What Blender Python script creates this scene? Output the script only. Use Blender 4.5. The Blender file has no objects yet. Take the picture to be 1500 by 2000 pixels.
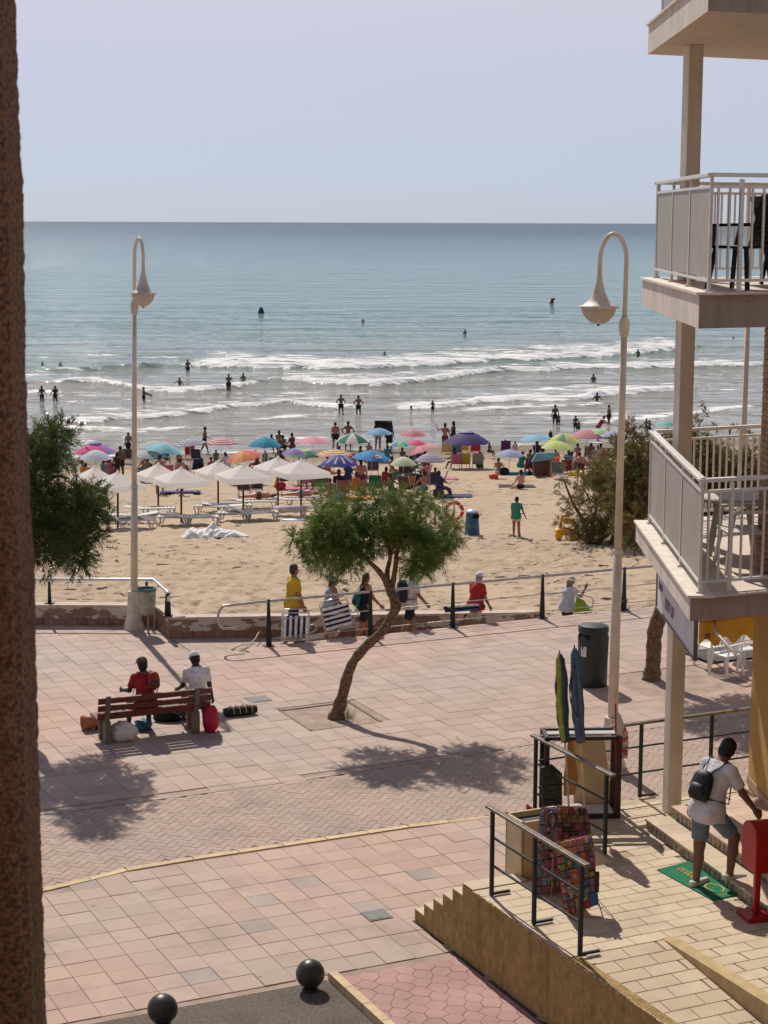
import bpy, math, random
import numpy as np
from mathutils import Vector, Matrix
random.seed(11); rng=np.random.default_rng(11)
C=bpy.context.scene.collection
R=math.radians
# ------------------------------------------------------------------ camera
F=3600.;CX,CY=750.,1000.;CAMH=9.0
PITCH=math.atan((CY-427)/F);ROLL=R(0.19)
fw=np.array([0,math.cos(PITCH),-math.sin(PITCH)]);_u=np.array([0,math.sin(PITCH),math.cos(PITCH)]);_r=np.array([1.,0,0])
rt=_r*math.cos(ROLL)+_u*math.sin(ROLL);up=-_r*math.sin(ROLL)+_u*math.cos(ROLL)
CAM=np.array([0,0,CAMH])
cam=bpy.data.cameras.new('camera');co=bpy.data.objects.new('camera',cam);C.objects.link(co)
co.matrix_world=Matrix(((rt[0],up[0],-fw[0],CAM[0]),(rt[1],up[1],-fw[1],CAM[1]),(rt[2],up[2],-fw[2],CAM[2]),(0,0,0,1)))
cam.sensor_fit='HORIZONTAL';cam.sensor_width=27;cam.lens=27*F/1500
cam.clip_start=.05;cam.clip_end=20000
cam.dof.use_dof=True;cam.dof.focus_distance=33;cam.dof.aperture_fstop=22
sc=bpy.context.scene;sc.camera=co
# ------------------------------------------------------------------ light: sun ahead and a little left, 45 degrees high
SUN_EL=R(45.5);SH=np.array([.296,-.955])        # SH: direction in which shadows fall
w=bpy.data.worlds.new('World');sc.world=w;w.use_nodes=True
nt=w.node_tree;sky=nt.nodes.new('ShaderNodeTexSky');sky.sky_type='NISHITA';sky.sun_disc=False
sky.sun_elevation=SUN_EL;sky.sun_rotation=math.atan2(-SH[0],-SH[1])
sky.altitude=10;sky.air_density=.5;sky.dust_density=.5;sky.ozone_density=6.0
bg=nt.nodes['Background'];bg.inputs[1].default_value=.1
# thin summer haze veils the clear-sky gradient: pale and a little mauve, the same all round
_g=nt.nodes.new('ShaderNodeTexCoord');_s=nt.nodes.new('ShaderNodeSeparateXYZ');nt.links.new(_g.outputs['Generated'],_s.inputs[0])
_c=nt.nodes.new('ShaderNodeValToRGB');nt.links.new(_s.outputs['Z'],_c.inputs[0]);_e=_c.color_ramp.elements
_e[0].position=0;_e[0].color=(.46,.505,.605,1);_e[1].position=1;_e[1].color=(.20,.23,.34,1)
for _p,_k in ((.055,(.55,.555,.63,1)),(.125,(.68,.635,.665,1)),(.25,(.52,.50,.56,1)),(.45,(.33,.34,.43,1)),(.7,(.24,.26,.36,1))):
    _q=_e.new(_p);_q.color=_k
_v=nt.nodes.new('ShaderNodeVectorMath');_v.operation='SCALE';_v.inputs['Scale'].default_value=10;nt.links.new(_c.outputs[0],_v.inputs[0])
_m=nt.nodes.new('ShaderNodeMix');_m.data_type='RGBA';_m.inputs['Factor'].default_value=.78;nt.links.new(sky.outputs[0],_m.inputs['A']);nt.links.new(_v.outputs[0],_m.inputs['B'])
nt.links.new(_m.outputs['Result'],bg.inputs[0])
sl=bpy.data.lights.new('sun','SUN');sl.energy=4.1;sl.angle=R(.55);sl.color=(1,.925,.83)
so=bpy.data.objects.new('sun',sl);C.objects.link(so)
d=Vector((SH[0]*math.cos(SUN_EL),SH[1]*math.cos(SUN_EL),-math.sin(SUN_EL)));so.rotation_euler=d.to_track_quat('-Z','Y').to_euler();so.location=(-20,60,70)
sc.view_settings.view_transform='Standard';sc.view_settings.look='None';sc.view_settings.exposure=0.07;sc.view_settings.gamma=1
sc.cycles.max_bounces=8;sc.cycles.transparent_max_bounces=12
# ------------------------------------------------------------------ placing helpers
def ray(x,y): return fw+rt*(x-CX)/F-up*(y-CY)/F
def atz(x,y,z=0.):
    d=ray(x,y);return CAM+d*((z-CAMH)/d[2])
def aty(x,y,Y):
    d=ray(x,y);return CAM+d*(Y/d[1])
def ppm(p): return F/float((np.array(p)-CAM)@fw)
E1=np.array([math.cos(R(25.3)),math.sin(R(25.3)),0]);E2=np.array([-E1[1],E1[0],0]);Z=np.array([0,0,1.])
SEA=-5.6
_ss=[-50,41.5,45,48,62,77,100,117.5,140,200];_zz=[-.78,-.78,-.9,-1.1,-1.9,-3.0,-4.7,-5.6,-6.5,-8.5]
def sandz(x,y): return np.interp(np.asarray(y)-.25*np.asarray(x),_ss,_zz)
def ats(x,y,h=0.):
    """point on the ray (x,y) that is h metres above the sand"""
    d=ray(x,y);a,b=38.,240.
    for _ in range(50):
        m=(a+b)/2;p=CAM+d*(m/d[1])
        if p[2]>float(sandz(p[0],p[1]))+h:a=m
        else:b=m
    return CAM+d*(m/d[1])
# ------------------------------------------------------------------ materials
_M={}
def M(name,col,rough=.65,var=.12,scale=6.,bump=0.,bs=60.,rnd=0.,metal=0.,col2=None,spec=.4,trans=0.,detail=4,coord='P',stain=0,streak=0):
    if name in _M:return _M[name]
    m=bpy.data.materials.new(name);m.use_nodes=True;t=m.node_tree;N=t.nodes;L=t.links
    b=N['Principled BSDF'];b.inputs['Roughness'].default_value=rough;b.inputs['Metallic'].default_value=metal
    b.inputs['Specular IOR Level'].default_value=spec
    geo=N.new('ShaderNodeNewGeometry');oi=N.new('ShaderNodeObjectInfo');tc=N.new('ShaderNodeTexCoord')
    vec=geo.outputs['Position'] if coord=='P' else tc.outputs['Object']
    nz=N.new('ShaderNodeTexNoise');nz.inputs['Scale'].default_value=scale;nz.inputs['Detail'].default_value=detail;L.new(vec,nz.inputs['Vector'])
    mx=N.new('ShaderNodeMix');mx.data_type='RGBA'
    c=np.array(col);c2=np.array(col2) if col2 is not None else c*(1-1.2*var)
    c1=c if col2 is not None else c*(1+1.2*var)
    mx.inputs['A'].default_value=(*np.clip(c1,0,1),1);mx.inputs['B'].default_value=(*np.clip(c2,0,1),1)
    rp=N.new('ShaderNodeMapRange');rp.inputs['From Min'].default_value=.35;rp.inputs['From Max'].default_value=.65
    L.new(nz.outputs['Fac'],rp.inputs['Value']);L.new(rp.outputs[0],mx.inputs['Factor'])
    out=mx.outputs['Result']
    if rnd>0:
        ad=N.new('ShaderNodeMath');ad.operation='ADD';L.new(oi.outputs['Random'],ad.inputs[0]);L.new(geo.outputs['Random Per Island'],ad.inputs[1])
        fr=N.new('ShaderNodeMath');fr.operation='FRACT';L.new(ad.outputs[0],fr.inputs[0])
        mr=N.new('ShaderNodeMapRange');mr.inputs['To Min'].default_value=1-rnd;mr.inputs['To Max'].default_value=1+rnd;L.new(fr.outputs[0],mr.inputs['Value'])
        hs=N.new('ShaderNodeHueSaturation');L.new(out,hs.inputs['Color']);L.new(mr.outputs[0],hs.inputs['Value'])
        h2=N.new('ShaderNodeMath');h2.operation='MULTIPLY_ADD';L.new(fr.outputs[0],h2.inputs[0]);h2.inputs[1].default_value=-.9*rnd;h2.inputs[2].default_value=1+.45*rnd
        L.new(h2.outputs[0],hs.inputs['Saturation']);out=hs.outputs['Color']
    if stain>0:
        s1=N.new('ShaderNodeTexNoise');s1.inputs['Scale'].default_value=1.1;s1.inputs['Detail'].default_value=8;s1.inputs['Roughness'].default_value=.65;L.new(vec,s1.inputs['Vector'])
        r1=N.new('ShaderNodeMapRange');r1.inputs['From Min'].default_value=.50;r1.inputs['From Max'].default_value=.68;r1.inputs['To Min'].default_value=1;r1.inputs['To Max'].default_value=1-stain;L.new(s1.outputs['Fac'],r1.inputs['Value'])
        v1=N.new('ShaderNodeTexVoronoi');v1.inputs['Scale'].default_value=1.5;L.new(vec,v1.inputs['Vector'])
        r2=N.new('ShaderNodeMapRange');r2.inputs['From Min'].default_value=.03;r2.inputs['From Max'].default_value=.055;r2.inputs['To Min'].default_value=.62;r2.inputs['To Max'].default_value=1;L.new(v1.outputs['Distance'],r2.inputs['Value'])
        mm=N.new('ShaderNodeMath');mm.operation='MULTIPLY';L.new(r1.outputs[0],mm.inputs[0]);L.new(r2.outputs[0],mm.inputs[1])
        vm=N.new('ShaderNodeVectorMath');vm.operation='SCALE';L.new(out,vm.inputs[0]);L.new(mm.outputs[0],vm.inputs['Scale']);out=vm.outputs[0]
    if streak>0:
        mp=N.new('ShaderNodeMapping');mp.inputs['Scale'].default_value=(5,5,.45);L.new(vec,mp.inputs[0]);s1=N.new('ShaderNodeTexNoise');s1.inputs['Scale'].default_value=1.6;s1.inputs['Detail'].default_value=6;s1.inputs['Roughness'].default_value=.6;L.new(mp.outputs[0],s1.inputs['Vector'])
        r1=N.new('ShaderNodeMapRange');r1.inputs['From Min'].default_value=.48;r1.inputs['From Max'].default_value=.72;r1.inputs['To Min'].default_value=1;r1.inputs['To Max'].default_value=1-streak;L.new(s1.outputs['Fac'],r1.inputs['Value'])
        mr2=N.new('ShaderNodeMix');mr2.data_type='RGBA';mr2.blend_type='MULTIPLY';mr2.inputs['Factor'].default_value=1;cb=N.new('ShaderNodeCombineColor')
        sq=N.new('ShaderNodeMath');sq.operation='POWER';sq.inputs[1].default_value=1.5;L.new(r1.outputs[0],sq.inputs[0]);L.new(r1.outputs[0],cb.inputs[0]);L.new(r1.outputs[0],cb.inputs[1]);L.new(sq.outputs[0],cb.inputs[2]);L.new(out,mr2.inputs['A']);L.new(cb.outputs[0],mr2.inputs['B']);out=mr2.outputs['Result']
    L.new(out,b.inputs['Base Color'])
    if bump>0:
        n2=N.new('ShaderNodeTexNoise');n2.inputs['Scale'].default_value=bs;n2.inputs['Detail'].default_value=5;L.new(vec,n2.inputs['Vector'])
        bp=N.new('ShaderNodeBump');bp.inputs['Strength'].default_value=min(1,bump);bp.inputs['Distance'].default_value=.02*max(1,bump);L.new(n2.outputs['Fac'],bp.inputs['Height']);L.new(bp.outputs[0],b.inputs['Normal'])
    if trans>0:
        tr=N.new('ShaderNodeBsdfTranslucent');L.new(out,tr.inputs['Color']);ms=N.new('ShaderNodeMixShader');ms.inputs[0].default_value=trans
        L.new(b.outputs[0],ms.inputs[1]);L.new(tr.outputs[0],ms.inputs[2]);L.new(ms.outputs[0],N['Material Output'].inputs[0])
    _M[name]=m;return m
# ------------------------------------------------------------------ mesh builder
WINV={}
def V3(p): return np.asarray(p,float)
class MB:
    def __init__(s): s.v=[];s.f=[];s.n=0;s.mi=[];s.cur=0
    def add(s,vs,fs):
        s.v.extend([tuple(map(float,q)) for q in vs]);s.f.extend([tuple(i+s.n for i in q) for q in fs]);s.mi.extend([s.cur]*len(fs));s.n+=len(vs);return s
    def box(s,c,size,ex=(1,0,0),ey=(0,1,0),ez=(0,0,1)):
        c,ex,ey,ez=V3(c),V3(ex),V3(ey),V3(ez);a,b,h=[q/2 for q in size]
        vs=[c+ex*i*a+ey*j*b+ez*k*h for k in(-1,1) for j in(-1,1) for i in(-1,1)]
        return s.add(vs,[(0,2,3,1),(4,5,7,6),(0,1,5,4),(2,6,7,3),(0,4,6,2),(1,3,7,5)])
    def beam(s,p,q,w,h,upv=(0,0,1)):
        p,q=V3(p),V3(q);d=q-p;L=np.linalg.norm(d);d/=L;x=np.cross(d,V3(upv))
        if np.linalg.norm(x)<1e-4:x=np.cross(d,(1,0,0))
        x/=np.linalg.norm(x);u=np.cross(x,d)
        return s.box((p+q)/2,(L,w,h),d,x,u)
    def tube(s,pts,rad,n=8,cap=True):
        pts=[V3(p) for p in pts];m=len(pts);rad=[rad]*m if np.isscalar(rad) else list(rad);vs=[];u=None
        for i,p in enumerate(pts):
            t=pts[min(i+1,m-1)]-pts[max(i-1,0)];t/=np.linalg.norm(t)+1e-12
            if u is None:
                u=np.cross(t,(0,0,1.))
                if np.linalg.norm(u)<.1:u=np.cross(t,(1.,0,0))
            u=u-t*(u@t);u/=np.linalg.norm(u);b=np.cross(t,u)
            for k in range(n):
                a=2*math.pi*k/n;vs.append(p+(u*math.cos(a)+b*math.sin(a))*rad[i])
        fs=[(i*n+k,i*n+(k+1)%n,(i+1)*n+(k+1)%n,(i+1)*n+k) for i in range(m-1) for k in range(n)]
        if cap:fs+=[tuple(range(n))[::-1],tuple((m-1)*n+k for k in range(n))]
        return s.add(vs,fs)
    def lathe(s,c,prof,n=16,ex=(1,0,0),ey=(0,1,0),ez=(0,0,1),sy=1.,cap=False,rfun=None):
        c,ex,ey,ez=V3(c),V3(ex),V3(ey),V3(ez);vs=[]
        for r,z in prof:
            for k in range(n):
                a=2*math.pi*k/n;rr=r*(rfun(a,z) if rfun else 1)
                vs.append(c+ex*rr*math.cos(a)+ey*rr*sy*math.sin(a)+ez*z)
        m=len(prof);fs=[(i*n+k,i*n+(k+1)%n,(i+1)*n+(k+1)%n,(i+1)*n+k) for i in range(m-1) for k in range(n)]
        if cap:fs+=[tuple(range(n))[::-1],tuple((m-1)*n+k for k in range(n))]
        return s.add(vs,fs)
    def sphere(s,c,r,n=12,m=8,sz=1.,ex=(1,0,0),ey=(0,1,0),ez=(0,0,1),sy=1.):
        return s.lathe(c,[(r*math.sin(math.pi*i/m)+1e-4,-r*sz*math.cos(math.pi*i/m)) for i in range(m+1)],n,ex,ey,ez,sy)
    def prism(s,poly,z0,z1):
        n=len(poly);z0=[z0]*n if np.isscalar(z0) else z0;z1=[z1]*n if np.isscalar(z1) else z1
        vs=[(p[0],p[1],a) for p,a in zip(poly,z0)]+[(p[0],p[1],a) for p,a in zip(poly,z1)]
        return s.add(vs,[tuple(range(n))[::-1],tuple(range(n,2*n))]+[(i,(i+1)%n,n+(i+1)%n,n+i) for i in range(n)])
    def ext(s,poly,dv):
        """a polygon of 3D points pushed along dv"""
        n=len(poly);P=[V3(p) for p in poly];dv=V3(dv)
        return s.add(P+[p+dv for p in P],[tuple(range(n))[::-1],tuple(range(n,2*n))]+[(i,(i+1)%n,n+(i+1)%n,n+i) for i in range(n)])
    def build(s,name,mat,parent=None,smooth=False,local=False,bevel=0):
        me=bpy.data.meshes.new(name);me.from_pydata(s.v,[],s.f)
        for m in (mat if isinstance(mat,(list,tuple)) else [mat]):me.materials.append(m)
        if isinstance(mat,(list,tuple)):me.polygons.foreach_set('material_index',s.mi)
        if smooth:me.polygons.foreach_set('use_smooth',[True]*len(me.polygons))
        me.update();o=bpy.data.objects.new(name,me);C.objects.link(o)
        if smooth=='auto':
            me.polygons.foreach_set('use_smooth',[True]*len(me.polygons))
            try:
                me.set_sharp_from_angle(angle=R(40))
            except Exception:pass
        if parent is not None:
            o.parent=parent
            if not local:o.matrix_parent_inverse=WINV.get(parent.name,Matrix.Identity(4))
        if bevel:
            b=o.modifiers.new('b','BEVEL');b.width=bevel;b.segments=2;b.limit_method='ANGLE'
        return o
def tag(o,label,cat,group=None,kind=None):
    o['label']=label;o['category']=cat
    if group:o['group']=group
    if kind:o['kind']=kind
    return o
def struct(o): o['kind']='structure';return o
def stuff(o): o['kind']='stuff';return o
def thing(name,label,cat,loc,rz=0,group=None):
    o=bpy.data.objects.new(name,None);C.objects.link(o);o.empty_display_size=.2
    o.location=[float(q) for q in loc];o.rotation_euler=(0,0,rz);tag(o,label,cat,group)
    WINV[o.name]=(Matrix.Translation([float(q) for q in loc])@Matrix.Rotation(rz,4,'Z')).inverted();return o
def npmesh(name,v,f,mat,smooth=False,parent=None):
    me=bpy.data.meshes.new(name);v=np.asarray(v,np.float32);f=np.asarray(f,np.int32);k=f.shape[1]
    me.vertices.add(len(v));me.vertices.foreach_set('co',v.ravel());me.loops.add(f.size);me.loops.foreach_set('vertex_index',f.ravel())
    me.polygons.add(len(f));me.polygons.foreach_set('loop_start',np.arange(0,f.size,k,dtype=np.int32))
    me.polygons.foreach_set('use_smooth',np.full(len(f),bool(smooth)))
    me.materials.append(mat);me.update(calc_edges=True);me.validate();o=bpy.data.objects.new(name,me);C.objects.link(o)
    if parent is not None:
        o.parent=parent;o.matrix_parent_inverse=WINV.get(parent.name,Matrix.Identity(4))
    return o
# ================================================================== SETTING
def gridf(nx,ny):
    i=np.arange((nx-1)*(ny-1));r=i//(nx-1);c=i%(nx-1);a=r*nx+c
    return np.stack([a,a+1,a+nx+1,a+nx],1)
def smooth_noise(x,y,s,seed=0):
    g=np.random.default_rng(seed).random((256,256));u=x/s;v=y/s;iu=np.floor(u).astype(int);iv=np.floor(v).astype(int);fu=u-iu;fv=v-iv
    fu=fu*fu*(3-2*fu);fv=fv*fv*(3-2*fv);G=lambda a,b:g[a%256,b%256]
    return (G(iu,iv)*(1-fu)+G(iu+1,iv)*fu)*(1-fv)+(G(iu,iv+1)*(1-fu)+G(iu+1,iv+1)*fu)*fv
# ---- sea
def sea_mat():
    m=bpy.data.materials.new('sea_water');m.use_nodes=True;t=m.node_tree;N=t.nodes;L=t.links;b=N['Principled BSDF']
    geo=N.new('ShaderNodeNewGeometry');sep=N.new('ShaderNodeSeparateXYZ');L.new(geo.outputs['Position'],sep.inputs[0])
    mm=N.new('ShaderNodeMath');mm.operation='MULTIPLY_ADD';L.new(sep.outputs['X'],mm.inputs[0]);mm.inputs[1].default_value=-.25;L.new(sep.outputs['Y'],mm.inputs[2])
    big=N.new('ShaderNodeTexNoise');big.inputs['Scale'].default_value=.02;mp=N.new('ShaderNodeMapping');mp.inputs['Scale'].default_value=(.35,1,1);L.new(geo.outputs['Position'],mp.inputs[0]);L.new(mp.outputs[0],big.inputs['Vector'])
    m2=N.new('ShaderNodeMath');m2.operation='MULTIPLY_ADD';L.new(big.outputs['Fac'],m2.inputs[0]);m2.inputs[1].default_value=120;L.new(mm.outputs[0],m2.inputs[2])
    lg=N.new('ShaderNodeMath');lg.operation='LOGARITHM';L.new(m2.outputs[0],lg.inputs[0]);lg.inputs[1].default_value=10
    mr=N.new('ShaderNodeMapRange');mr.inputs['From Min'].default_value=2.2;mr.inputs['From Max'].default_value=3.7;L.new(lg.outputs[0],mr.inputs['Value'])
    cr=N.new('ShaderNodeValToRGB');L.new(mr.outputs[0],cr.inputs[0]);el=cr.color_ramp.elements
    el[0].position=0;el[0].color=(.30,.275,.225,1);el[1].position=1;el[1].color=(.016,.055,.09,1)
    for p,c in ((.10,(.27,.27,.23,1)),(.20,(.12,.225,.20,1)),(.32,(.045,.175,.175,1)),(.5,(.022,.135,.155,1)),(.72,(.016,.088,.13,1))):
        e=el.new(p);e.color=c
    at=N.new('ShaderNodeAttribute');at.attribute_name='foam'
    fn=N.new('ShaderNodeTexNoise');fn.inputs['Scale'].default_value=1.1;fn.inputs['Detail'].default_value=7;fn.inputs['Roughness'].default_value=.72
    mp2=N.new('ShaderNodeMapping');mp2.inputs['Scale'].default_value=(.33,.55,1);L.new(geo.outputs['Position'],mp2.inputs[0]);L.new(mp2.outputs[0],fn.inputs['Vector'])
    fa=N.new('ShaderNodeMath');fa.operation='ADD';fz=N.new('ShaderNodeMath');fz.operation='MULTIPLY_ADD';fz.inputs[1].default_value=2.1;fz.inputs[2].default_value=-.55;L.new(fn.outputs['Fac'],fz.inputs[0]);L.new(at.outputs['Fac'],fa.inputs[0]);L.new(fz.outputs[0],fa.inputs[1])
    fr=N.new('ShaderNodeMapRange');fr.inputs['From Min'].default_value=.93;fr.inputs['From Max'].default_value=1.12;L.new(fa.outputs[0],fr.inputs['Value'])
    # small whitecap streaks further out
    mx=N.new('ShaderNodeMix');mx.data_type='RGBA';L.new(fr.outputs[0],mx.inputs['Factor']);L.new(cr.outputs[0],mx.inputs['A']);mx.inputs['B'].default_value=(.74,.73,.70,1)
    L.new(mx.outputs['Result'],b.inputs['Base Color'])
    rd_=N.new('ShaderNodeMapRange');rd_.inputs['From Min'].default_value=2.75;rd_.inputs['From Max'].default_value=3.3;rd_.inputs['To Min'].default_value=.035;rd_.inputs['To Max'].default_value=.24;L.new(lg.outputs[0],rd_.inputs['Value']);rr=N.new('ShaderNodeMix');L.new(fr.outputs[0],rr.inputs['Factor']);L.new(rd_.outputs[0],rr.inputs['A']);rr.inputs['B'].default_value=.75;L.new(rr.outputs[0],b.inputs['Roughness'])
    b.inputs['IOR'].default_value=1.2;b.inputs['Specular IOR Level'].default_value=.24
    prev=None
    for sx,sy,sca,dist,det in ((.4,1,.12,1.3,2),(.3,1,.3,.9,3),(.5,1,.8,.32,3),(.6,1,1.8,.19,3)):
        n=N.new('ShaderNodeTexNoise');n.inputs['Scale'].default_value=sca;n.inputs['Detail'].default_value=det
        q=N.new('ShaderNodeMapping');q.inputs['Scale'].default_value=(sx,sy,1);L.new(geo.outputs['Position'],q.inputs[0]);L.new(q.outputs[0],n.inputs['Vector'])
        bp=N.new('ShaderNodeBump');bp.inputs['Strength'].default_value=1;bp.inputs['Distance'].default_value=dist;L.new(n.outputs['Fac'],bp.inputs['Height'])
        if prev:L.new(prev.outputs[0],bp.inputs['Normal'])
        prev=bp
    L.new(prev.outputs[0],b.inputs['Normal'])
    return m
SEAM=sea_mat()
def wpts(l): return np.array([[atz(x,y,SEA)[0],atz(x,y,SEA)[1]] for x,y in l])
# breakers: front edge in the picture, depth of foam behind the front (m), crest height (m), strength
BR=[([(350,711),(420,716),(500,722),(600,723),(730,722),(850,712),(1000,704),(1150,697),(1310,684),(1370,674)],19,.55,1.0),
    ([(520,746),(620,752),(730,756),(800,749),(900,738),(1000,728),(1100,723),(1300,718),(1520,713)],13,.5,.85),
    ([(740,800),(850,796),(950,789),(1060,785),(1170,779),(1300,767),(1375,756)],8,.42,1.0),
    ([(60,751),(180,749),(240,756),(300,766),(400,764),(470,758),(530,748)],7,.4,.62),
    ([(50,828),(200,823),(300,816),(400,808),(450,800),(560,790),(640,796),(740,800)],11,.3,.62),
    ([(860,806),(980,800),(1130,794),(1230,788)],3,.15,.55),
    ([(60,728),(150,725),(260,718),(330,713)],4,.45,.35),
    ([(200,848),(270,846),(350,838),(420,835)],1.6,.06,.6),([(420,824),(500,822),(560,816),(650,812)],1.8,.08,.6),
    ([(1120,828),(1180,824),(1260,820),(1420,800),(1500,790)],4,.1,.6),([(1380,752),(1425,750),(1440,745)],3,.2,.7)]
BRW=[(wpts(l),T,hh,st) for l,T,hh,st in BR]
def sea_fields(X,Y):
    foam=np.zeros_like(X);z=np.zeros_like(X)
    wob=(smooth_noise(X,Y*0,5,1)-.5)*3.0+(smooth_noise(X,Y*0,1.6,2)-.5)*1.3
    for P,T,hh,st in BRW:
        o=np.argsort(P[:,0]);px,py=P[o,0],P[o,1];yl=np.interp(X,px,py)+wob*min(1,T/8)
        ext=np.clip((X-px[0])/4+.3,0,1)*np.clip((px[-1]-X)/4+.3,0,1);dd=Y-yl
        fr=np.clip(dd/.5+.3,0,1)*np.clip(1.15-dd/T,0,1)**.8*(dd>-1)
        tex=smooth_noise(X*.35,Y,.55,6)*.5+smooth_noise(X*.3,Y,1.6,7)*.5;foam=np.maximum(foam,ext*(.2+.8*st)*(.38+.30*fr+.30*np.exp(-((dd-.6)/1.3)**2)+.42*(tex-.5))*np.clip(fr*4,0,1))
        z+=ext*hh*np.exp(-((dd-.8)/np.where(dd<.8,.7,3.2))**2)*(.7+.6*smooth_noise(X,Y,3,5))
    s=Y-.25*X
    z+=.16*np.sin(s/9+2.2*smooth_noise(X,Y,40,3)*3)*np.clip((s-130)/60,0,1)+.10*(smooth_noise(X*.5,Y,2.2,8)-.5)+.05*(smooth_noise(X,Y,.9,9)-.5)
    # wash at the water's edge
    edge=117.5+1.2*(smooth_noise(X,Y*0,7,12)-.5)
    foam=np.maximum(foam,.5*np.exp(-((s-edge-.4)/.7)**2)*(smooth_noise(X,Y,6,13)>.35))
    # scattered streaks between the breakers
    st=smooth_noise(X*.25,Y,1.5,14)*smooth_noise(X*.3,Y,5,15)
    foam=np.maximum(foam,np.clip((st-.40)*2.4,0,.55)*(s<205))
    return foam,z*np.clip((s-116.5)/3,0,1)
ys=[104.];
while ys[-1]<330: ys.append(ys[-1]+max(.28,.28*(ys[-1]/120)**1.6))
ys=np.array(ys);nx=430;us=np.linspace(-1,1,nx)
Yg=np.repeat(ys,nx);Xg=np.tile(us,len(ys))*(Yg*.36+12)+Yg*.02
fo,zz=sea_fields(Xg,Yg);fade=np.clip((330-Yg)/60,0,1)
vv=np.stack([Xg,Yg,SEA+zz*fade],1);ff=gridf(nx,len(ys))
# far and side water as part of the same sheet (flat rings)
nb=len(vv);xl=ys*.36+12
ring=[(-9000,104,SEA),(9000,104,SEA),(-9000,330,SEA),(9000,330,SEA),(-9000,900,SEA),(9000,900,SEA),(-9000,2500,SEA),(9000,2500,SEA),(-9000,6700,SEA),(9000,6700,SEA)]
o=npmesh('sea',vv,ff,SEAM,True);struct(o)
at=o.data.attributes.new('foam','FLOAT','POINT');at.data.foreach_set('value',(fo*fade).astype(np.float32))
b=MB();xr=lambda y,s:s*(y*.36+12)+y*.02
b.add([(-9000,104,SEA),(xr(104,-1),104,SEA),(xr(330,-1),330,SEA),(-9000,330,SEA)],[(0,1,2,3)])
b.add([(9000,104,SEA),(xr(104,1),104,SEA),(xr(330,1),330,SEA),(9000,330,SEA)],[(3,2,1,0)])
b.add([(-9000,330,SEA),(9000,330,SEA),(9000,6700,SEA),(-9000,6700,SEA)],[(0,1,2,3)])
o2=b.build('open_sea',SEAM);struct(o2)
# ---- sand
def sand_mat():
    m=M('sand',(.43,.32,.215),.95,.06,.35,0);t=m.node_tree;N=t.nodes;L=t.links;b=N['Principled BSDF'];mx=[n for n in N if n.bl_idname=='ShaderNodeMix'][0]
    geo=N.new('ShaderNodeNewGeometry');sep=N.new('ShaderNodeSeparateXYZ');L.new(geo.outputs['Position'],sep.inputs[0])
    mm=N.new('ShaderNodeMath');mm.operation='MULTIPLY_ADD';L.new(sep.outputs['X'],mm.inputs[0]);mm.inputs[1].default_value=-.25;L.new(sep.outputs['Y'],mm.inputs[2])
    wt=N.new('ShaderNodeMapRange');wt.inputs['From Min'].default_value=104;wt.inputs['From Max'].default_value=113;L.new(mm.outputs[0],wt.inputs['Value'])
    mz=N.new('ShaderNodeMix');mz.data_type='RGBA';L.new(wt.outputs[0],mz.inputs['Factor']);L.new(mx.outputs['Result'],mz.inputs['A']);mz.inputs['B'].default_value=(.20,.155,.115,1)
    L.new(mz.outputs['Result'],b.inputs['Base Color'])
    # foot marks: scattered dents
    vo=N.new('ShaderNodeTexVoronoi');vo.inputs['Scale'].default_value=1.9;vo.inputs['Randomness'].default_value=1
    q=N.new('ShaderNodeMapping');q.inputs['Scale'].default_value=(.8,1.25,1);q.inputs['Rotation'].default_value=(0,0,.4);L.new(geo.outputs['Position'],q.inputs[0]);L.new(q.outputs[0],vo.inputs['Vector'])
    dr=N.new('ShaderNodeMapRange');dr.inputs['From Min'].default_value=.08;dr.inputs['From Max'].default_value=.3;L.new(vo.outputs['Distance'],dr.inputs['Value'])
    n1=N.new('ShaderNodeTexNoise');n1.inputs['Scale'].default_value=.28;n1.inputs['Detail'].default_value=2;L.new(geo.outputs['Position'],n1.inputs['Vector'])
    nr=N.new('ShaderNodeMapRange');nr.inputs['From Min'].default_value=.42;nr.inputs['From Max'].default_value=.6;nr.inputs['To Min'].default_value=1.0;nr.inputs['To Max'].default_value=.15;L.new(n1.outputs['Fac'],nr.inputs['Value'])
    b1=N.new('ShaderNodeBump');b1.inputs['Distance'].default_value=.32;L.new(nr.outputs[0],b1.inputs['Strength']);L.new(dr.outputs[0],b1.inputs['Height'])
    n2=N.new('ShaderNodeTexNoise');n2.inputs['Scale'].default_value=3.5;n2.inputs['Detail'].default_value=6;L.new(geo.outputs['Position'],n2.inputs['Vector'])
    b2=N.new('ShaderNodeBump');b2.inputs['Distance'].default_value=.10;b2.inputs['Strength'].default_value=.55;L.new(n2.outputs['Fac'],b2.inputs['Height']);L.new(b1.outputs[0],b2.inputs['Normal'])
    L.new(b2.outputs[0],b.inputs['Normal']);return m
SAND=sand_mat()
ys=[38.3];
while ys[-1]<150: ys.append(ys[-1]+max(.09,.09*(ys[-1]/44)**2.1))
ys=np.array(ys);nx=430
Yg=np.repeat(ys,nx);Xg=np.tile(np.linspace(-1,1,nx),len(ys))*(Yg*.27+6)
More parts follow.
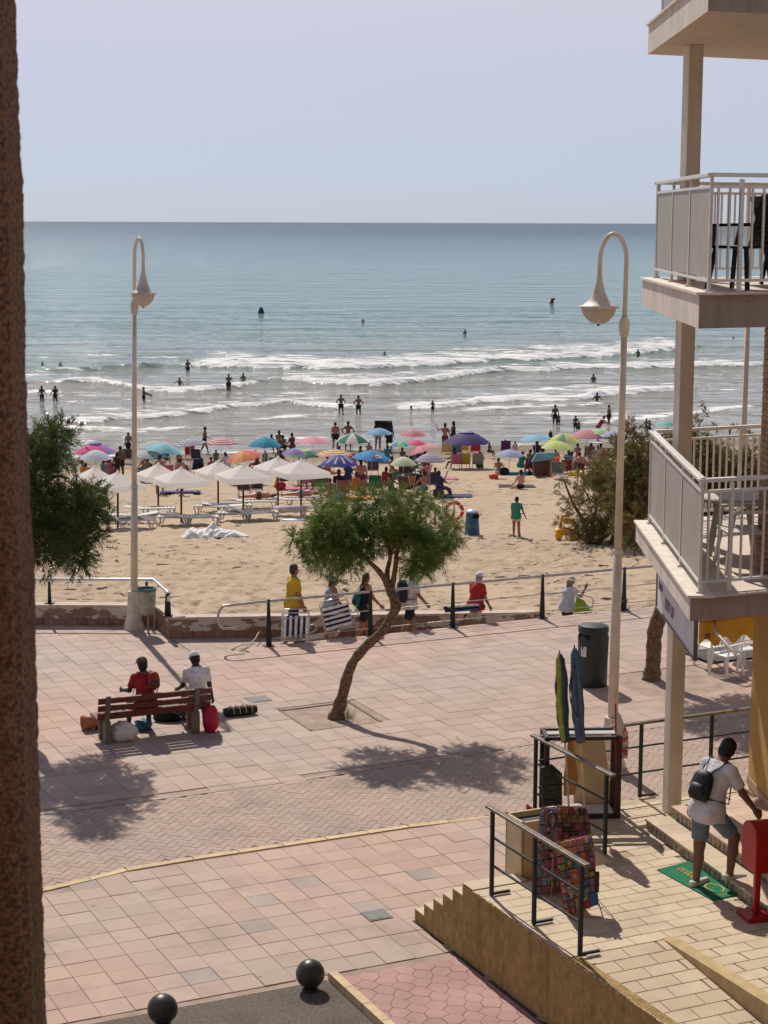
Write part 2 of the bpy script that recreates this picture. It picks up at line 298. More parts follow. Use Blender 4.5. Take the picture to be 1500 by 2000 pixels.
def sandrel(X,Y):
    z=.04*(smooth_noise(X,Y,3.5,21)-.5)+.02*(smooth_noise(X,Y,1.1,22)-.5)
    foot=smooth_noise(X,Y,.42,23);dens=np.clip((smooth_noise(X,Y,6,24)-.35)*3,0,1)*.7+.3
    z-=.11*np.clip(foot-.68,0,.2)/.2*dens
    # tyre and rake tracks running along the beach
    tr=Y-.12*X+1.2*np.sin(X/9)
    for c,wd in ((44.6,.16),(46.2,.16),(51.5,.15),(53.0,.15),(48.2,.12),(56.5,.14)):
        z-=.045*np.exp(-((tr-c)/wd)**2)
    return z
zr=sandrel(Xg,Yg)*np.clip((118-(Yg-.25*Xg))/12,0,1)
# trails of single footprints, deeper than the general trampling
gg=np.random.default_rng(9);Z2=zr.reshape(len(ys),nx);XG=Xg.reshape(len(ys),nx)
prints=[]
for k in range(150):
    x0=gg.uniform(-14,20);y0=41.5+gg.random()**1.6*38;a=gg.normal()*.35+(0 if gg.random()<.6 else 1.4);n_=gg.integers(6,26)
    for i in range(n_):
        prints.append((x0+math.cos(a)*i*.62+math.sin(a)*(.11 if i%2 else -.11),y0+math.sin(a)*i*.62+math.cos(a)*(.11 if i%2 else -.11),a));a+=gg.normal()*.05
for i in range(1400):prints.append((gg.uniform(-12,18),41.5+gg.random()**1.3*45,gg.uniform(0,3.1)))
for (px_,py_,a) in prints:
    j=np.searchsorted(ys,py_);
    if j<5 or j>len(ys)-6:continue
    hw=ys[j]*.27+6;i=int((px_/hw+1)/2*(nx-1))
    if i<5 or i>nx-6:continue
    s_=np.s_[j-4:j+5,i-4:i+5];dx=XG[s_]-px_;dy=ys[j-4:j+5][:,None]-py_;u=(dx*math.cos(a)+dy*math.sin(a))/.17;v_=(-dx*math.sin(a)+dy*math.cos(a))/.10;q=u*u+v_*v_
    Z2[s_]+=-.085*np.exp(-q)+.03*np.exp(-((np.sqrt(q)-1.7)/.5)**2)
zr=Z2.ravel()
vv=np.stack([Xg,Yg,sandz(Xg,Yg)+zr],1)
o=npmesh('beach_sand',vv,gridf(nx,len(ys)),SAND,True);struct(o)
b=MB()
for sgn in (-1,1):
    pr=None
    for i in range(0,len(ys),12):
        y=ys[i];xa=sgn*(y*.27+6);xb=sgn*900
        r=[(xa,y,float(sandz(xa,y))),(xb,y,float(sandz(xa,y)))]
        if pr:b.add(pr+r[::-1],[(0,1,2,3)])
        pr=r
o=b.build('beach_sand_side',SAND);struct(o)
# ---- promenade ground
GROUT=M('paving_base',(.36,.265,.205),.9,.15,3,.3,80)
K=np.array([-4.6,39.0,0]);KR=K-1.5*E2      # corner of the low wall; head of the ramp
def on(P,t,n=0,z=0): return P+E1*t+E2*n+Z*z
pr=[(-40,12),(40,12),tuple(on(KR,45)[:2]),tuple(KR[:2]),tuple(K[:2]),(-5.1,40.27),(-40,40.27)]
b=MB();b.prism(pr,-1.6,-.012);pave=b.build('promenade',GROUT);struct(pave)
b=MB();b.prism([(-60,-30),(60,-30),(60,12),(-60,12)],-1.6,-.02);struct(b.build('street_ground',GROUT))
# ramp down to the sand
b=MB();b.add([on(K,0,0,0),on(KR,0,0,0),on(KR,14,0,-1.15),on(K,14,0,-1.15)],[(0,1,2,3)]);b.add([on(K,0,0,-.3),on(KR,0,0,-.3),on(KR,14,0,-1.6),on(K,14,0,-1.6)],[(3,2,1,0)])
rampm=M('ramp_paving',(.40,.30,.235),.85,.12,4,.2,60);struct(b.build('ramp',rampm))
# tiles
TILE=M('pink_tile',(.465,.315,.245),.8,.10,.22,.12,90,rnd=.08,col2=(.41,.325,.265),stain=.2)
TSZ=.40;O0=np.array([-2.97,22.19,0])
def inside(x,y,poly):
    c=False;n=len(poly)
    for i in range(n):
        x1,y1=poly[i];x2,y2=poly[(i+1)%n]
        if (y1>y)!=(y2>y) and x<(x2-x1)*(y-y1)/(y2-y1)+x1:c=not c
    return c
NEARE=atz(925,1911)[:2]
def band(y):pass
# street band between the two yellow edges: its near edge follows the yellow line, far edge is straight
YL=[tuple(atz(x,y)[:2]) for x,y in ((20,1752),(90,1740),(180,1719),(250,1701),(380,1679),(640,1640),(800,1616),(960,1598),(1100,1583),(1300,1560))]
YL=[(YL[0][0]-6*.8,YL[0][1]-6*.6)]+YL+[(YL[-1][0]+20*E1[0],YL[-1][1]+20*E1[1])]
FL=[tuple(atz(x,y)[:2]) for x,y in ((75,1588),(560,1525),(1030,1452))]
FL=[(FL[0][0]-9*E1[0],FL[0][1]-9*E1[1])]+FL+[(FL[-1][0]+22*E1[0],FL[-1][1]+22*E1[1])]
ylx=np.array(YL);flx=np.array(FL)
def ynear(x): return float(np.interp(x,ylx[:,0],ylx[:,1]))
def yfar(x): return float(np.interp(x,flx[:,0],flx[:,1]))
# lower right: stamped pink paving and the grey street
HEX=[tuple(atz(x,y)[:2]) for x,y in ((640,1912),(860,1866))]
HXA=np.array(HEX[0]);HXB=np.array(HEX[1])
STA=np.array(atz(300,1998)[:2]);STB=np.array(atz(632,1914)[:2])
E1v=E1[:2];E2v=E2[:2]
def region(x,y):
    p=np.array([x,y]);q=(p-HXA);u=q@E1v;v=q@E2v
    if v<-.02:
        return 'hex' if u>0.02 else 'street'
    if ynear(x)<y<yfar(x):return 'herring'
    return 'tile'
PIT=[tuple(atz(*p)[:2]) for p in [(543,1387),(683,1370),(748,1410),(605,1428)]]
PIT2=[tuple(atz(*p)[:2]) for p in [(1185,1316),(1372,1291),(1490,1345),(1290,1372)]]
def shared_tile(name,sx,sy,h,mat,bev=.008):
    b=MB();a,c=sx/2,sy/2
    vs=[(-a,-c,-h),(a,-c,-h),(a,c,-h),(-a,c,-h),(-a,-c,-bev*.6),(a,-c,-bev*.6),(a,c,-bev*.6),(-a,c,-bev*.6),(-a+bev,-c+bev,0),(a-bev,-c+bev,0),(a-bev,c-bev,0),(-a+bev,c-bev,0)]
    fs=[(0,1,5,4),(1,2,6,5),(2,3,7,6),(3,0,4,7),(4,5,9,8),(5,6,10,9),(6,7,11,10),(7,4,8,11),(8,9,10,11)]
    me=bpy.data.meshes.new(name);me.from_pydata(vs,[],fs);me.materials.append(mat);me.update();return me,vs,fs
def lay(name,cells,me,vs,fs,parent,limit=300,zj=.003,tilt=.006,altmats=None,anglefun=None,plural=None,alt=None):
    """cells: (x,y,z,angle) nearest first become objects, the rest one mesh"""
    cells.sort(key=lambda c:(c[0])**2+(c[1])**2)
    rest=MB();va=np.array(vs)
    for i,(x,y,z,a) in enumerate(cells):
        zt=z+random.uniform(-zj,zj)
        if i<limit:
            o=bpy.data.objects.new(name,alt if (alt and random.random()<.032) else me);C.objects.link(o);o.parent=parent;o.location=(x,y,zt);o.rotation_euler=(random.uniform(-tilt,tilt),random.uniform(-tilt,tilt),a)
        else:
            c,s=math.cos(a),math.sin(a);q=va.copy();q[:,0]=va[:,0]*c-va[:,1]*s+x;q[:,1]=va[:,0]*s+va[:,1]*c+y;q[:,2]+=zt;rest.add(q,fs)
    if rest.n:
        r=rest.build(plural or name+'_field',me.materials[0],parent);stuff(r)
def visible(x,y,z=0,m=60):
    v=np.array([x,y,z])-CAM;d=v@fw
    if d<1:return False
    X=CX+F*(v@rt)/d;Y=CY-F*(v@up)/d
    return -m<X<1500+m and -m<Y<2000+m
me,vs,fs=shared_tile('tile',TSZ-.006,TSZ-.006,.03,TILE,.004)
cells=[];A=R(25.3)
cov=[p for p in (atz(505,1366)[:2],atz(735,1789)[:2])]
for i in range(-60,90):
    for j in range(-60,70):
        p=O0+E1*(i+.5)*TSZ+E2*(j+.5)*TSZ
        if not inside(p[0],p[1],pr):continue
        if p[1]<15 or p[1]>44 or abs(p[0])>22:continue
        if region(p[0],p[1])!='tile':continue
        if inside(p[0],p[1],PIT) or inside(p[0],p[1],PIT2):continue
        # right of the stair wall is built over
        cells.append((p[0],p[1],0,A+(math.pi/2)*random.randint(0,3)))
vis=[c for c in cells if visible(c[0],c[1])];inv=[c for c in cells if not visible(c[0],c[1])]
me.materials[0]=TILE;meg=me.copy();meg.materials[0]=M('worn_grey_tile',(.34,.275,.23),.8,.1,1,.12,90,rnd=.1,stain=.2);lay('tile',vis,me,vs,fs,pave,alt=meg)
rest=MB()
for x,y,z,a in inv:
    c,s=math.cos(a),math.sin(a);q=np.array(vs);rest.add(np.stack([q[:,0]*c-q[:,1]*s+x,q[:,0]*s+q[:,1]*c+y,q[:,2]],1),fs)
stuff(rest.build('tile_surround',TILE,pave))
# herringbone pavers
PAV=M('grey_paver',(.425,.31,.245),.85,.08,.6,.12,90,rnd=.06,col2=(.375,.29,.235),stain=.2)
me,vs,fs=shared_tile('paver',.238,.116,.03,PAV,.006);cells=[];s=.12
a0=A+R(45)
ex=np.array([math.cos(a0),math.sin(a0)]);ey=np.array([-ex[1],ex[0]]);OO=np.array([-1.,26.])
for k in range(-120,120):
    for m_ in range(-60,60):
        # herringbone: horizontal brick at (x,y), vertical brick at (x+2,y-?)
        gx=k+4*m_/1.0;gy=k
        for hx,hy,rot in ((gx,gy,0),(gx+2,gy-1,1)):
            if rot==0:c=OO+ex*(hx+1)*s+ey*(hy+.5)*s;a=a0
            else:c=OO+ex*(hx+.5)*s+ey*(hy+1.0)*s-0*ey;a=a0+math.pi/2
            if not (ynear(c[0])+.12<c[1]<yfar(c[0])-.08) or abs(c[0])>13:continue
            cells.append((c[0],c[1],-.002,a))
vis=[c for c in cells if visible(c[0],c[1],0,150)]
lay('paver',vis,me,vs,fs,pave,300,.002,.004)
# yellow edge line: painted kerb stones
YK=M('yellow_paint',(.66,.48,.23),.8,.3,7,.2,50,rnd=.1,col2=(.47,.36,.26))
def strip(pts,wid,z0,z1,name,mat,parent,L=.8,gap=.006,side=1):
    pts=[np.array(p[:2],float) for p in pts];tot=0;segs=[]
    for a,b_ in zip(pts[:-1],pts[1:]):
        n=max(1,int(round(np.linalg.norm(b_-a)/L)))
        for i in range(n):segs.append((a+(b_-a)*i/n,a+(b_-a)*(i+1)/n))
    for a,b_ in segs:
        d=b_-a;d=d/np.linalg.norm(d);n=np.array([-d[1],d[0]])*side
        if not (visible(*a,0,100) or visible(*b_,0,100)):continue
        q=MB();q.prism([a+d*gap,b_-d*gap,b_-d*gap+n*wid,a+d*gap+n*wid][::side],z0,z1);q.build(name,mat,parent)
strip(YL[1:-1],.12,-.03,.006,'kerb_stone',YK,pave)
strip(FL,.10,-.03,.004,'edge_stone',M('edge_stone',(.38,.30,.25),.85,.1,4,.1,60,rnd=.07),pave,side=-1)
# stamped pink stones
HX=M('rose_stone',(.41,.235,.205),.8,.10,1.2,.2,70,rnd=.06,stain=.15)
me_=None;S=.21;pts={}
def jit(i,j):
    k=(i,j)
    if k not in pts:
        random.seed(i*977+j*131+5);pts[k]=(random.uniform(-.22,.22),random.uniform(-.22,.22))
    return pts[k]
def node(i,j):
    # brick-bond hexagon corners, jittered
    dx,dy=jit(i,j);return HXA+E1v*((i+dx)*S*.58)+E2v*((j+dy)*S*.5)
cnt=0
for r_ in range(-18,1):
    for c_ in range(-2,16):
        i0=3*c_+(0 if r_%2==0 else 0);off=0 if r_%2==0 else 1
        i0=2*c_+off
        P=[node(i0,2*r_-1 if 0 else 2*r_),node(i0+1,2*r_-1),node(i0+2,2*r_),node(i0+2,2*r_+1),node(i0+1,2*r_+2),node(i0,2*r_+1)]
        cen=sum(P)/6;q=cen-HXA
        if q@E1v<0.02 or q@E2v>-.05:continue
        if (cen-NEARE)@E1v>.35:continue
        P=[cen+(p-cen)*.972 for p in P]
        P=[p if (p-HXA)@E2v<-.01 else p-E2v*((p-HXA)@E2v+.01) for p in P];P=[p if (p-HXA)@E1v>.09 else p+E1v*(.09-(p-HXA)@E1v) for p in P]
        b=MB();b.prism(P,-.03,random.uniform(-.001,.003));b.build('stone',HX,pave);cnt+=1
random.seed(5)
# grey street at the bottom and its yellow kerb
b=MB();ASP=M('asphalt',(.25,.205,.155),.95,.45,28,1.2,140,col2=(.15,.125,.098),stain=.3)
P=[HXA+E1v*-.02+E2v*-.01,HXA+E1v*-.02-E2v*9,HXA-E1v*12-E2v*9,HXA-E1v*12-E2v*.01]
b.prism(P,-.1,-.004);struct(b.build('asphalt_street',ASP))
strip([HXA+E1v*.0,HXA-E2v*4],.11,-.05,.09,'kerb_stone',YK,pave,.5)
# ================================================================== WALLS, RAILINGS, TERRACE, BUILDING
DG=M('dark_green_paint',(.014,.024,.023),.5,.2,20,spec=.3)
STEEL=M('rail_metal',(.42,.39,.35),.35,.12,15,metal=.6)
BRT=M('bright_rail',(.72,.72,.70),.28,.08,12,metal=.35)
BRONZE=M('bronze_paint',(.17,.14,.105),.4,.25,14,.1,60,metal=.3)
CREAM=M('cream_paint',(.66,.59,.50),.6,.07,3,.1,30)
# low wall with flaking paint: red brick foot, plaster above
def wall_mat():
    m=M('flaking_plaster',(.25,.17,.12),.9,.12,6,.5,40);t=m.node_tree;N=t.nodes;L=t.links;b=N['Principled BSDF'];mx=[n for n in N if n.bl_idname=='ShaderNodeMix'][0]
    geo=N.new('ShaderNodeNewGeometry');n=N.new('ShaderNodeTexNoise');n.inputs['Scale'].default_value=1.9;n.inputs['Detail'].default_value=7;n.inputs['Roughness'].default_value=.6
    q=N.new('ShaderNodeMapping');q.inputs['Scale'].default_value=(1,1,2.2);L.new(geo.outputs['Position'],q.inputs[0]);L.new(q.outputs[0],n.inputs['Vector'])
    r=N.new('ShaderNodeMapRange');r.inputs['From Min'].default_value=.475;r.inputs['From Max'].default_value=.49;L.new(n.outputs['Fac'],r.inputs['Value'])
    z=N.new('ShaderNodeMix');z.data_type='RGBA';L.new(r.outputs[0],z.inputs['Factor']);L.new(mx.outputs['Result'],z.inputs['B']);z.inputs['A'].default_value=(.58,.52,.46,1);L.new(z.outputs['Result'],b.inputs['Base Color']);return m
FLK=wall_mat();BRK=M('red_brick_foot',(.27,.15,.11),.9,.15,8,.3,50,rnd=.12);CAP=M('wall_cap',(.52,.42,.34),.85,.1,5,.2,50)
lw=thing('low_wall','low beach wall with flaking cream plaster, red brick foot and stone cap','wall',(-5.1,40.27,0))
def wall_run(P,Q,zp,zq,foot=True):
    P,Q=V3(P),V3(Q);d=Q-P;d[2]=0;d/=np.linalg.norm(d);n=np.array([-d[1],d[0],0])
    for nm,m,z0,z1,o0,o1 in (('plaster',FLK,.15,.42,.0,.28),('cap',CAP,.42,.47,-.025,.32)):
        b=MB();A=[P+n*o0,Q+n*o0,Q+n*o1,P+n*o1];zz=[zp,zq,zq,zp];b.prism([a[:2] for a in A],[a+z0 for a in zz],[a+z1 for a in zz]);b.build(nm,m,lw)
    L=np.linalg.norm(Q-P);k=int(L/.24)
    for i in range(k):
        a=P+(Q-P)*((i+.02)/k);c=P+(Q-P)*((i+.98)/k);za=zp+(zq-zp)*i/k
        b=MB();b.prism([(a-n*.015)[:2],(c-n*.015)[:2],(c+n*.27)[:2],(a+n*.27)[:2]],za-.02,za+.146)
        if visible(a[0],a[1],za,40):b.build('brick',BRK,lw)
wall_run((-14,40.27,0),(-5.13,40.27,0),0,0);wall_run((-5.1,40.24,0),(K[0],K[1]+.02,0),0,0)
wall_run(K+E1*.02,on(K,9.2),0,-.70)
b=MB();b.prism([on(K,-.1,.3)[:2],on(K,9.2,.3)[:2],on(K,9.2,0)[:2],on(K,-.1,0)[:2]],-1.6,[-.05,-.75,-.75,-.05]);b.build('footing',FLK,lw)
# railing on the ramp edge
RB=[atz(x,y) for x,y in ((525,1262),(730,1245),(890,1228),(1065,1210),(1220,1192))]
r0=RB[0];RB=[r0+E1*float((p-r0)@E1) for p in RB];RB.append(RB[-1]+E1*1.9);RB.append(RB[-1]+E1*1.9)
rl=thing('ramp_railing','metal handrail on dark green posts running along the edge of the beach ramp','railing',r0)
for p in RB:
    b=MB();b.add([p-E1*.055-E2*.035+Z*.02,p+E1*.055-E2*.035+Z*.02,p+E1*.055+E2*.035+Z*.02,p-E1*.055+E2*.035+Z*.02,p-E1*.025-E2*.02+Z*.95,p+E1*.025-E2*.02+Z*.95,p+E1*.025+E2*.02+Z*.95,p-E1*.025+E2*.02+Z*.95],[(0,3,2,1),(4,5,6,7),(0,1,5,4),(1,2,6,5),(2,3,7,6),(3,0,4,7)])
    b.sphere(p+Z*.985,.04,8,6);o=b.build('post',DG,rl)
    b=MB();b.box(p+Z*.012,(.22,.16,.02),E1,E2);b.build('base_plate',DG,o)
s=r0;loop=[on(s,-.0,0,.98)]
for k in range(1,15):
    a=math.pi*k/14;loop.append(s-E1*(.95+.19*math.sin(a))+Z*(.715+.255*math.cos(a))+E1*(.30 if k==14 else (.10 if k==13 else 0)))
b=MB();b.tube([RB[-1]+Z*.98,r0+Z*.98,r0-E1*.8+Z*.97]+loop[1:],.028,8);b.build('handrail',STEEL,rl,True)
for zz in (.56,.16):
    b=MB();b.tube([RB[-1]+Z*zz,r0+Z*zz],.011,6);b.build('lower_rail',STEEL,rl,True)
# left railing on the low wall
lr=thing('wall_railing','bright steel handrail on green posts standing on the low wall by the tree','railing',(-7.3,40.4,.47))
W0=V3((-13,40.42,.47));W1=V3((-5.15,40.42,.47));W2=K+E2*.14+E1*.0+V3((-.02,0,.47))
WP=[aty(97,1178,40.42),aty(287,1178,40.42)];WP=[V3((p[0],40.42,.47)) for p in WP]+[W2]
for i,p in enumerate(WP):
    h=.52;r=.035 if i<2 else .06
    b=MB();b.tube([p,p+Z*(h-.02)],[r*1.3,r*.8],8);o=b.build('post',DG,lr,True)
    b=MB();b.box(p+Z*.012,(.2,.16,.02));b.build('base_plate',DG,o)
b=MB();b.tube([W0+Z*.55,W1+Z*.55,W2+Z*.52+V3((-.03,.12,0)),W2+Z*.5,W2+Z*.33+V3((.03,-.05,0))],.035,10);b.build('handrail',BRT,lr,True)
# chain on the paving by the first post
b=MB()
pts=[atz(x,y)+Z*.02 for x,y in ((508,1232),(498,1250),(478,1268),(452,1271),(470,1262),(500,1258),(488,1264),(468,1272),(486,1274))]
pts[0]=pts[0]*1;b.tube(pts,.012,6);tag(b.build('rope',M('pale_rope',(.5,.44,.36),.9,.2,60),None,True),'pale rope lying tangled beside the first post of the ramp railing','rope')
# floodlight at the last post
p=atz(1216,1190)-E1*.02;t=thing('floodlight','small black floodlight on the paving beside a railing post near the right lamp','floodlight',p)
BLK=M('black_metal',(.012,.013,.014),.4,.2,20)
b=MB();b.box(p+Z*.17-E1*.03,(.26,.14,.20),E1,E2*.94+Z*.34,Z*.94-E2*.34);b.build('housing',BLK,t,bevel=.01)
b=MB();b.box(p+Z*.18-E1*.03-E2*.08,(.20,.012,.14),E1,E2*.94+Z*.34,Z*.94-E2*.34);b.build('glass',M('grey_glass',(.22,.22,.2),.2),t)
b=MB();b.tube([p-E1*.14+Z*.17,p-E1*.14+Z*.02,p+E1*.1+Z*.02,p+E1*.1+Z*.17],.012,6);b.build('bracket',BLK,t)
# ------------------------------------------------------------------ street lamps
GLB=M('lamp_globe',(.66,.61,.52),.25,.05,3,trans=.35)
def lamp(base,dirv,H,thick_to,label,rs=1.,cone=.8,seed=0,band=True):
    B=V3(base);d=V3(dirv);d/=np.linalg.norm(d);t=thing('street_lamp',label,'street lamp',B,0,'curved street lamps on the promenade')
    W=M('lamp_concrete',(.62,.55,.46),.85,.12,7,.3,50,streak=.35);P=M('lamp_cream_paint',(.62,.55,.46),.5,.10,2.2,.12,25,streak=.3)
    b=MB();b.lathe(B,[(.24,0),(.235,.05),(.17,.25),(.15,.6),(.135,cone)],16,cap=True);b.build('foot',W,t,'auto')
    b=MB();b.tube([B+Z*cone*.98,B+Z*thick_to],[.085*rs,.078*rs],14);b.build('lower_pole',P,t,True)
    top=H-.55-.42;col=H-1.45
    b=MB();b.tube([B+Z*thick_to,B+Z*col],[.062*rs,.052*rs],14);b.lathe(B+Z*thick_to,[(.085*rs,-.03),(.09*rs,0),(.085*rs,.03),(.06*rs,.05)],14);b.build('upper_pole',P,t,True)
    b=MB();b.lathe(B+Z*col,[(.05,-.2),(.075,-.13),(.09,-.03),(.085,.05),(.05,.14)],14);b.build('collar',P,t,True)
    r=.21;pts=[B+Z*(col+.1),B+Z*(H-.42)]
    for k in range(1,13):
        a=math.pi*k/12;pts.append(B+d*(r-r*math.cos(a))+Z*(H-.42+.42*math.sin(a)))
    hd=B+d*2*r;hz=H-.42-.28;pts.append(hd+Z*hz)
    b=MB();b.tube(pts,.038,10);b.build('gooseneck',P,t,True)
    hs=.88 if rs<1 else 1.0
    b=MB();b.lathe(hd+Z*hz,[(a_*hs if a_>.1 else a_,c_) for a_,c_ in ((.03,.04),(.052,0),(.05,-.06),(.07,-.11),(.095,-.22),(.15,-.34),(.25,-.43),(.335,-.455),(.335,-.475),(.29,-.48))],26);h=b.build('shade',P,t,True)
    b=MB();b.lathe(hd+Z*hz,[(a_*hs,c_) for a_,c_ in ((.285,-.475),(.275,-.53),(.235,-.61),(.16,-.69),(.08,-.73),(.005,-.74))],24);b.build('globe',GLB,h,True)
    b=MB();b.sphere(hd+Z*(hz-.75),.022,8,6);b.build('finial',BLK,h)
    return t
zL=aty(277,465,atz(262,1230)[1])[2];zR=aty(1197,457,atz(1194,1497)[1])[2]
lamp(atz(262,1228),(.55,-.83,0),zL,3.2,'left street lamp beside the green litter basket, its curved arm turned to the viewer',.95,.85,1).rotation_euler=(0,.019,0)
lampR=lamp(atz(1194,1497),(-.97,.25,0),zR,atz(1203,1078,0)[2]+aty(1203,1078,atz(1194,1497)[1])[2],'tall right street lamp next to the dark green barrel bin',1.0,.85,2);lampR.rotation_euler=(0,.006,0)
# litter basket by the left lamp
p=atz(290,1238);t=thing('litter_basket','small weathered white litter basket with a green rim beside the left street lamp','bin',p)
b=MB();b.tube([p,p+Z*.75],.022,8);b.build('post',M('basket_post',(.3,.26,.2),.7,.2,20),t,True)
q=p+V3((-.03,.08,0));b=MB();b.lathe(q+Z*.42,[(.13,0),(.165,.06),(.19,.3),(.2,.55)],18);b.build('basket',M('basket_plastic',(.42,.42,.36),.6,.25,9,.2,40,col2=(.26,.25,.19)),t,True)
b=MB();b.lathe(q+Z*.42,[(.2,.53),(.215,.55),(.215,.59),(.19,.59),(.18,.5)],18);b.build('rim',M('basket_green',(.05,.16,.13),.5,.15,9),t,True)
# ------------------------------------------------------------------ big dark green bin
p=atz(1157,1338);t=thing('barrel_bin','tall dark green plastic barrel bin with a domed lid and a small white notice','bin',p)
BG=M('bin_plastic',(.022,.032,.027),.42,.15,5,.08,20)
b=MB();b.lathe(p,[(.27,0),(.285,.03),(.29,.5),(.305,.95),(.30,1.0),(.27,1.06)],28,cap=True);b.build('body',BG,t,'auto')
b=MB();b.lathe(p,[(.285,1.05),(.30,1.09),(.30,1.16),(.27,1.20),(.15,1.225),(.01,1.23)],28);b.lathe(p+Z*1.05,[(.01,0),(.285,0)],28);b.build('lid',BG,t,'auto')
dv=V3((-.75,-.66,0));sd=np.cross(dv,Z)
b=MB();b.box(p+dv*.275+Z*1.0,(.03,.26,.11),dv,sd);b.build('opening',M('dark_hole',(.004,.004,.004),.9),t,bevel=.02)
b=MB();b.box(p+dv*.292+Z*.72+sd*-.02,(.012,.13,.20),dv,sd);n=b.build('notice',M('notice_paper',(.7,.7,.68),.7,.05,20),t)
for k in range(5):
    b=MB();b.box(p+dv*.3+Z*(.79-.03*k)-sd*.02,(.003,.05 if k else .07,.008),dv,sd);b.build('text_line',BLK,n)
# ------------------------------------------------------------------ covers, tree pit
def cover(px,py,sx,sy,label):
    p=atz(px,py);t=thing('manhole_cover',label,'manhole cover',p+Z*.0,R(25.3));m=M('cover_metal',(.19,.19,.165),.6,.2,12,.2,60);f=M('cover_frame',(.10,.095,.08),.6)
    b=MB();b.box((0,0,.003),(sx,sy,.012));b.build('frame',f,t,local=True)
    b=MB();b.box((0,0,.006),(sx-.05,sy-.05,.014));b.build('plate',m,t,local=True)
    b=MB()
    for i in range(-3,4):
        for j in range(-3,4):
            b.box((i*sx*.12,j*sy*.12,.014),(sx*.05,sy*.05,.006))
    b.build('tread_pattern',m,t,local=True)
cover(505,1366,.42,.42,'square metal cover in the paving right of the bench');cover(735,1788,.33,.33,'square metal cover in the paving left of the stepped wall')
EARTH=M('pit_gravel',(.25,.20,.16),.95,.2,14,1.,70)
pc=[V3((x,y,0)) for x,y in PIT];b=MB();b.prism([q[:2] for q in pc],-.1,-.035);pit=b.build('tree_pit',EARTH,None);struct(pit)
b=MB();cen=sum(pc)/4
for i in range(4):
    a,c=pc[i],pc[(i+1)%4];e=c-a;e/=np.linalg.norm(e);n=np.cross(Z,e);n=n if n@(cen-a)>0 else -n
    q=MB();q.prism([a[:2],c[:2],(c+n*.05)[:2],(a+n*.05)[:2]],-.06,.004);q.build('pit_edging',M('pit_edge',(.2,.16,.13),.9),pit)
b=MB();b.prism(PIT2,-.1,-.018);struct(b.build('tree_pit',M('pit_pink_gravel',(.33,.245,.205),.95,.25,9,1.,60,stain=.3),None))
# ------------------------------------------------------------------ terrace
TZ=.95
OCH=M('ochre_render',(.43,.285,.115),.95,.14,9,1.6,55,streak=.35)
CT=M('cream_tile',(.56,.445,.305),.7,.06,2,.1,60,rnd=.06,stain=.17)
terr=thing('terrace','raised shop terrace paved in cream tiles with an ochre rendered side wall','terrace',(2,22,0))
TA=np.append(atz(923,1740,TZ)[:2],0);TB=np.append(atz(1018,1713,TZ)[:2],0);TBk=np.append(atz(1042,1590,TZ)[:2],0)
L1=float((TBk-TB)@E2)
Pn=TA-E2*6.5          # far corner toward the viewer along the wall
TCk=TB+E2*L1
RU,RV=1.25,2.22
poly=[TA,TB,TCk,TCk+E1*8,TCk+E1*8-E2*9,TA]
# floor base: level part
n0=TA-E2*RV
TB2=TB+E1*float((TBk-TB)@E1)
b=MB();b.prism([p[:2] for p in [TA+E1*.03,TB2,TBk,TBk+E1*9,TBk+E1*9-E2*14,n0+E1*9.4-E2*8,n0+E1*(RU+.025)-E2*8,n0+E1*(RU+.025),n0+E1*.03]],0,TZ-.014);b.build('floor_base',M('terrace_grout',(.43,.335,.235),.9,.1,4),terr)
# sloping part going down toward the viewer
sl=.12
b=MB();q=[n0+E1*.03,n0+E1*RU,n0+E1*RU-E2*8,n0+E1*.03-E2*8];b.prism([p[:2] for p in q],-.3,[TZ-.014,TZ-.014,TZ-.014-8*sl,TZ-.014-8*sl]);b.build('slope_base',_M['terrace_grout'],terr)
RX0=Matrix(((E1[0],E2[0],0),(E1[1],E2[1],0),(0,0,1)))@Matrix.Rotation(math.atan(.12),3,'X')
me,vs,fs=shared_tile('terrace_tile',.45-.008,.225-.008,.03,CT,.005);cells=[];obs=[]
STEP1=[atz(1262,1598,1.1),atz(1500,1768,1.1)]
sd1=(STEP1[1]-STEP1[0]);sd1[2]=0;sd1/=np.linalg.norm(sd1);sn1=np.array([-sd1[1],sd1[0],0])
for j in range(-70,30):
    for i in range(-3,24):
        u=(i+.5+(.5 if j%2 else 0))*.45;v=(j+.5)*.225
        p=TA+E1*u+E2*v
        if v>L1-.1:continue
        if v>-.03 and u<float((TBk-TA)@E1)+.12:continue
        if u<.1 or u>6:continue
        rel=p-STEP1[0]
        if rel@sn1>.05 and rel@sd1>-.1:continue
        dv_=-(v+RV)
        if dv_>-.1 and (u<RU-.12 or dv_<.1 and u<RU+.1):
            z=TZ-max(0,dv_)*sl;obs.append((p[0],p[1],z,A,max(0,dv_)>0));continue
        if dv_>0 and u<RU+.33:continue
        cells.append((p[0],p[1],TZ,A))
cut_tiles=[]
for j in range(-60,0):
    v=(j+.5)*.225;dv_=-(v+RV)
    if dv_<=.1:continue
    for i in range(-3,24):
        u=(i+.5+(.5 if j%2 else 0))*.45
        if RU-.12<=u<RU+.33:
            a,c=u-.2,min(u+.2,RU-.005)
            if c-a>.04:cut_tiles.append(((a+c)/2,v,c-a,1))
            a,c=max(u-.2,RU+.17),u+.2
            if c-a>.04:cut_tiles.append(((a+c)/2,v,c-a,0))
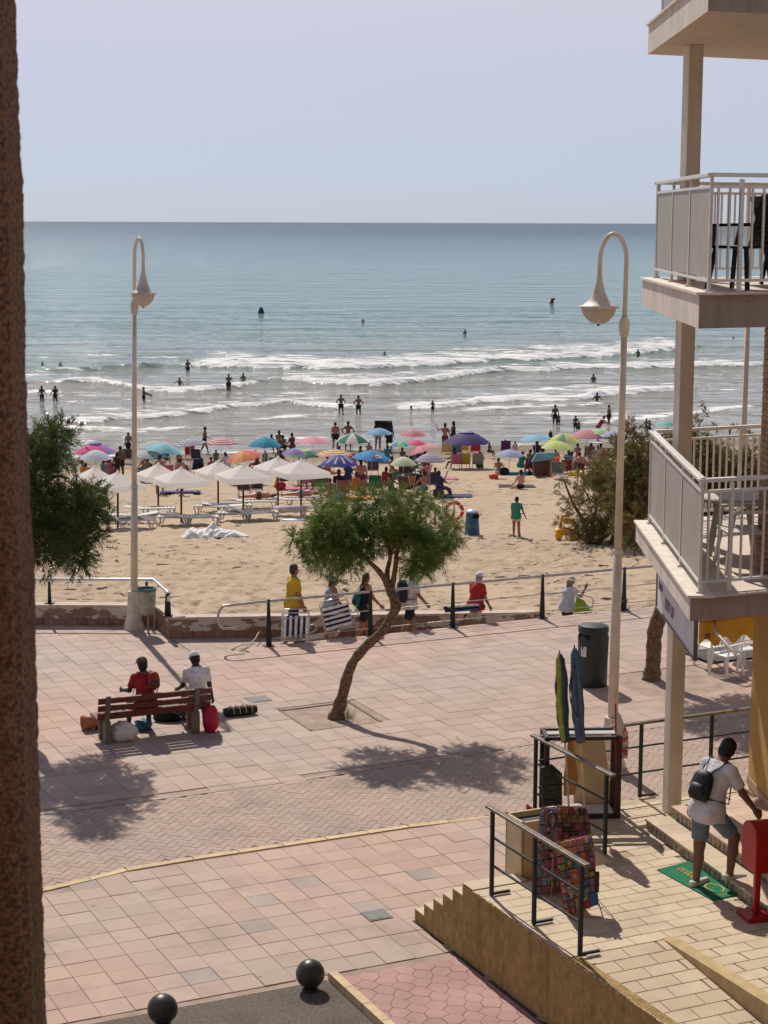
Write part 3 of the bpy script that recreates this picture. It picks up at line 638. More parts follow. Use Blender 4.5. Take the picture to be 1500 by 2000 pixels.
for u,v,w_,lo in cut_tiles:
    p=TA+E1*u+E2*v
    if not visible(p[0],p[1],TZ,60):continue
    o=bpy.data.objects.new('tile',me);C.objects.link(o);o.parent=terr;o.matrix_parent_inverse=WINV[terr.name]
    o.matrix_basis=Matrix.Translation((p[0],p[1],TZ-(max(0,-(v+RV))*sl if lo else 0)))@(RX0.to_4x4() if lo else Matrix.Rotation(A,4,'Z'))@Matrix.Diagonal((w_/.442,1,1,1))
for j in range(-70,0):
    if j%2:
        v=(j+.5)*.225;p=TA+E1*.118+E2*v
        o=bpy.data.objects.new('tile',me)
        if visible(p[0],p[1],TZ,60):
            C.objects.link(o);o.parent=terr;o.matrix_parent_inverse=WINV[terr.name];dz=max(0,-(v+RV))*sl;o.matrix_basis=Matrix.Translation((p[0],p[1],TZ-dz))@Matrix.Rotation(A,4,'Z')@Matrix.Diagonal((.48,1,1,1))
vis=[c for c in cells if visible(c[0],c[1],TZ,60)]
lay('tile',vis,me,vs,fs,terr,260,.0015,.003,plural='tile_field')
# sloped tiles: tilt about E1
RX=Matrix(((E1[0],E2[0],0),(E1[1],E2[1],0),(0,0,1)))@Matrix.Rotation(math.atan(sl),3,'X')
for x,y,z,a,tilted in obs:
    if not visible(x,y,z,60):continue
    o=bpy.data.objects.new('tile',me);C.objects.link(o);o.parent=terr;o.matrix_parent_inverse=WINV[terr.name]
    o.matrix_basis=Matrix.Translation((x,y,z+random.uniform(-.001,.001)))@(RX.to_4x4() if tilted else Matrix.Rotation(A,4,'Z'))
for o in [q for q in C.objects if q.parent==terr and q.name.startswith('tile') and q.matrix_parent_inverse==Matrix.Identity(4)]:
    o.matrix_parent_inverse=WINV[terr.name]
# kerb between level and sloping part
b=MB();q0=n0+E1*(RU-.005);q=[q0,q0+E1*.17,q0+E1*.17-E2*8,q0-E2*8];b.prism([p[:2] for p in q],[TZ-.02,TZ-.02,-.2,-.2],TZ+.004);b.build('slope_kerb',M('pale_ochre',(.50,.37,.19),.9,.1,6,.3,60),terr)
b=MB();q=[q0-E1*.085-Z*0,q0-E1*.07,q0-E1*.07-E2*8,q0-E1*.085-E2*8];b.prism([p[:2] for p in [n0+E1*(RU+.0),n0+E1*(RU+.018),n0+E1*(RU+.018)-E2*8,n0+E1*RU-E2*8]],-.2,TZ-.016);b.build('slope_side',OCH,terr)
# ochre side wall with its stepped end
sw=[];r_=.155;u0=0
prof=[];N6=6;run=.262
base=TA+E2*(N6*run)
pts=[(0,-.02)]
st=[(N6*run,0)]
for k in range(N6):
    x=N6*run-k*run;st+=[(x,(k+1)*TZ/N6),(x-run,(k+1)*TZ/N6)]
st+=[(-7.5,TZ),(-7.5,-.02),(N6*run,-.02)]
random.seed(3)
b=MB();
P3=[TA+E2*x+Z*min(z,TZ-.012) for x,z in st[:-1]];b.ext(P3[::-1],E1*.16);b.build('side_wall',OCH,terr)
# chipped pale render edge
b=MB();
for k in range(170):
    x=-k*.042-random.uniform(0,.02);s_=random.uniform(.008,.026);b.box(TA+E2*x+Z*(TZ-.004)+E1*random.uniform(-.004,.02),(s_,s_*1.4,s_*.6),E1,E2)
stuff(b.build('chipped_edge',M('chip',(.55,.42,.27),.95,.15,30),terr))
for k in range(N6):
    x=N6*run-k*run;z=(k+1)*TZ/N6;Wd=float((TB-TA)@E1)
    a=TA+E2*x;b=MB();b.prism([p[:2] for p in [a+E1*.16,a+E1*Wd,a+E1*Wd-E2*run,a+E1*.16-E2*run]],0,z-.03);b.build('step',M('step_render',(.42,.33,.21),.9,.1,8),terr)
    b=MB();b.prism([p[:2] for p in [a+E1*.005+E2*.02,a+E1*Wd+E2*.02,a+E1*Wd-E2*(run-.005),a+E1*.005-E2*(run-.005)]],z-.0,z+.012);b.build('tread',CT,terr)
# shadow of the wall along its foot, painted as a dark strip
b=MB();b.add([TA+E2*1.6-E1*.03+Z*.002,TA+E2*1.6+E1*.02+Z*.002,TA-E2*7+E1*.02+Z*.002,TA-E2*7-E1*.10+Z*.002],[(0,3,2,1)]);stuff(b.build('wall_shadow_strip',M('painted_shadow',(.06,.05,.035),.95,.4,30),terr))
# steps into the shop with patterned risers
def riser_mat():
    m=M('patterned_riser',(.45,.36,.22),.6,.05,6);t=m.node_tree;N=t.nodes;L=t.links;b=N['Principled BSDF'];mx=[n for n in N if n.bl_idname=='ShaderNodeMix'][0]
    geo=N.new('ShaderNodeNewGeometry');v=N.new('ShaderNodeTexVoronoi');v.inputs['Scale'].default_value=17;L.new(geo.outputs['Position'],v.inputs['Vector'])
    wv=N.new('ShaderNodeTexWave');wv.inputs['Scale'].default_value=9;wv.inputs['Distortion'].default_value=7;wv.inputs['Detail Scale'].default_value=2.5;L.new(geo.outputs['Position'],wv.inputs['Vector'])
    r=N.new('ShaderNodeMapRange');r.inputs['From Min'].default_value=.48;r.inputs['From Max'].default_value=.55;L.new(wv.outputs['Fac'],r.inputs['Value'])
    z=N.new('ShaderNodeMix');z.data_type='RGBA';L.new(r.outputs[0],z.inputs['Factor']);L.new(mx.outputs['Result'],z.inputs['A']);z.inputs['B'].default_value=(.12,.12,.13,1);L.new(z.outputs['Result'],b.inputs['Base Color']);return m
RIS=riser_mat()
shop=thing('shop_steps','two cream steps with blue patterned tile risers up to the shop floor','steps',STEP1[0])
def step(P,Q,ztop,zb,depth,ts,seed):
    P=V3(P);Q=V3(Q);d=Q-P;d[2]=0;L=np.linalg.norm(d);d/=L;n=np.array([-d[1],d[0],0]);P=P*1;P[2]=0
    L2=L+1.2
    b=MB();b.prism([p[:2] for p in [P+n*.02,P+d*L2+n*.02,P+d*L2+n*depth,P+n*depth]],zb,ztop-.012);b.build('step_body',M('step_mortar',(.4,.33,.24),.9),shop)
    k=int(L2/ts)
    for i in range(k):
        a=P+d*(i*ts+.004);c=P+d*((i+1)*ts-.004)
        q=MB();q.prism([p[:2] for p in [a,c,c+n*.022,a+n*.022]],zb+.004,ztop-.03);q.build('riser_tile',RIS,shop)
    k2=int(L2/.33)
    for i in range(k2):
        for r_ in range(max(1,int(depth/.33))):
            a=P+d*(i*.33+.003)+n*(r_*.33-(.02 if r_==0 else -.003));c=P+d*((i+1)*.33-.003)+n*(r_*.33-(.02 if r_==0 else -.003));e=n*(.33-.003+(.02 if r_==0 else -.003))
            q=MB();q.prism([p[:2] for p in [a,c,c+e,a+e]],ztop-.028,ztop);q.build('tread_tile',CT if depth<1 else PT,shop)
PT=M('peach_tile',(.56,.40,.30),.6,.08,3,rnd=.04)
step(STEP1[0],STEP1[1],1.10,TZ,.36,.155,1)
S2=[atz(1308,1574,1.25),atz(1456,1662,1.25)]
d2=STEP1[1]-STEP1[0];d2[2]=0;d2/=np.linalg.norm(d2);n2=np.array([-d2[1],d2[0],0])
S2a=STEP1[0]+n2*.36+d2*float((S2[0]-STEP1[0])@d2)*1.0
step(S2a,S2a+d2*3.3,1.25,TZ,1.35,.155,2)
# ------------------------------------------------------------------ terrace railings
def rail_section(P,Q,label,posts,n_mid=2,foot=True,over=(.12,.08),top=1.09,mids=None):
    P,Q=V3(P),V3(Q);d=Q-P;L=np.linalg.norm(d[:2]);d=d/L;t=thing('terrace_railing',label,'railing',P)
    side=np.cross(Z,d)
    b=MB();b.box((P+Q)/2+Z*top+d*(over[1]-over[0])/2,(L+over[0]+over[1],.075,.035),d,side,Z);b.build('handrail',BRONZE,t,bevel=.004)
    for f in posts:
        p=P+(Q-P)*f;b=MB();b.box(p+Z*(top/2),(.042,.042,top-.02),d,side,Z);o=b.build('post',DG,t)
        if foot:
            b=MB();b.box(p+Z*.03+side*-.0+E1*.12,(.26,.03,.03),E1,E2);b.build('foot_bar',DG,o)
    for z in (mids or [top*.36,top*.68]):
        b=MB();b.beam(P+Z*z,Q+Z*z,.022,.022);b.build('cross_bar',DG,t)
    return t
zt=np.array([0,0,TZ])
NP=[np.append(atz(x,y,TZ)[:2],TZ) for x,y in ((960,1750),(1042,1803),(1125,1858))]
NP=[NP[0],NP[0]-E2*1.02,NP[0]-E2*2.04]
rail_section(NP[0],NP[2],'bronze topped railing beside the postcard stand, nearest the stepped wall',(0,.5,1),over=(.12,.12))
MP0=np.append(atz(1042,1590,TZ)[:2],TZ)+E1*.02;MP1=MP0-E2*1.85
rail_section(MP0,MP1,'bronze topped railing between the black display frame and the postcard stand',(0,.97),over=(.1,.12),foot=False,mids=[.3,.72])
BP=MP0+E1*.05;BQ=BP+E1*6.5
posts=[float((np.append(atz(x,y,TZ)[:2],TZ)-BP)@E1)/6.5 for x,y in ((1247,1557),(1371,1530))]
rail_section(BP,BQ,'long dark railing on the seaward edge of the terrace behind the white column',[0.02]+posts+[posts[1]+.25,posts[1]+.5],over=(.02,.02),foot=True,mids=[.37,.75])
# ------------------------------------------------------------------ apartment building on the right
BW=M('balcony_render',(.64,.57,.50),.9,.06,3,.3,45,streak=.25);BRF=M('balcony_fascia_shaded',(.33,.27,.22),.9,.06,3,.3,45,streak=.2)  # fascia: the same render, with its shade put into a darker brown
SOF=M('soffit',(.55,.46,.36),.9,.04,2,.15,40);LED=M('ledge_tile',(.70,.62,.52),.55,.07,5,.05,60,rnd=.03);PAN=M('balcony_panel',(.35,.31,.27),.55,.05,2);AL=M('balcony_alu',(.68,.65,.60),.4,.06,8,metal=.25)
YW=M('yellow_wall',(.44,.27,.08),.92,.06,2,.4,50)
bd=thing('apartment_building','pale apartment building with three stacked sea balconies, white column and ochre ground floor','building',(5,23,0))
FS=V3((math.cos(R(22)),math.sin(R(22)),0))
def balcony(ztop,zbot,zr,first):
    FN=V3((3.47,20.45,0));FFar=V3((3.57,25.75,0))
    P=[FFar,FN,FN+FS*6,FFar+E1*6.2]
    q=MB();q.cur=0
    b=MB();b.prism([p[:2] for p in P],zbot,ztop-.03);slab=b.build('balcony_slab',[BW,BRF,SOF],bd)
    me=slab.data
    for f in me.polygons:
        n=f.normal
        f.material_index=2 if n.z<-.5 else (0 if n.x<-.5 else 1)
    # ledge tiles with a small overhang
    ov=.035
    b=MB();A0=FFar+V3((-ov,.0,0));A1=FN+V3((-ov,-.01,0))
    for k in range(13):
        a=A0+(A1-A0)*(k/13+.0006);c=A0+(A1-A0)*((k+1)/13-.0006)
        q=MB();q.prism([a[:2],c[:2],(c+V3((.30,0,0)))[:2],(a+V3((.30,0,0)))[:2]],ztop-.03,ztop);q.build('ledge_tile',LED,slab)
    # floor
    b=MB();b.prism([p[:2] for p in [FFar+V3((.268,-.02,0)),FN+V3((.268,.02,0)),FN+FS*6,FFar+E1*6.2]],ztop-.03,ztop-.004);b.build('balcony_floor',M('balcony_floor',(.60,.50,.42),.6,.06,5,rnd=.02),slab)
    # rails: side
    S0=V3((3.72,25.45,0));S1=V3((3.60,20.62,0));H_=zr-ztop
    T1=S1+FS*3.2;T0=S0+E1*3.4
    for (a,c,nm) in ((S0,S1,1),(S1,T1,0),(S0,T0,2)):
        d=(c-a)/np.linalg.norm(c-a)
        q=MB();q.beam(a+Z*(zr-.03)-d*.04,c+Z*(zr-.03)+d*.04,.085,.045);q.build('handrail',AL,slab,bevel=.006)
        q=MB();q.beam(a+Z*(zr-.16),c+Z*(zr-.16),.04,.032);q.build('upper_rail',AL,slab)
        q=MB();q.beam(a+Z*(ztop+.12),c+Z*(ztop+.12),.04,.032);q.build('lower_rail',AL,slab)
    for k in range(4):
        p=S0+(S1-S0)*(k/3)
        q=MB();q.box(p+Z*(ztop+H_/2-.02),(.04,.035,H_-.05),(0,1,0),(1,0,0));o=q.build('railing_post',AL,slab)
        q=MB();q.box(p+Z*(ztop+.012),(.10,.09,.018),(0,1,0),(1,0,0));q.build('base_plate',AL,slab)
        if k<3:
            p2=S0+(S1-S0)*((k+1)/3);d=(p2-p)/np.linalg.norm(p2-p);q=MB();q.beam(p+d*.025+Z*(ztop+.14+(H_-.31)/2),p2-d*.025+Z*(ztop+.14+(H_-.31)/2),.012,H_-.33);q.build('railing_panel',PAN,slab)
            q=MB()
            mm=(p+p2)/2
    for (a,c,fp,gap,s0) in ((S1,T1,.38,.148,.09),(S0,T0,.0,.112,.15)):
        d=(c-a)/np.linalg.norm(c-a);L=np.linalg.norm(c-a);t_=s0
        pp=[.39,1.6,2.8] if fp else [.0001,1.5,3.0]
        for x in pp:
            p=a+d*x;q=MB();q.box(p+Z*(ztop+H_/2-.02)-Z*(.03 if fp else 0),(.045,.035,H_-.05),d,np.cross(Z,d));q.build('railing_post',AL,slab)
        while t_<L-.05:
            if min(abs(t_-x) for x in pp)>.05:
                p=a+d*t_;q=MB();q.box(p+Z*((ztop+.13+zr-.17)/2),(.024,.02,zr-.17-ztop-.13),d,np.cross(Z,d));q.build('baluster',AL,slab)
            t_+=gap
    return slab
b1=balcony(4.80,4.50,6.12,True);b2=balcony(8.21,7.81,9.52,False);b3=balcony(11.62,11.22,12.9,False)
# column
cw=.20
for z0,z1 in ((TZ,4.5),(4.8,7.81),(8.21,11.22)):
    b=MB();b.box((3.97,24.4,(z0+z1)/2),(cw,cw,z1-z0),V3((.97,.24,0)),V3((-.24,.97,0)));b.build('column',M('column_paint',(.70,.62,.52),.8,.05,2,.1,30,streak=.2),bd,bevel=.008)
b=MB();b.box((7.5,29.5,3.7),(.01,.01,.01));
# yellow ground floor wall and skirting
b=MB();b.prism([(5.08,24.75),(5.24,21.0),(5.6,14),(12,14),(12,27.8),(5.10,24.76)],1.2,4.5);b.build('ground_floor_wall',YW,bd)
b=MB();b.prism([(5.065,24.77),(5.225,21.0),(5.59,14),(5.7,14),(5.4,24.6)],1.25,1.37);b.build('skirting',M('skirting',(.36,.24,.17),.7),bd)
# brick pier on the first floor
BK=M('pier_brick',(.36,.225,.12),.85,.1,6,.3,60,rnd=.14)
b=MB();b.box((5.06,21.95,6.3),(1.0,.36,3.0));pier=b.build('brick_pier',M('pier_mortar',(.22,.15,.10),.95),bd)
for k in range(40):
    z=4.83+k*.0745
    for j,(x0,x1,y0,y1) in enumerate(((4.545,4.79,21.73,21.85),(4.80,5.04,21.73,21.85),(5.05,5.29,21.73,21.85),(4.545,4.57,21.87,22.12))):
        sh=.06 if k%2 else 0
        q=MB();q.box(((x0+x1)/2+(sh if j<3 and j>0 else 0),(y0+y1)/2+random.uniform(-.003,.003),z+.033),(x1-x0,y1-y0,.064));q.build('brick',BK,pier)
# back wall of the balconies
b=MB();b.prism([(5.57,21.0),(12,21),(12,28),(6.4,27.1)],4.8,11.22);b.build('back_wall',M('building_wall',(.5,.4,.28),.9,.05,3),bd)
for zz in (4.8,8.21):
    q=MB();q.box((5.95,24.0,zz+1.1),(.04,1.5,2.1),V3((0,1,0)),V3((1,0,0)));
# sign under the lower balcony
sg=thing('shop_sign','white hanging shop sign with faded lettering under the lower balcony','sign',(3.89,24,4.1))
SX=3.87
b=MB();b.box((SX,23.9,4.055),(.03,3.2,.88));b.build('board',M('sign_white',(.58,.56,.58),.6,.06,4),sg)
for (y0,y1,z0,z1) in ((22.28,25.52,3.595,3.62),(22.28,22.32,3.62,4.49),(25.48,25.52,3.62,4.49)):
    b=MB();b.box((SX-.005,(y0+y1)/2,(z0+z1)/2),(.05,y1-y0,z1-z0));b.build('frame',M('sign_frame',(.14,.14,.13),.5),sg)
def glyphs(mat,x,y0,y1,z0,h,n,wd,rs=1):
    """rows of worn letter strokes on the sign face (x const), reading from far to near"""
    for i in range(n):
        mb=MB();c=y0+(y1-y0)*(i+.5)/n;hw=abs(y1-y0)/n*.34
        k=random.randint(0,3)
        mb.box((x,c+hw*.8,z0+h/2),(.006,wd,h))
        if k in(0,1):mb.box((x,c,z0+h-wd/2),(.006,hw*1.6,wd))
        if k in(0,2):mb.box((x,c,z0+h/2),(.006,hw*1.6,wd))
        if k in(1,3):mb.box((x,c-hw*.8,z0+h/2),(.006,wd,h))
        if k in(2,3):mb.box((x,c,z0+wd/2),(.006,hw*1.6,wd))
        mb.build('letter',mat,sg)
x=SX-.017
glyphs(M('letter_green',(.15,.18,.14),.7),x,25.3,24.1,4.18,.12,9,.03)
LV=M('letter_violet',(.20,.15,.20),.7);glyphs(LV,x,25.35,24.95,3.9,.10,4,.025);glyphs(LV,x,24.75,23.9,3.74,.16,5,.035)
glyphs(M('letter_brown',(.33,.18,.16),.7),x,24.0,22.95,4.02,.20,7,.04)
b=MB();b.beam((SX,25.5,4.40),(SX,22.3,4.40),.02,.02);b.build('frame',_M['sign_frame'],sg)
# distant cream post seen beyond the building
p=V3((8.83,45,-.6));b=MB();b.tube([p,p+Z*7.4],[.075,.06],10);tag(b.build('tall_post',M('post_cream',(.52,.42,.30),.6,.06,3),None,True),'thin tall cream post on the beach seen between the two balconies','post')
# ------------------------------------------------------------------ yellow awning and cafe furniture beyond
aw=thing('awning','yellow cafe awning with a scalloped valance and a small brown patch','awning',(5.6,30,2.2))
YA=M('awning_cloth',(.55,.36,.08),.85,.1,3,.2,30,trans=.35)
A0=aty(1366,1216,30);A1=A0+V3((.86,.42,0))*3.2;n=60
b=MB();vs=[];
for i in range(n+1):
    t_=i/n;p=A0+(A1-A0)*t_;dr=.36+.07*math.cos(t_*3.2/.42*2*math.pi+1.1);vs+=[p,p-Z*dr+V3((.05,-.12,0))*(.2*math.sin(t_*19))]
b.add(vs,[(2*i,2*i+1,2*i+3,2*i+2) for i in range(n)]);o=b.build('valance',YA,aw);md=o.modifiers.new('s','SOLIDIFY');md.thickness=.006
b=MB();b.add([A0+Z*.01,A1+Z*.01,A1+V3((1.1,-1.7,1.0)),A0+V3((1.1,-1.7,1.0))],[(0,1,2,3)]);o=b.build('canopy',YA,aw);md=o.modifiers.new('s','SOLIDIFY');md.thickness=.006
b=MB();b.beam(A0+Z*.03,A1+Z*.03,.05,.05);b.build('front_bar',M('awning_bar',(.35,.17,.08),.5),aw)
c0=aty(1382,1242,29.9);b=MB();b.box(c0,(.11,.01,.09),V3((.9,.43,0)),V3((-.43,.9,0)));b.build('patch',M('patch',(.20,.07,.02),.8),aw)
a0=aty(1397,1233,29.8);a1=aty(1462,1306,27.6);b=MB();b.tube([A0+V3((.28,.12,.0)),a0,a1],.025,8);b.build('arm',M('awning_arm',(.50,.42,.35),.5),aw,True)
WPL=M('white_plastic',(.75,.74,.72),.4,.04,4)
def plastic_chair(loc,rz,label,mat=WPL,group='white cafe chairs beyond the column',cat='chair',s=1.,name='plastic_chair',holes=False):
    t=thing(name,label,cat,loc,rz,group);b=MB();b.box((0,0,.43*s),(.46*s,.46*s,.03*s));b.build('seat',mat,t,local=True,bevel=.01)
    if holes:
        e2=V3((0,-.28,.96));e2/=np.linalg.norm(e2);c=V3((0,-.24,.45))*s
        nx,nz=8,8;W_,H_=.40*s,.42*s
        b=MB()
        for i in range(nx+1):b.beam(c+V3((-W_/2+W_*i/nx,0,0)),c+V3((-W_/2+W_*i/nx,0,0))+e2*H_,.013*s,.02*s,(0,1,0))
        for j in range(nz+1):b.beam(c+V3((-W_/2,0,0))+e2*H_*j/nz,c+V3((W_/2,0,0))+e2*H_*j/nz,.014*s,.022*s,(0,1,0))
        b.build('back_lattice',mat,t,local=True)
        b=MB();b.beam(c+V3((-W_/2-.01,0,0))-e2*.03,c+V3((-W_/2-.03,0,0))+e2*H_*1.22,.045*s,.03*s,(0,1,0));b.beam(c+V3((W_/2+.01,0,0))-e2*.03,c+V3((W_/2+.03,0,0))+e2*H_*1.22,.045*s,.03*s,(0,1,0));b.box(c+e2*H_*1.12,(W_+.08*s,.03*s,.12*s),(1,0,0),np.cross(e2,(1,0,0)),e2);b.build('back_frame',mat,t,local=True)
    else:
        b=MB()
        for i in range(5):b.beam((-.17*s+.085*s*i,-.22*s,.46*s),(-.17*s+.085*s*i,-.30*s,.82*s),.05*s,.02*s,(0,1,0))
        b.beam((-.22*s,-.30*s,.83*s),(.22*s,-.30*s,.83*s),.03*s,.06*s);b.build('back',mat,t,local=True)
    for sx in(-1,1):
        for sy in(-1,1):
            b=MB();b.beam((sx*.19*s,sy*.18*s,.42*s),(sx*.245*s,sy*.24*s,0),.05*s,.03*s,(0,1,0));b.build('leg',mat,t,local=True)
        b=MB();b.beam((sx*.24*s,-.24*s,.66*s),(sx*.25*s,.18*s,.65*s),.05*s,.03*s);b.beam((sx*.25*s,.17*s,.64*s),(sx*.22*s,.2*s,.43*s),.045*s,.03*s);b.build('armrest',mat,t,local=True)
    return t
for (x,y,rz,lb) in ((1388,1300,.5,'white plastic chair under the awning, nearest the column'),(1418,1318,2.2,'white plastic chair under the awning beside the yellow wall'),(1447,1306,-1.2,'white plastic chair half hidden by the yellow wall')):
    plastic_chair(atz(x,y),rz,lb)
def rtable(p,label,r=.42,h=.72,mat=WPL):
    t=thing('round_table',label,'table',p,0);b=MB();b.lathe((0,0,h),[(.01,0),(r,0),(r,-.03),(.01,-.03)],24);b.build('table_top',mat,t,local=True)
    b=MB();b.tube([(0,0,h-.02),(0,0,.05)],.035,8);b.build('stem',mat,t,local=True);b=MB()
    for k in range(4):b.beam((0,0,.05),(.3*math.cos(k*1.57+.4),.3*math.sin(k*1.57+.4),.02),.04,.03)
    b.build('base',mat,t,local=True);return t
rtable(atz(1440,1285),'white round cafe table under the yellow awning')
# dark patch boards and bench near the cafe: low dark deck with slats
p=atz(1390,1290);t=thing('cafe_platform','low dark slatted platform under the cafe chairs','platform',p)
for k in range(8):
    b=MB();q=p+E2*(k*.13-.2)+E1*.9;b.box(q+Z*.03,(2.2,.115,.03),E1,E2);b.build('plank',M('dark_deck',(.07,.06,.055),.8,.2,12,rnd=.15),t)
# black chair and parts on the upper balcony, pale table below
UB=8.21
plastic_chair((4.10,21.45,UB),R(48),'black plastic armchair with a perforated back on the upper balcony',M('black_plastic',(.012,.012,.011),.45,.15,10),None,'chair',1.12,'armchair',True)
plastic_chair((5.0,22.9,UB),R(-80),'second black plastic armchair behind the perforated one on the upper balcony',_M['black_plastic'],None,'chair',1.12,'armchair',True)
BP_=M('beige_plastic',(.55,.50,.42),.5,.05,4)
plastic_chair((4.35,22.0,4.8),R(95),'beige plastic chair on the lower balcony by the brick pier',BP_,None,'chair',1.15)
t=thing('balcony_table','beige plastic table on the lower balcony with a rounded top','table',(4.45,23.2,4.8));b=MB();b.lathe((4.45,23.2,5.55),[(.01,0),(.5,0),(.52,-.02),(.5,-.06)],28);b.build('table_top',BP_,t)
for k in range(4):
    b=MB();a=k*1.57+.6;b.beam((4.45+.25*math.cos(a),23.2+.25*math.sin(a),5.5),(4.45+.4*math.cos(a),23.2+.4*math.sin(a),4.8),.06,.05);b.build('leg',BP_,t)
# ------------------------------------------------------------------ our own wall edge on the left, pebbledash
def pebble_wall():
    Y=2.5;e0=[aty(x,y,Y+.11) for x,y in ((30,-20),(32,60),(36,200),(47,400),(48,600),(52,800),(60,1000),(67,1100),(71,1300),(76,1500),(82,1700),(88,1900),(92,2040))]
    zs=np.arange(7.75,9.4,.0035);P=np.array(e0);o=np.argsort(P[:,2]);ex=np.interp(zs,P[o,2],P[o,0])
    us=np.concatenate([np.arange(-.10,0,.006),np.arange(0,.12,.0035),np.arange(.12,1.2,.03)])
    U,Zs=np.meshgrid(us,zs);EX=np.repeat(ex[:,None],len(us),1)
    n=smooth_noise(U,Zs,.006,31)*.6+smooth_noise(U,Zs,.013,32)*.8+smooth_noise(U,Zs,.004,33)*.3
    X=EX-np.maximum(U,0)+(U<.004)*(n-.9)*.0035;Yv=np.where(U<0,Y-U+.012,Y-n*.006+np.clip(.012-U,0,.012))
    v=np.stack([X,Yv,Zs],-1).reshape(-1,3);nu=len(us);k=len(v)
    f=gridf(nu,len(zs))
    m=M('pebbledash',(.26,.155,.095),.95,.45,150,.8,260,detail=3,stain=.3,streak=.3)
    o=npmesh('pebbledash_wall',v,f,m,False)
    tag(o,'brown pebbledash wall edge close to the viewer along the left','wall')
    b=MB();b.box((-1.65,3.1,9),(1.5,.9,9));b.build('wall_core',m,o)
pebble_wall()
hb=thing('unseen_home_block','unseen brown pebbledash apartment block added behind the viewpoint to shade surfaces facing it','building',(0,-3,0))  # out of view; added to cut skylight from behind the camera
hm=M('home_wall',(.24,.17,.12),.95,.2,3,.5,40)
b=MB();b.box((1,-6.2,9),(44,9,19));b.build('wall',hm,hb)
for k in range(5):
    for i in range(12):
        b=MB();b.box((-17+i*3.2,-1.69,1.8+k*3.2),(1.3,.03,1.6));w_=b.build('window',M('window_glass',(.05,.06,.07),.1),hb)
        b=MB();b.box((-17+i*3.2,-1.66,.97+k*3.2),(1.5,.1,.06));b.build('sill',CREAM,w_)
# ================================================================== FIGURES: one continuous surface grown from a posed skeleton
def nets(V,lo,h):
    S=V<0;c=sum(S[i:V.shape[0]-1+i,j:V.shape[1]-1+j,k:V.shape[2]-1+k].astype(np.int8) for i in(0,1) for j in(0,1) for k in(0,1))
    act=(c>0)&(c<8);I=np.argwhere(act)
    if len(I)==0:return np.zeros((0,3)),np.zeros((0,4),int)
    idx=-np.ones(act.shape,int);idx[act]=np.arange(len(I));acc=np.zeros((len(I),3));cnt=np.zeros(len(I))
    cr=[(i,j,k) for i in(0,1) for j in(0,1) for k in(0,1)]
    for a in cr:
        for b in cr:
            if sum(b)-sum(a)==1 and all(b[q]>=a[q] for q in range(3)):
                va=V[I[:,0]+a[0],I[:,1]+a[1],I[:,2]+a[2]];vb=V[I[:,0]+b[0],I[:,1]+b[1],I[:,2]+b[2]]
                m=(va<0)!=(vb<0);t=va[m]/(va[m]-vb[m]);acc[m]+=np.array(a)+(np.array(b)-np.array(a))*t[:,None];cnt[m]+=1
    v=(I+acc/cnt[:,None])*h+lo;F_=[]
    for ax in range(3):
        o=[q for q in range(3) if q!=ax];sl0=[slice(None)]*3;sl1=[slice(None)]*3;sl0[ax]=slice(0,-1);sl1[ax]=slice(1,None)
        s0=S[tuple(sl0)];s1=S[tuple(sl1)];E_=np.argwhere(s0!=s1);E_=E_[(E_[:,o[0]]>0)&(E_[:,o[1]]>0)&(E_[:,o[0]]<V.shape[o[0]]-1)&(E_[:,o[1]]<V.shape[o[1]]-1)]
        if len(E_)==0:continue
        q=[]
        for da,db in((-1,-1),(0,-1),(0,0),(-1,0)):
            J=E_.copy();J[:,o[0]]+=da;J[:,o[1]]+=db;q.append(idx[J[:,0],J[:,1],J[:,2]])
        q=np.stack(q,1);fl=s0[E_[:,0],E_[:,1],E_[:,2]]
        if ax==1:fl=~fl
        q[~fl]=q[~fl][:,::-1];F_.append(q)
    f=np.concatenate(F_);f=f[(f>=0).all(1)];return v,f
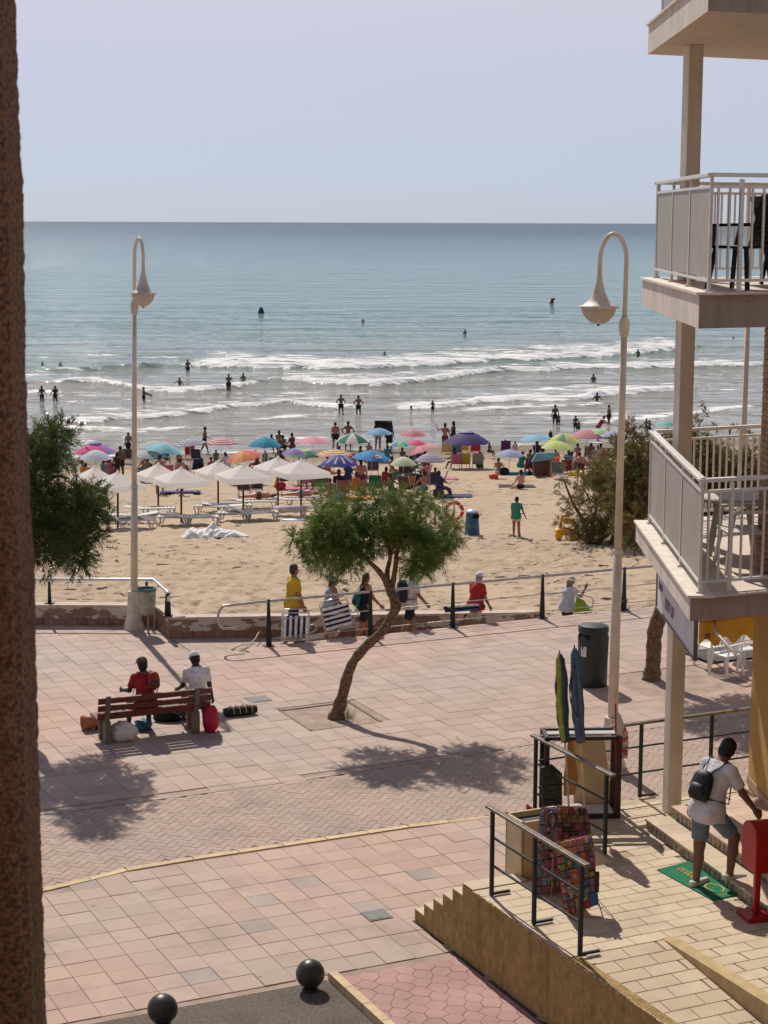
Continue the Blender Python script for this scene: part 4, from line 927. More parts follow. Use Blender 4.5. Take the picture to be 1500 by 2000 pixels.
def sdf_mesh(prims,h,cuts=()):
    """prims: (a,b,ra,rb,k,flatA,flatB[,squash axis,factor]); rounded cones blended smoothly"""
    A=np.array([p[0] for p in prims]+[p[1] for p in prims],float);rr=max(max(p[2],p[3]) for p in prims)+.05
    lo=A.min(0)-rr;hi=A.max(0)+rr;n=np.ceil((hi-lo)/h).astype(int)+2;V=np.full(n,10.,np.float32)
    ax=[lo[i]+np.arange(n[i])*h for i in range(3)]
    for p in prims:
        a,b=V3(p[0]),V3(p[1]);ra,rb,k=p[2],p[3],p[4];fa,fb=(p[5],p[6]) if len(p)>5 else (0,0);m=max(ra,rb)+k+2*h
        i0=np.maximum(0,np.floor((np.minimum(a,b)-m-lo)/h).astype(int));i1=np.minimum(n,np.ceil((np.maximum(a,b)+m-lo)/h).astype(int)+1)
        X,Y,Z_=np.meshgrid(ax[0][i0[0]:i1[0]],ax[1][i0[1]:i1[1]],ax[2][i0[2]:i1[2]],indexing='ij');P=np.stack([X,Y,Z_],-1)-a;ba=b-a;L2=ba@ba+1e-9
        t_=P@ba/L2;t=np.clip(t_,0,1);D=np.linalg.norm(P-t[...,None]*ba,axis=-1)-(ra+(rb-ra)*t);L=math.sqrt(L2)
        if fa:D=np.maximum(D,-t_*L)
        if fb:D=np.maximum(D,(t_-1)*L)
        s=np.s_[i0[0]:i1[0],i0[1]:i1[1],i0[2]:i1[2]];W=V[s]
        if k>0:
            hh=np.clip(.5+.5*(W-D)/k,0,1);V[s]=W*(1-hh)+D*hh-k*hh*(1-hh)
        else:V[s]=np.minimum(W,D)
    if cuts:
        X,Y,Z_=np.meshgrid(*ax,indexing='ij');P=np.stack([X,Y,Z_],-1)
        for pt,nn in cuts:V=np.maximum(V,(P-V3(pt))@(V3(nn)/np.linalg.norm(nn)))
    return nets(V,lo,h)
def dirv(p,a,s): p,a=R(p),R(a);return np.array([s*math.sin(a),math.sin(p)*math.cos(a),-math.cos(p)*math.cos(a)])
def skeleton(H,pose):
    P=dict(lean=0,side=0,turn=0,aL=(4,10,12),aR=(4,10,12),lL=(3,3,2),lR=(-3,3,2),head=(0,0),seat=None,wide=1.0);P.update(pose)
    J={};u=H;le=R(P['lean']);upv=np.array([math.sin(R(P['side'])),math.sin(le),math.cos(le)]);upv/=np.linalg.norm(upv)
    tu=R(P['turn']);rv=np.array([math.cos(tu),math.sin(tu),0]);rv-=upv*(rv@upv);rv/=np.linalg.norm(rv);fv=np.cross(upv,rv)
    pel=np.zeros(3);J['pel']=pel
    for s,n in((-1,'L'),(1,'R')):
        p,a,kn=P['l'+n];hip=pel+np.array([s*.052*u*P['wide'],0,-.01*u]);k=hip+dirv(p,a,s)*.245*u;an=k+dirv(p-kn,a*.6,s)*.235*u
        fd=np.array([s*.18,1,0]);
        if P['seat'] is not None and P.get('footdir'):fd=np.array(P['footdir'],float)
        sh=dirv(p-kn,a*.6,s);fd=np.array([s*.18,1,0.])-sh*(np.array([s*.18,1,0.])@sh)*.75;fd/=np.linalg.norm(fd)
        J['hip'+n],J['kne'+n],J['ank'+n]=hip,k,an;J['toe'+n]=an+fd*.105*u-Z*.022*u;J['hel'+n]=an-fd*.03*u-Z*.022*u
    J['wai']=pel+upv*.10*u;J['che']=pel+upv*.205*u;J['nec']=pel+upv*.305*u;hp,hy=P['head'];hd=np.array([math.sin(R(hy))*.2,math.sin(R(hp)+le*.6),math.cos(R(hp)+le*.6)]);hd/=np.linalg.norm(hd)
    J['hdb']=J['nec']+hd*.055*u;J['hdt']=J['hdb']+hd*.058*u;J['hd']=hd;J['hy']=hy
    for s,n in((-1,'L'),(1,'R')):
        p,a,e=P['a'+n][:3];sh=pel+upv*.268*u+rv*s*.098*u;el=sh+dirv(p,a,s)*.165*u;w=P['a'+n][3] if len(P['a'+n])>3 else 0
        fo=dirv(p+e,a,s);
        if w:fo=fo+np.array([-s*w,0,0]);fo/=np.linalg.norm(fo)
        wr=el+fo*.14*u;J['sho'+n],J['elb'+n],J['wri'+n]=sh,el,wr;J['han'+n]=wr+fo*.045*u;J['fo'+n]=fo
    J['up'],J['rv'],J['fv']=upv,rv,fv
    low=min(J[k][2] for k in('toeL','toeR','helL','helR'))-.012*u
    dz=-low if P['seat'] is None else P['seat']-(-.085*u)
    for k in J:
        if k not in('hd','up','rv','fv','hy','foL','foR'):J[k]=J[k]+Z*dz
    return J
def body_prims(J,u,g=1.0,hands=False,fat=1.0,fem=False):
    k=.03*u;pr=[];rv=J['rv'];fv=J['fv']
    f=fat
    pr+=[(J['pel']-rv*.035*u,J['pel']+rv*.035*u,.066*u*f,.066*u*f,k),(J['pel']-fv*.01*u,J['wai'],.064*u*f,.058*u*f,k),(J['wai'],J['che'],.06*u*f,.066*u*f,k),
      (J['che']-rv*.045*u,J['che']+rv*.045*u,.058*u*f,.058*u*f,k),(J['shoL']*.72+J['shoR']*.28,J['shoR']*.72+J['shoL']*.28,.042*u,.042*u,k),(J['nec']-J['up']*.03*u,J['hdb'],.034*u,.029*u,.02*u),
      (J['hdb']+J['hd']*.005*u,J['hdt'],.043*u,.046*u,.015*u)]
    hf=np.cross(J['hd'],J['rv']);hf=-hf if hf@J['fv']<0 else hf
    y=R(J['hy']);hf=hf*math.cos(y)+J['rv']*math.sin(y);J['hf']=hf
    pr+=[(J['hdb']+hf*.012*u,J['hdb']+hf*.02*u+J['hd']*.012*u,.034*u,.035*u,.012*u)]
    if fem:pr+=[(J['che']+rv*s*.03*u+fv*.035*u,J['che']+rv*s*.03*u+fv*.04*u,.033*u,.033*u,.015*u) for s in(-1,1)]
    for n,s in(('L',-1),('R',1)):
        pr+=[(J['hip'+n],J['kne'+n],.06*u*f**.5,.036*u,k),(J['kne'+n],J['kne'+n]*.6+J['ank'+n]*.4,.035*u,.034*u,.015*u),(J['kne'+n]*.6+J['ank'+n]*.4,J['ank'+n],.034*u,.021*u,.015*u),(J['ank'+n],J['hel'+n],.021*u,.017*u,.012*u),(J['hel'+n],J['toe'+n],.018*u,.014*u,.014*u),
          (J['nec']-J['up']*.01*u,J['sho'+n],.026*u,.034*u,.02*u),(J['sho'+n],J['elb'+n],.032*u,.023*u,.02*u),(J['elb'+n],J['wri'+n],.025*u,.016*u,.01*u)]
        hip=J['hip'+n]-J['fv']*.03*u;pr.append((hip,hip-Z*.01*u,.05*u*f,.05*u*f,.02*u))
        if not hands:pr.append((J['wri'+n],J['han'+n],.017*u,.018*u,.01*u));pr.append((J['han'+n],J['han'+n]+J['fo'+n]*.03*u,.015*u,.011*u,.01*u))
        else:
            fo=J['fo'+n];sd=np.cross(fo,J['rv']);sd=sd/np.linalg.norm(sd);inn=-J['rv']*s
            pm=J['wri'+n]+fo*.045*u
            for q,(o,L) in enumerate(((-.016,.034),(-.0055,.042),(.005,.040),(.0155,.031))):
                a=J['wri'+n]+fo*.012*u+sd*o*.8*u;b=J['wri'+n]+fo*.048*u+sd*o*u;m=b+fo*L*.55*u+inn*.006*u;e=m+fo*L*.40*u+inn*.014*u
                pr+=[(a,b,.0115*u,.0105*u,.008*u),(b,m,.0068*u,.006*u,.003*u),(m,e,.006*u,.0048*u,.003*u)]
            a=J['wri'+n]+fo*.014*u-sd*.012*u;b=a+fo*.022*u-sd*.018*u+inn*.004*u;pr+=[(a,b,.0095*u,.0075*u,.006*u),(b,b+fo*.022*u+inn*.005*u,.0072*u,.0055*u,.003*u)]
    return pr
def obj_from(v,f,name,mat,parent=None):
    o=npmesh(name,v,f,mat,True)
    if parent is not None:o.parent=parent
    return o
def cloth(name,col,rough=.85,var=.16,scale=11): return M(name,col,rough,var,scale,2.2,9,coord='O')
SK={'tan':(.30,.155,.09),'fair':(.50,.29,.20),'brown':(.19,.095,.058),'dark':(.035,.02,.014),'red':(.38,.16,.11),'deep':(.11,.058,.038)}
def skin(k): return M('skin_'+k,SK[k],.55,.08,12,coord='O')
def person(label,loc,face,H,pose={},sk='tan',wear=(),hair='black',vox=None,hat=None,fat=1.,fem=False,hands=False,group=None,hairlen=0,beard=False,sink=0,cat='person'):
    """face: direction looked at, degrees from +X; 90 looks out to sea"""
    u=H;J=skeleton(u,pose);vox=vox or max(.018,.020*u);pr=body_prims(J,u,hands=hands,fat=fat,fem=fem)
    if hands: # near figures get ears and a nose
        hc=(J['hdb']+J['hdt'])/2
        for s in(-1,1):
            sd=np.cross(J['hd'],J['hf']);e=hc+sd*s*.046*u-J['hd']*.008*u;pr.append((e-J['hd']*.008*u,e+J['hd']*.01*u,.008*u,.01*u,.004*u))
        nn=hc+J['hf']*.056*u-J['hd']*.008*u;pr.append((nn+J['hd']*.014*u-J['hf']*.01*u,nn,.005*u,.0095*u,.008*u))
    v,f=sdf_mesh(pr,vox);o=obj_from(v,f,'person',skin(sk));o.location=[float(q) for q in loc];o.location.z-=sink;o.rotation_euler=(0,0,R(face-90));tag(o,label,cat,group)
    WINV[o.name]=Matrix.Identity(4)
    gv=vox*.9;d=max(.0055*u,gv*.5)
    def part(name,pp,mat,cuts=(),h=gv):
        v,f=sdf_mesh(pp,h,cuts)
        if len(f):return obj_from(v,f,name,mat,o)
    infl=lambda p,dd,**k:(p[0],p[1],p[2]+dd,p[3]+dd,p[4])+tuple(p[5:])
    lerp=lambda a,b,t:a+(b-a)*t
    torso=[pr[0],pr[1],pr[2],pr[3],pr[4]]
    for wv in wear:
        kind,mat=wv[0],wv[1];mt=mat if not isinstance(mat,tuple) else cloth('cloth_%d_%d_%d'%tuple(int(c*255) for c in mat),mat)
        pelp=[infl(pr[0],d),(J['pel'],lerp(J['pel'],J['wai'],.55),.066*u*fat+d,.064*u*fat+d,.02*u,0,1)]
        for n in('L','R'):pelp.append((J['hip'+n]-J['fv']*.03*u,J['hip'+n]-J['fv']*.03*u-Z*.01*u,.05*u*fat+d,.05*u*fat+d,.02*u))
        if kind in('trunks','shorts','long','brief','leggings'):
            e={'trunks':.5,'shorts':.82,'brief':.12,'long':1.0,'leggings':1.0}[kind];pp=list(pelp)
            for n in('L','R'):
                pp.append((J['hip'+n],lerp(J['hip'+n],J['kne'+n],e),.058*u+d*1.0,.043*u+d*(1.9 if kind in('trunks','shorts') else .6),.012*u,0,1))
                if kind=='long':pp.append((J['kne'+n],lerp(J['kne'+n],J['ank'+n],.95),.045*u+d,.036*u+d,.01*u,0,1))
                if kind=='leggings':pp.append((J['kne'+n],lerp(J['kne'+n],J['ank'+n],.9),.036*u+d,.024*u+d,.01*u,0,1))
            part({'brief':'swim_brief','trunks':'swim_shorts','shorts':'shorts','long':'trousers','leggings':'leggings'}[kind],pp,mt)
        if kind in('tshirt','tank','swimsuit','dress','longsleeve','vest'):
            lo=.0 if kind!='swimsuit' else 0
            pp=[infl(p,d*1.5 if kind in('tshirt','longsleeve') else d) for p in torso]
            if kind in('tshirt','longsleeve','dress','vest'):pp.append((J['pel']-J['up']*.0*u,J['che'],.074*u*fat+d,.07*u*fat+d,.03*u,0,0))
            if kind in('tshirt','vest','longsleeve'):pp.append((J['pel']-Z*.075*u-J['rv']*.034*u,J['wai']-J['rv']*.01*u,.092*u*fat+d,.066*u*fat+d,.03*u,1,0));pp.append((J['pel']-Z*.075*u+J['rv']*.034*u,J['wai']+J['rv']*.01*u,.092*u*fat+d,.066*u*fat+d,.03*u,1,0))
            if kind!='tank' and kind!='swimsuit':
                for n in('L','R'):q_=J['hip'+n]-J['fv']*.03*u;pp.append((q_+J['up']*.02*u,q_-Z*.005*u,.052*u*fat+d*2.4,.056*u*fat+d*2.4,.02*u))
            cuts=[(J['nec']+J['up']*.004*u,J['up'])]
            if kind in('tank','swimsuit'):cuts=[(J['che']+J['up']*.062*u,J['up'])]
            if kind=='tshirt':
                for n in('L','R'):pp.append((J['sho'+n],lerp(J['sho'+n],J['elb'+n],.72),.034*u+d,.031*u+d*1.3,.02*u,0,1));pp.append((J['nec']-J['up']*.012*u,J['sho'+n],.024*u+d,.032*u+d,.02*u))
            if kind=='longsleeve':
                for n in('L','R'):pp+= [(J['sho'+n],J['elb'+n],.04*u+d,.03*u+d,.02*u),(J['elb'+n],J['wri'+n],.03*u+d,.022*u+d,.01*u,0,1)]
            if kind=='dress':
                pp.append((J['pel'],lerp((J['hipL']+J['hipR'])/2,(J['kneL']+J['kneR'])/2,.85),.075*u+d,.12*u,.02*u,0,1));
            if kind=='swimsuit':pp+=pelp
            part({'tshirt':'shirt','tank':'vest_top','swimsuit':'swimsuit','dress':'dress','longsleeve':'long_sleeved_shirt','vest':'vest_top'}[kind],pp,mt,cuts)
        if kind=='bra':
            part('bikini_top',[(J['che']-J['rv']*.045*u+J['up']*.01*u,J['che']+J['rv']*.045*u+J['up']*.01*u,.058*u+d,.058*u+d,.01*u)]+([infl(p,d) for p in pr if fem and abs(p[2]-.033*u)<1e-6]),mt,[(J['che']+J['up']*.035*u,J['up']),(J['che']-J['up']*.012*u,-J['up'])])
        if kind=='shoes':
            for n in('L','R'):part('shoe',[(J['hel'+n]-Z*.002*u,J['toe'+n],.022*u+d*.5,.019*u+d*.5,.01*u),(J['hel'+n]+Z*.012*u,J['hel'+n],.022*u+d*.4,.02*u,.01*u)],mt,[(J['ank'+n]+Z*.002*u,Z)],h=min(gv,.012*u))
    hcol={'black':(.012,.010,.009),'brown':(.045,.025,.015),'grey':(.30,.28,.25),'blond':(.30,.21,.10)}.get(hair)
    if hcol and not (hat and hat[0]=='cap' and hair=='none'):
        hm=M('hair_'+hair,hcol,.6,.2,40,.3,90,coord='O');hd=J['hd'];hf=J['hf'];hc=(J['hdb']+J['hdt'])/2
        hp=[(J['hdb']+hd*.016*u-hf*.006*u,J['hdt']-hf*.004*u,.046*u+.004*u,.050*u+.002*u,.01*u)];cuts=[(hc+hf*.018*u,hf-hd*.75)]
        if hairlen==1:hp.append((J['hdb']-hf*.02*u+hd*.02*u,J['nec']-hf*.035*u-J['up']*.02*u,.042*u,.03*u,.02*u))
        if hairlen==2:hp.append((J['hdt']-hf*.045*u,J['hdt']-hf*.052*u+hd*.005*u,.024*u,.024*u,.01*u))
        if hairlen==3:hp+=[(J['hdb']+hd*.03*u-hf*.04*u,J['nec']-hf*.055*u-J['up']*.05*u,.018*u,.022*u,.01*u)]
        part('hair',hp,hm,cuts)
    if hat:
        hm=hat[1] if not isinstance(hat[1],tuple) else cloth('hat_%d_%d_%d'%tuple(int(c*255) for c in hat[1]),hat[1]);hd=J['hd'];hf=J['hf'];sd=np.cross(hd,hf);T=J['hdt']-hd*.004*u
        b=MB();cr=.056*u
        b.lathe(T,[(cr*1.02,-.004*u),(cr,.02*u),(cr*.85,.042*u),(cr*.4,.056*u),(.001,.058*u)],16,sd,hf,hd)
        if hat[0]=='brim':b.lathe(T,[(cr*1.0,0.0),(cr*1.75,-.012*u),(cr*1.77,-.015*u),(cr*1.0,-.006*u)],20,sd,hf,hd)
        if hat[0]=='cap':b.ext([T+sd*math.cos(a)*cr*.95+hf*(cr*.5+math.sin(a)*cr*1.25) for a in np.linspace(0,math.pi,9)],hd*.006*u)
        h=b.build('hat' if hat[0]=='brim' else 'cap',hm,o,True,local=True)
    return o,J
def wp(o,p):
    """local point of a figure to world"""
    a=o.rotation_euler[2];c,s=math.cos(a),math.sin(a);return np.array([p[0]*c-p[1]*s+o.location.x,p[0]*s+p[1]*c+o.location.y,p[2]+o.location.z])
# ================================================================== TREES
BARK=M('tamarisk_bark',(.19,.125,.08),.95,.4,20,2.2,38)
def leafmat(n,c,c2): return M(n,c,.75,.2,1.6,rnd=.22,col2=c2,trans=.4,spec=.2)
def crown(name,mat,parent,lobes,n,seed,L=(.08,.17),wdt=.007,droop=.5,upb=.35,gap=.36):
    """feathery tamarisk foliage: fine blades on sprays spread through a cloud of lobes (x,y,z,rx,ry,rz,weight)"""
    g=np.random.default_rng(seed);lb=np.array(lobes,float);w=lb[:,6]*lb[:,3]*lb[:,4]*lb[:,5];w/=w.sum()
    ns=n//22;ch=g.choice(len(lb),ns,p=w);d=g.normal(size=(ns,3));d/=np.linalg.norm(d,axis=1)[:,None];r=g.random(ns)**.42
    S=lb[ch,:3]+d*lb[ch,3:6]*r[:,None]*(.80+.35*g.random(ns))[:,None]
    # carve gaps
    keep=smooth_noise(S[:,0]*1+S[:,2]*.7+50,S[:,1]*1+S[:,2]*.9+50,.22,seed)>gap;S=S[keep];d=d[keep];ns=len(S)
    dr=d*.8+np.array([0,0,upb])+g.normal(size=(ns,3))*.45;dr[:,2]-=droop*(g.random(ns)>.55)*1.2;dr/=np.linalg.norm(dr,axis=1)[:,None]
    sl=g.uniform(.12,.34,ns);m=22;t=g.random((ns,m));B=S[:,None,:]+dr[:,None,:]*(t*sl[:,None])[...,None]+g.normal(size=(ns,m,3))*.012
    B[...,2]-=(t*sl[:,None])**2*.5
    q=dr[:,None,:]*.9+g.normal(size=(ns,m,3))*.55;q/=np.linalg.norm(q,axis=2)[...,None];ln=g.uniform(L[0],L[1],(ns,m))*(.55+.6*(1-t));s=g.normal(size=(ns,m,3));s-=q*(s*q).sum(2)[...,None];s/=np.linalg.norm(s,axis=2)[...,None]
    wd=wdt*g.uniform(.7,1.5,(ns,m));a=B-s*wd[...,None]/2;b=B+s*wd[...,None]/2;mid=B+q*(ln*.55)[...,None];mm=s*(wd*.62)[...,None];c=B+q*ln[...,None];c[...,2]-=ln*ln*.9
    V=np.stack([a,b,mid+mm,c,mid-mm],2).reshape(-1,3);k=len(V)//5;i=np.arange(k)*5
    # one quad strip: two quads as (a,b,mid+,mid-) and tip triangle folded into a quad
    f=np.concatenate([np.stack([i,i+1,i+2,i+4],1),np.stack([i+4,i+2,i+3,i+3],1)]);
    me=bpy.data.meshes.new(name);fs=[tuple(x) for x in f[:k].tolist()]+[(x[0],x[1],x[2]) for x in f[k:].tolist()]
    me.from_pydata(V.tolist(),[],fs);me.materials.append(mat);o=bpy.data.objects.new(name,me);C.objects.link(o);o.parent=parent;o.matrix_parent_inverse=WINV[parent.name];return o
def limb(pts,rad,name,parent,seed=0,n=10,rough=.12,mat=None):
    g=np.random.default_rng(seed);P=[V3(p) for p in pts];out=[];rr=[]
    for i in range(len(P)-1):
        for k in range(4):
            t=k/4;a=P[max(i-1,0)];b_=P[i];c=P[i+1];d_=P[min(i+2,len(P)-1)];q=.5*((2*b_)+(-a+c)*t+(2*a-5*b_+4*c-d_)*t*t+(-a+3*b_-3*c+d_)*t**3);out.append(q);rr.append((rad[i]+(rad[i+1]-rad[i])*t)*(1+g.uniform(-rough,rough)))
    out.append(P[-1]);rr.append(rad[-1]);b=MB();b.tube(out,rr,n);o=b.build(name,mat or BARK,parent,True)
    return o
def PX(l,Y,dz=None): return [aty(x,y,Y if np.isscalar(Y) else Y[i]) for i,(x,y) in enumerate(l)]
# ---- centre tree
tb=atz(657,1402);tr=thing('tamarisk_tree','small green tamarisk with a leaning trunk growing from the paved square in the middle','tree',tb,0)
Yt=tb[1]
limb(PX([(655,1407),(668,1362),(686,1300),(715,1262),(744,1236),(764,1205),(773,1182),(763,1156)],Yt),[.155,.105,.092,.088,.086,.084,.092,.08],'trunk',tr,1,14,.15)
for i,(l,r0_,yo) in enumerate((([(763,1160),(748,1126),(722,1098),(690,1070),(650,1040)],.07,-.3),([(762,1158),(756,1120),(762,1080),(745,1030),(740,990)],.055,.35),([(764,1158),(772,1110),(778,1070),(800,1040),(830,1010)],.06,.1),([(778,1072),(790,1058),(830,1060),(862,1035)],.035,-.3),([(722,1092),(700,1085),(660,1085),(620,1070)],.035,.25),([(760,1095),(775,1050),(770,1000)],.03,-.25))):
    k=len(l);limb(PX(l,[Yt+yo*j/(k-1) for j in range(k)]),[r0_*(1-.75*j/(k-1)) for j in range(k)],'branch',tr,i+5,8,.08)
def lobes_px(l,Y,dep=1.0,seed=0):
    g=np.random.default_rng(seed);o=[]
    for x,y,rx,ry in l:
        yy=Y+g.uniform(-.5,.5)*dep;p=aty(x,y,yy);s=ppm(p);o.append((p[0],p[1],p[2],rx/s,rx/s*g.uniform(.8,1.15),ry/s,1))
    return o
LF=leafmat('tamarisk_leaf',(.20,.25,.065),(.085,.155,.042))
LB=[(640,1025,48,48),(690,1005,46,42),(720,1045,52,46),(655,1068,56,40),(606,1060,24,38),(762,985,34,34),(738,968,18,16),(790,1035,58,44),(835,1055,44,44),(866,1018,22,26),(668,1102,34,26),(820,1092,36,30),(812,1112,16,34),(880,1000,12,20),(584,1045,8,14),(760,952,12,10),(700,955,10,10),(850,1085,20,22),(650,1125,14,12),(690,970,22,18),(630,980,20,18),(845,995,16,14),(805,1000,25,22),(622,1096,14,20),(640,1120,10,16),(690,1092,20,14)]
crown('crown',LF,tr,lobes_px([(x,y+9,rx*.86,ry*.74) for x,y,rx,ry in LB],Yt,1.3,2)+lobes_px([(x,y+9,rx*.7,ry*.6) for x,y,rx,ry in LB[:9]],Yt+.5,.6,3)+lobes_px([(x,y+9,rx*.7,ry*.6) for x,y,rx,ry in LB[:9]],Yt-.5,.6,4),54000,4,wdt=.0075,gap=.43)
crown('foliage_sprays',LF,tr,lobes_px([(618,1092,10,12),(655,1108,12,10),(712,972,9,12),(776,968,11,13),(852,985,11,16),(815,984,12,18),(640,972,12,14),(880,1040,12,22),(868,1062,12,16),(845,1085,12,16),(812,1105,10,18),(575,1050,8,16),(665,965,12,12),(740,968,12,10)],Yt,1.2,21),7000,22,L=(.12,.24),wdt=.0065,droop=.9,gap=.2)
g=np.random.default_rng(3);b=MB()
for i in range(90):
    a=g.uniform(0,6.28);r_=g.uniform(.1,.3);p=tb+V3((.12+r_*math.cos(a)*.7,r_*math.sin(a)*.5,-.03));q=p+V3((g.normal()*.06,g.normal()*.06,g.uniform(.1,.3)));b.add([p,p+V3((.01,0,0)),q],[(0,1,2)])
stuff(tag(b.build('weeds',leafmat('weed_leaf',(.10,.16,.05),(.15,.17,.07))),'small green weeds at the foot of the leaning tamarisk','weeds'))
# ---- left tree
Yl=31.9;tl=thing('tamarisk_tree','dark green tamarisk crown reaching in from behind the brown wall on the left','tree',(-6.6,Yl,0))
limb([(-6.6,Yl,-.05),(-6.65,Yl,.9),(-6.45,Yl+.1,1.8),(-6.35,Yl,2.6),(-6.2,Yl,3.3)],[.2,.16,.14,.13,.11],'trunk',tl,2,12)
for i,(l,r0_,yo) in enumerate((([(55,960),(85,945),(110,930),(135,935)],.05,-.2),([(50,950),(75,910),(100,880),(115,850)],.05,.3),([(50,960),(90,985),(130,1000),(175,1010)],.06,.1),([(50,970),(90,1010),(120,1050),(135,1090)],.045,-.3),([(50,940),(70,900),(75,860)],.04,-.2))):
    k=len(l);limb(PX(l,[Yl+yo*j/(k-1) for j in range(k)]),[r0_*(1-.7*j/(k-1)) for j in range(k)],'branch',tl,i+15,8)
LF2=leafmat('dark_tamarisk_leaf',(.10,.13,.035),(.03,.06,.018))
LB=[(90,860,40,38),(120,850,28,26),(70,900,40,40),(110,905,36,26),(75,960,40,24),(105,980,50,34),(150,985,46,34),(180,975,34,30),(190,1010,24,24),(120,1030,55,42),(160,1040,42,34),(90,1060,40,38),(150,1085,34,30),(105,1098,24,18),(195,1055,16,18),(60,1010,30,60),(40,930,40,60),(30,1040,40,60),(20,960,50,90)]
crown('crown',LF2,tl,lobes_px(LB,Yl,1.2,5)+lobes_px([(x,y,rx*.85,ry*.85) for x,y,rx,ry in LB[:13]],Yl+.7,.7,6)+lobes_px([(x,y,rx*.85,ry*.85) for x,y,rx,ry in LB[:13]],Yl-.7,.7,7),64000,8,wdt=.008,gap=.34)
# ---- right tree behind the balconies
tb2=atz(1272,1326);Yr=tb2[1];t2=thing('tamarisk_tree','large brownish tamarisk behind the balconies with a dark trunk beside the white column','tree',tb2)
limb(PX([(1272,1330),(1276,1290),(1279,1235),(1292,1190),(1310,1120),(1325,1060)],Yr),[.19,.15,.15,.14,.13,.11],'trunk',t2,4,12)
for i,(l,yo) in enumerate((([(1322,1070),(1290,1030),(1260,990),(1240,950)],-.5),([(1322,1070),(1350,1000),(1360,930),(1350,860)],.4),([(1322,1070),(1380,1010),(1420,960),(1460,920)],.1),([(1260,990),(1250,930),(1245,870)],.3),([(1310,1120),(1270,1080),(1245,1050)],.3))):
    k=len(l);limb(PX(l,[Yr+yo*j/(k-1) for j in range(k)]),[.08*(1-.7*j/(k-1)) for j in range(k)],'branch',t2,i+25,8)
LF3=leafmat('brown_tamarisk_leaf',(.12,.145,.045),(.21,.13,.055))
LB=[(1215,900,34,46),(1250,890,40,50),(1230,960,44,50),(1260,950,45,60),(1245,1020,40,46),(1210,1000,26,40),(1300,910,50,60),(1340,950,50,70),(1380,930,50,70),(1430,940,50,70),(1470,950,40,70),(1330,1030,60,50),(1400,1020,60,50),(1365,860,28,26),(1345,830,24,22),(1470,860,20,30),(1240,835,20,20),(1222,860,18,18),(1385,815,20,14),(1450,1040,40,40)]
crown('crown',LF3,t2,lobes_px(LB,Yr,1.3,9)+lobes_px([(x,y,rx*.9,ry*.9) for x,y,rx,ry in LB[:13]],Yr+.7,.7,10),85000,11,wdt=.011,gap=.33)
# ---- bush on the sand
pb=ats(1150,1062);sb=thing('tamarisk_bush','sprawling olive brown tamarisk bush growing on the sand left of the right lamp','bush',pb)
Yb=pb[1]
for i,l in enumerate(([(1155,1066),(1140,1020),(1118,980),(1100,935)],[(1155,1066),(1160,1010),(1180,950)],[(1160,1066),(1200,1030),(1230,990)],[(1155,1066),(1125,1040),(1100,1030)],[(1185,1070),(1210,1040),(1250,1020),(1275,1070)])):
    limb(PX(l,Yb),[.09*(1-.7*j/(len(l)-1)) for j in range(len(l))],'branch',sb,i+40,7)
LF4=leafmat('olive_tamarisk_leaf',(.16,.165,.055),(.22,.155,.065))
LB=[(1100,935,12,24),(1112,965,18,26),(1128,1000,24,30),(1105,1025,16,20),(1150,960,26,36),(1165,920,26,26),(1190,950,36,44),(1175,1000,44,38),(1150,1035,34,22),(1200,1035,36,26),(1225,970,34,50),(1240,1020,34,34),(1185,890,24,20),(1215,900,24,26),(1090,1010,10,12),(1130,930,14,16),(1105,1050,14,8),(1265,1045,16,20)]
crown('crown',LF4,sb,lobes_px(LB,Yb,1.6,12)+lobes_px([(x,y,rx*.85,ry*.85) for x,y,rx,ry in LB[4:13]],Yb+1,.9,13),36000,14,L=(.14,.3),wdt=.012,gap=.42)
# ================================================================== PROMENADE: bench, people, goods
RED=M('bench_red',(.13,.030,.024),.5,.25,12,.15,50);LEG=M('bench_leg',(.15,.13,.10),.8,.15,10,.2,50)
pl=atz(210,1452);pr_=atz(383,1432);bc=(pl+pr_)/2;L=float(np.linalg.norm(pr_-pl));bd_=(pr_-pl)/L;bn=np.array([-bd_[1],bd_[0],0])
bt=thing('park_bench','red slatted park bench seen from behind, two men sitting on it','bench',bc)
for p in (pl,pr_):
    b=MB();side=bd_*.055
    prof=[(-.10,0),(.12,0),(.08,.40),(.42,.40),(.42,.36),(.46,.36),(.46,0),(.40,0),(.36,.30),(.12,.30)]
    b.box(p+bn*.02+Z*.20,(.10,.20,.40),bd_,bn);b.box(p+bn*.36+Z*.19,(.10,.12,.38),bd_,bn);b.box(p+bn*.2+Z*.385,(.10,.50,.045),bd_,bn);b.build('leg',LEG,bt,bevel=.01)
    b=MB();b.beam(p-bn*.0+Z*.38,p-bn*.13+Z*.86,.085,.04,bn);b.build('back_support',LEG,bt,bevel=.004)
e0=-.17;e1_=.27
for k,(z,o) in enumerate(((.50,-.005),(.635,-.042),(.775,-.08))):
    a=pl-bd_*.17+bn*o+Z*z;c=pr_+bd_*.27+bn*o+Z*z;b=MB();dz=V3((0,0,.125))+(-bn)*.034
    b.box((a+c)/2,(np.linalg.norm(c-a),.035,.105),bd_,(bn*.965+Z*.26),(Z*.965-bn*.26));b.build('back_slat',RED,bt,bevel=.006)
for k in range(4):
    a=pl-bd_*.17+bn*(.08+k*.12)+Z*.43;c=pr_+bd_*.27+bn*(.08+k*.12)+Z*.43;b=MB();b.box((a+c)/2,(np.linalg.norm(c-a),.10,.035),bd_,bn);b.build('seat_slat',RED,bt,bevel=.006)
